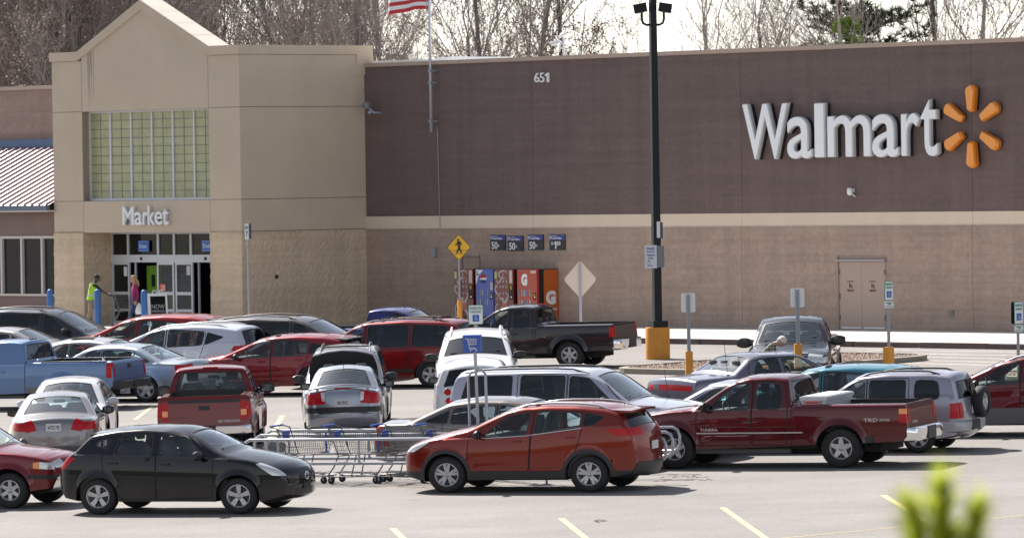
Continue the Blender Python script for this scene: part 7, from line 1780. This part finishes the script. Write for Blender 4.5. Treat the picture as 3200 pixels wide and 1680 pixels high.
# man in yellow vest pushing a cart
u_, _ = onwall(285, 900, 7.6); P = W(u_, 0, 7.6)
J = dict(pelvis=((0, 0, .95), (.15, .12)), waist=((.03, 0, 1.08), (.15, .12)), chest=((.09, 0, 1.32), (.17, .13)), neckb=((.12, 0, 1.48), (.075, .07)), neck=((.15, 0, 1.54), .055), head=((.18, 0, 1.62), .055),
    shL=((.11, .19, 1.43), .062), elL=((.32, .22, 1.22), .046), wristL=((.55, .20, 1.08), .031), handL=((.62, .19, 1.06), (.02, .04)), shR=((.11, -.19, 1.43), .062), elR=((.32, -.22, 1.22), .046), wristR=((.55, -.20, 1.08), .031), handR=((.62, -.19, 1.06), (.02, .04)),
    hipL=((.01, .10, .87), .10), knL=((.13, .10, .50), .07), anL=((.06, .10, .09), .046), toeL=((.19, .10, .04), .038), hipR=((-.01, -.10, .87), .10), knR=((-.06, -.10, .48), .07), anR=((-.22, -.10, .12), .046), toeR=((-.10, -.10, .045), .038))
m_dsh = mat('dark_shirt', (.03, .03, .035), .85)
root, hc = person('person in a dark cap, yellow green safety vest and khaki trousers pushing a cart', P, 8, J, [m_skind, m_dsh, mat('khaki', (.33, .25, .18), .85, noise=.1, nscale=12), m_shoe], bones(0), skin=m_skind)
head_bits(root, hc + Vector((.01, 0, .01)), m_skind, None, False, Vector((1, 0, -.15)))
q = B(); q.s = True; h_ = hc + Vector((.0, 0, .055)); q.lathe([(0, .085), (.05, .075), (.085, .045), (.098, 0), (.098, -.01)], 16, 'z', h_); q.box(h_ + Vector((.13, 0, 0)), (.12, .14, .014)); q.make('cap', mat('navy_cap', (.015, .018, .035), .8), root)
q = B(); q.s = True; rows = []
for k in range(8):
    t = k / 7; z_ = .93 + .54 * t; cx = .0 + .11 * t; w_ = .185 + .02 * math.sin(t * 3); w_ -= max(0, t - .8) * .25
    rows.append([(cx + .155 * math.cos(b_), w_ * math.sin(b_), z_) for b_ in [R(40) + R(280) * j / 12 for j in range(13)]])
q.grid(rows); m_vest = mat('vest_yellow', (.42, .72, .02), .7); v_ = q.make('vest', m_vest, root, normals=False)
q = B(); q.s = True
for z_ in (1.08,):
    for j in range(12):
        b0, b1 = R(40) + R(280) * j / 12, R(40) + R(280) * (j + 1) / 12; t = (z_ - .93) / .54; cx = .11 * t
        q.face([(cx + .16 * math.cos(b0), .203 * math.sin(b0), z_ - .03), (cx + .16 * math.cos(b1), .203 * math.sin(b1), z_ - .03), (cx + .162 * math.cos(b1), .204 * math.sin(b1), z_ + .03), (cx + .162 * math.cos(b0), .204 * math.sin(b0), z_ + .03)])
for s_ in (-1, 1): q.tube([(-.06, s_ * .13, 1.05), (-.07, s_ * .12, 1.3), (.04, s_ * .10, 1.50)], .022, 4)
q.make('reflective_tape', mat('tape_silver', (.55, .58, .55), .3), v_, normals=False)
o = cart(Matrix.Translation(P + Vector((math.cos(R(8)), math.sin(R(8)), 0)) * 1.05) @ Matrix.Rotation(R(8), 4, 'Z'), 'shopping cart being pushed by the person in the yellow green vest')
# man bending beside the slate truck
P = onlot(2380, 1248); P.z = lot_z(P)
J = dict(pelvis=((0, 0, .90), (.15, .12)), waist=((.06, 0, 1.02), (.15, .12)), chest=((.22, 0, 1.20), (.16, .13)), neckb=((.34, 0, 1.30), (.075, .07)), neck=((.39, 0, 1.32), .055), head=((.46, 0, 1.35), .055),
    shL=((.26, .19, 1.27), .062), elL=((.34, .23, 1.0), .046), wristL=((.50, .20, .84), .031), handL=((.57, .19, .82), (.02, .04)), shR=((.26, -.19, 1.27), .062), elR=((.34, -.23, 1.0), .046), wristR=((.50, -.20, .84), .031), handR=((.57, -.19, .82), (.02, .04)),
    hipL=((.0, .10, .84), .10), knL=((.04, .10, .48), .07), anL=((-.02, .10, .09), .046), toeL=((.11, .10, .04), .038), hipR=((.0, -.10, .84), .10), knR=((.04, -.10, .48), .07), anR=((-.04, -.10, .09), .046), toeR=((.09, -.10, .045), .038))
def plaid():
    m = mat('plaid', (.33, .29, .19), .85); n = m.node_tree; b_ = n.nodes['Principled BSDF']; tc = n.nodes.new('ShaderNodeTexCoord'); ck = n.nodes.new('ShaderNodeTexBrick')
    ck.inputs['Scale'].default_value = 1; ck.inputs['Brick Width'].default_value = .07; ck.inputs['Row Height'].default_value = .07; ck.inputs['Mortar Size'].default_value = .012; ck.offset = 0
    ck.inputs['Color1'].default_value = (.36, .32, .21, 1); ck.inputs['Color2'].default_value = (.30, .28, .2, 1); ck.inputs['Mortar'].default_value = (.10, .10, .09, 1)
    sx = n.nodes.new('ShaderNodeSeparateXYZ'); cb = n.nodes.new('ShaderNodeCombineXYZ'); n.links.new(tc.outputs['Object'], sx.inputs[0]); n.links.new(sx.outputs[0], cb.inputs[0]); n.links.new(sx.outputs[2], cb.inputs[1]); n.links.new(cb.outputs[0], ck.inputs[0]); n.links.new(ck.outputs[0], b_.inputs['Base Color']); return m
root, hc = person('person in a pale hat and plaid shirt bending before the slate grey pickup', P, -8, J, [m_skin, plaid(), mat('denim', (.03, .05, .11), .85), m_shoe], bones())
fd = Vector((.75, 0, -.66)); head_bits(root, hc + Vector((.02, 0, .0)), m_skin, mat('grey_hair', (.4, .38, .36), .7), False, fd)
q = B(); q.s = True; u3 = Vector((.66, 0, .75)); hh = hc + Vector((.02, 0, 0)) + u3 * .05; rows = []
for r_, t in ((.01, .10), (.06, .09), (.095, .05), (.108, -.01), (.11, -.03)): rows.append([hh + u3 * t + (fd.normalized() * math.cos(a) + Vector((0, 1, 0)) * math.sin(a)) * r_ for a in [2 * math.pi * j / 16 for j in range(16)]])
q.grid(rows, close=True); q.make('hat', mat('pale_hat', (.55, .50, .46), .8), root)
# ================================================================ winter woodland behind the store
m_bark = mat('bark_grey', (.21, .18, .165), .9, noise=.3, nscale=3); m_bark2 = mat('bark_dark', (.13, .112, .105), .9, noise=.3, nscale=3)
m_twig = mat('twig', (.225, .19, .175), .9); m_leaf = mat('dead_leaf', (.20, .145, .115), .8); m_leaf2 = mat('dead_leaf_pink', (.25, .185, .155), .8)
def tree_meshes(seed, H, spread, leafn, dense=1.0, lean=0, MAXL=3):
    rnd = random.Random(seed); tr = B(); cr = B(); lf = []
    def seg(q, a, b_, r0, r1, n=3):
        d = (b_ - a); 
        if d.length < 1e-4: return
        d.normalize(); u_ = d.orthogonal().normalized(); v_ = d.cross(u_); i = len(q.v)
        for p, r_ in ((a, r0), (b_, r1)):
            for k in range(n): an = 2 * math.pi * k / n; q.v.append(tuple(p + (u_ * math.cos(an) + v_ * math.sin(an)) * r_))
        for k in range(n): j = (k + 1) % n; q.f.append((i + k, i + j, i + n + j, i + n + k)); q.m.append(0); q.sm.append(True)
    def grow(p, d, L_, r_, lev):
        n = 5 if lev == 0 else 4; q = tr if lev == 0 else cr; st = L_ / n
        for k in range(n):
            d = (d + Vector((rnd.gauss(0, .13), rnd.gauss(0, .13), rnd.gauss(.03, .07))) * (1 if lev else .35)).normalized()
            e = p + d * st; r2 = r_ * (.86 if lev else .88); seg(q, p, e, r_, r2, 7 if lev == 0 else (4 if lev == 1 else 3)); p, r_ = e, r2
            if lev < MAXL:
                nb = {0: (1 if k < 1 else 3), 1: 2, 2: 2, 3: 1}[lev]
                if lev >= 2 and rnd.random() > dense: nb -= 1
                for _ in range(nb):
                    ax_ = d.orthogonal().normalized(); ax_.rotate(Matrix.Rotation(rnd.uniform(0, 6.28), 3, d)); an = R(rnd.uniform(18, 44)) * spread
                    c_ = (d * math.cos(an) + ax_ * math.sin(an)); c_.z += .22; c_.normalize()
                    ln = {0: .38, 1: .52, 2: .48, 3: .5}[lev] * L_ * rnd.uniform(.7, 1.2)
                    grow(p, c_, ln, max(.0115, r_ * (.50 if lev else .42)), lev + 1)
            elif leafn and rnd.random() < leafn: lf.append(p.copy())
    grow(Vector((0, 0, 0)), Vector((lean, 0, 1)).normalized(), H * .72, H * .0085, 0)
    L2 = B()
    for p in lf:
        for _ in range(2):
            c_ = p + Vector((rnd.gauss(0, .12), rnd.gauss(0, .12), rnd.gauss(0, .12))); s_ = rnd.uniform(.04, .08); a_ = Vector((rnd.gauss(0, 1), rnd.gauss(0, 1), rnd.gauss(0, 1))).normalized(); b2_ = a_.orthogonal().normalized()
            L2.face([c_ - a_ * s_, c_ + b2_ * s_ * .6, c_ + a_ * s_, c_ - b2_ * s_ * .6])
    return tr, cr, L2
def tree(loc, yaw, sc, var, label, group, sx=1):
    trm, crm, lfm = var
    e = empty('bare_tree', label=label, cat='tree', group=group, mw=Matrix.Translation(loc) @ Matrix.Rotation(yaw, 4, 'Z') @ Matrix.Diagonal((sc * sx, sc * sx, sc, 1)))
    link('trunk', trm, e); c_ = link('crown', crm, e)
    if lfm: link('dry_leaves', lfm, c_)
    return e
VAR = []
for sd_, H, sp_, lf_, dn, le, mx_ in ((1, 18, 1.0, 0, .9, 0, 3), (2, 20, .85, 0, .8, .05, 3), (3, 17, 1.0, .14, .5, -.04, 4), (4, 19, .9, .5, .6, .03, 4), (5, 16, 1.2, 0, .8, .08, 3)):
    tr, cr, l2 = tree_meshes(sd_, H, sp_, lf_, dn, le, mx_)
    VAR.append((tr.mesh('trunk', m_bark2 if sd_ in (2, 4) else m_bark, normals=False), cr.mesh('crown', m_twig if sd_ % 2 else m_bark, normals=False), l2.mesh('dry_leaves', m_leaf if sd_ == 4 else m_leaf2, normals=False) if l2.f else None))
rnd = random.Random(21); spots = []
for k in range(76):
    d = rnd.uniform(218, 300); fx = rnd.uniform(-1.08, 1.08)
    if k > 30: fx = rnd.uniform(-1.08, -.12)
    if k > 48: fx = rnd.uniform(-1.08, -.5)      # denser wood on the left
    x_ = fx * 1600 / F * d; 
    if N.dot(Vector((x_, d, 0)) - Vector((P0.x, P0.y, 0))) > -14: d += 26
    spots.append((fx, x_, d))
spots.sort(key=lambda s: s[0])
for k, (fx, x_, d) in enumerate(spots):
    left = fx < -.35
    vi = rnd.choice([2, 3, 3, 0, 1] if left else ([0, 2, 4, 1, 3] if fx < .15 else [0, 1, 4, 0, 2]))
    zone = 'at the far left behind the low wing' if fx < -.72 else 'behind the entrance gable' if fx < -.35 else 'behind the flagpole' if fx < 0 else 'behind the lamp heads' if fx < .35 else 'behind the white letters' if fx < .7 else 'behind the wall at the far right'
    kind = {0: 'bare grey tree with upright twigs', 1: 'tall bare tree with a dark trunk', 2: 'bare tree holding a few pinkish dry leaves', 3: 'brown leaved winter tree', 4: 'bare spreading tree with arching limbs'}[vi]
    tree((x_, d, -1.2), rnd.uniform(0, 6.28), rnd.uniform(.78, 1.12), VAR[vi], '%s %s' % (kind, zone), '%s %s' % (kind.split(' with')[0].split(' holding')[0] + 's', zone))
# pines
m_pine = mat('pine_dark', (.045, .07, .035), .8, noise=.4, nscale=2); m_pineb = mat('pine_bright', (.14, .20, .025), .75, noise=.3, nscale=3)
def pine(loc, H, r_, m, label, seed, low=.35, tuft=.32, n=520, gaps=.4):
    rnd = random.Random(seed); e = empty('pine_tree', loc, 0, label, 'tree')
    q = B(); q.tube([(0, 0, 0), (.1, 0, H * .5), (0, .05, H * .97)], [H * .014, H * .009, .02], 8); q.make('trunk', m_bark2, e)
    q = B(); lb = B(); cl = []
    for k in range(46):
        z_ = H * (low + (1 - low) * rnd.random() ** .8); L_ = r_ * (1 - (z_ / H - low) / (1 - low)) ** .7 * rnd.uniform(.6, 1.1) + .25; a = rnd.uniform(0, 6.28); tip = Vector((L_ * math.cos(a), L_ * math.sin(a), z_ + L_ * .22)); b0 = Vector((0, 0, z_))
        lb.tube([b0, b0 * .5 + tip * .5 - Vector((0, 0, .1)), tip], [.05, .035, .012], 4, False)
        for j in range(int(n / 46)): f = rnd.uniform(.35, 1.05); cl.append(b0 + (tip - b0) * f + Vector((rnd.gauss(0, .18), rnd.gauss(0, .18), rnd.gauss(.05, .14))) * r_ * .35)
    cl.append(Vector((0, 0, H)))
    for c_ in cl:
        ax0 = Vector((c_.x * .3, c_.y * .3, 1)).normalized()
        for j in range(15):
            d = (ax0 * rnd.uniform(.2, 1.2) + Vector((rnd.gauss(0, .8), rnd.gauss(0, .8), rnd.gauss(0, .5)))).normalized(); s_ = tuft * rnd.uniform(.6, 1.1); u_ = d.orthogonal().normalized() * tuft * .07; u_.rotate(Matrix.Rotation(rnd.uniform(0, 6.28), 3, d))
            q.face([c_ - u_, c_ + u_, c_ + d * s_])
    lb.make('limbs', m_bark2, e); q.make('needles', m, e, normals=False)
p = Vector(((2700 - 1600) / F * 262, 262, -1)); pine(p, 17.5, 4.6, m_pine, 'tall dark green pine rising behind the bare trees above the white letters', 3, .45, .45, 1500)
p = Vector(((2655 - 1600) / F * 232, 232, -1)); hh = 4.6 + (565 - 78 - 16) / (F / 232) + 1.0; pine(p, hh, 1.5, m_pineb, 'small bright green young pine just topping the wall parapet', 8, .6, .34, 520)
# small out of focus pine shoots close to the camera
def shoots():
    d = 12.5; s_ = F / d; rnd = random.Random(2)
    def pt(px, py, dd=0): v_ = ray(px, py); t = (d + dd) / v_.y; return CAM + v_ * t
    base = pt(2960, 2050); foot = Vector((base.x + .05, base.y, 2.4)); e = empty('pine_sapling', foot, 0, 'bright yellow green young pine shoots, out of focus, at the bottom right corner', 'tree')
    inv = e.matrix_world.inverted()
    q = B(); q.tube([inv @ foot, inv @ base], [.03, .02], 6); q.make('stem', m_bark, e)
    q = B(); lb = B()
    tips = [(pt(2940, 1530), 1.0), (pt(2845, 1590, .03), .9), (pt(3055, 1600, -.04), .85), (pt(2960, 1690, .02), .9)]
    for t_, k in tips:
        lb.tube([inv @ base, inv @ (base * .45 + t_ * .55 + Vector((0, 0, -.02))), inv @ t_], [.012, .009, .005], 5)
        for j in range(430):
            f = rnd.random(); a_ = base * (1 - f) + t_ * f; f2 = 1 - .6 * f; c_ = inv @ (base + (t_ - base) * f2)
            ax0 = (t_ - base).normalized(); dd = (ax0 * rnd.uniform(.5, 1.3) + Vector((rnd.gauss(0, .38), rnd.gauss(0, .38), rnd.gauss(0, .3)))).normalized(); L_ = .10 * k * rnd.uniform(.6, 1.1); u_ = dd.orthogonal().normalized() * .0036
            q.face([c_ - u_, c_ + u_, c_ + dd * L_])
    mn = mat('needle_bright', (.33, .36, .03), .6); nt_ = mn.node_tree; tl = nt_.nodes.new('ShaderNodeBsdfTranslucent'); tl.inputs[0].default_value = (.55, .62, .05, 1); ms = nt_.nodes.new('ShaderNodeMixShader'); ms.inputs[0].default_value = .5
    nt_.links.new(nt_.nodes['Principled BSDF'].outputs[0], ms.inputs[1]); nt_.links.new(tl.outputs[0], ms.inputs[2]); nt_.links.new(ms.outputs[0], nt_.nodes['Material Output'].inputs[0])
    lb.make('shoot', mat('shoot_green', (.10, .12, .03), .7), e); q.make('needles', mat('needle_bright', (.36, .50, .03), .6), e, normals=False)
shoots()
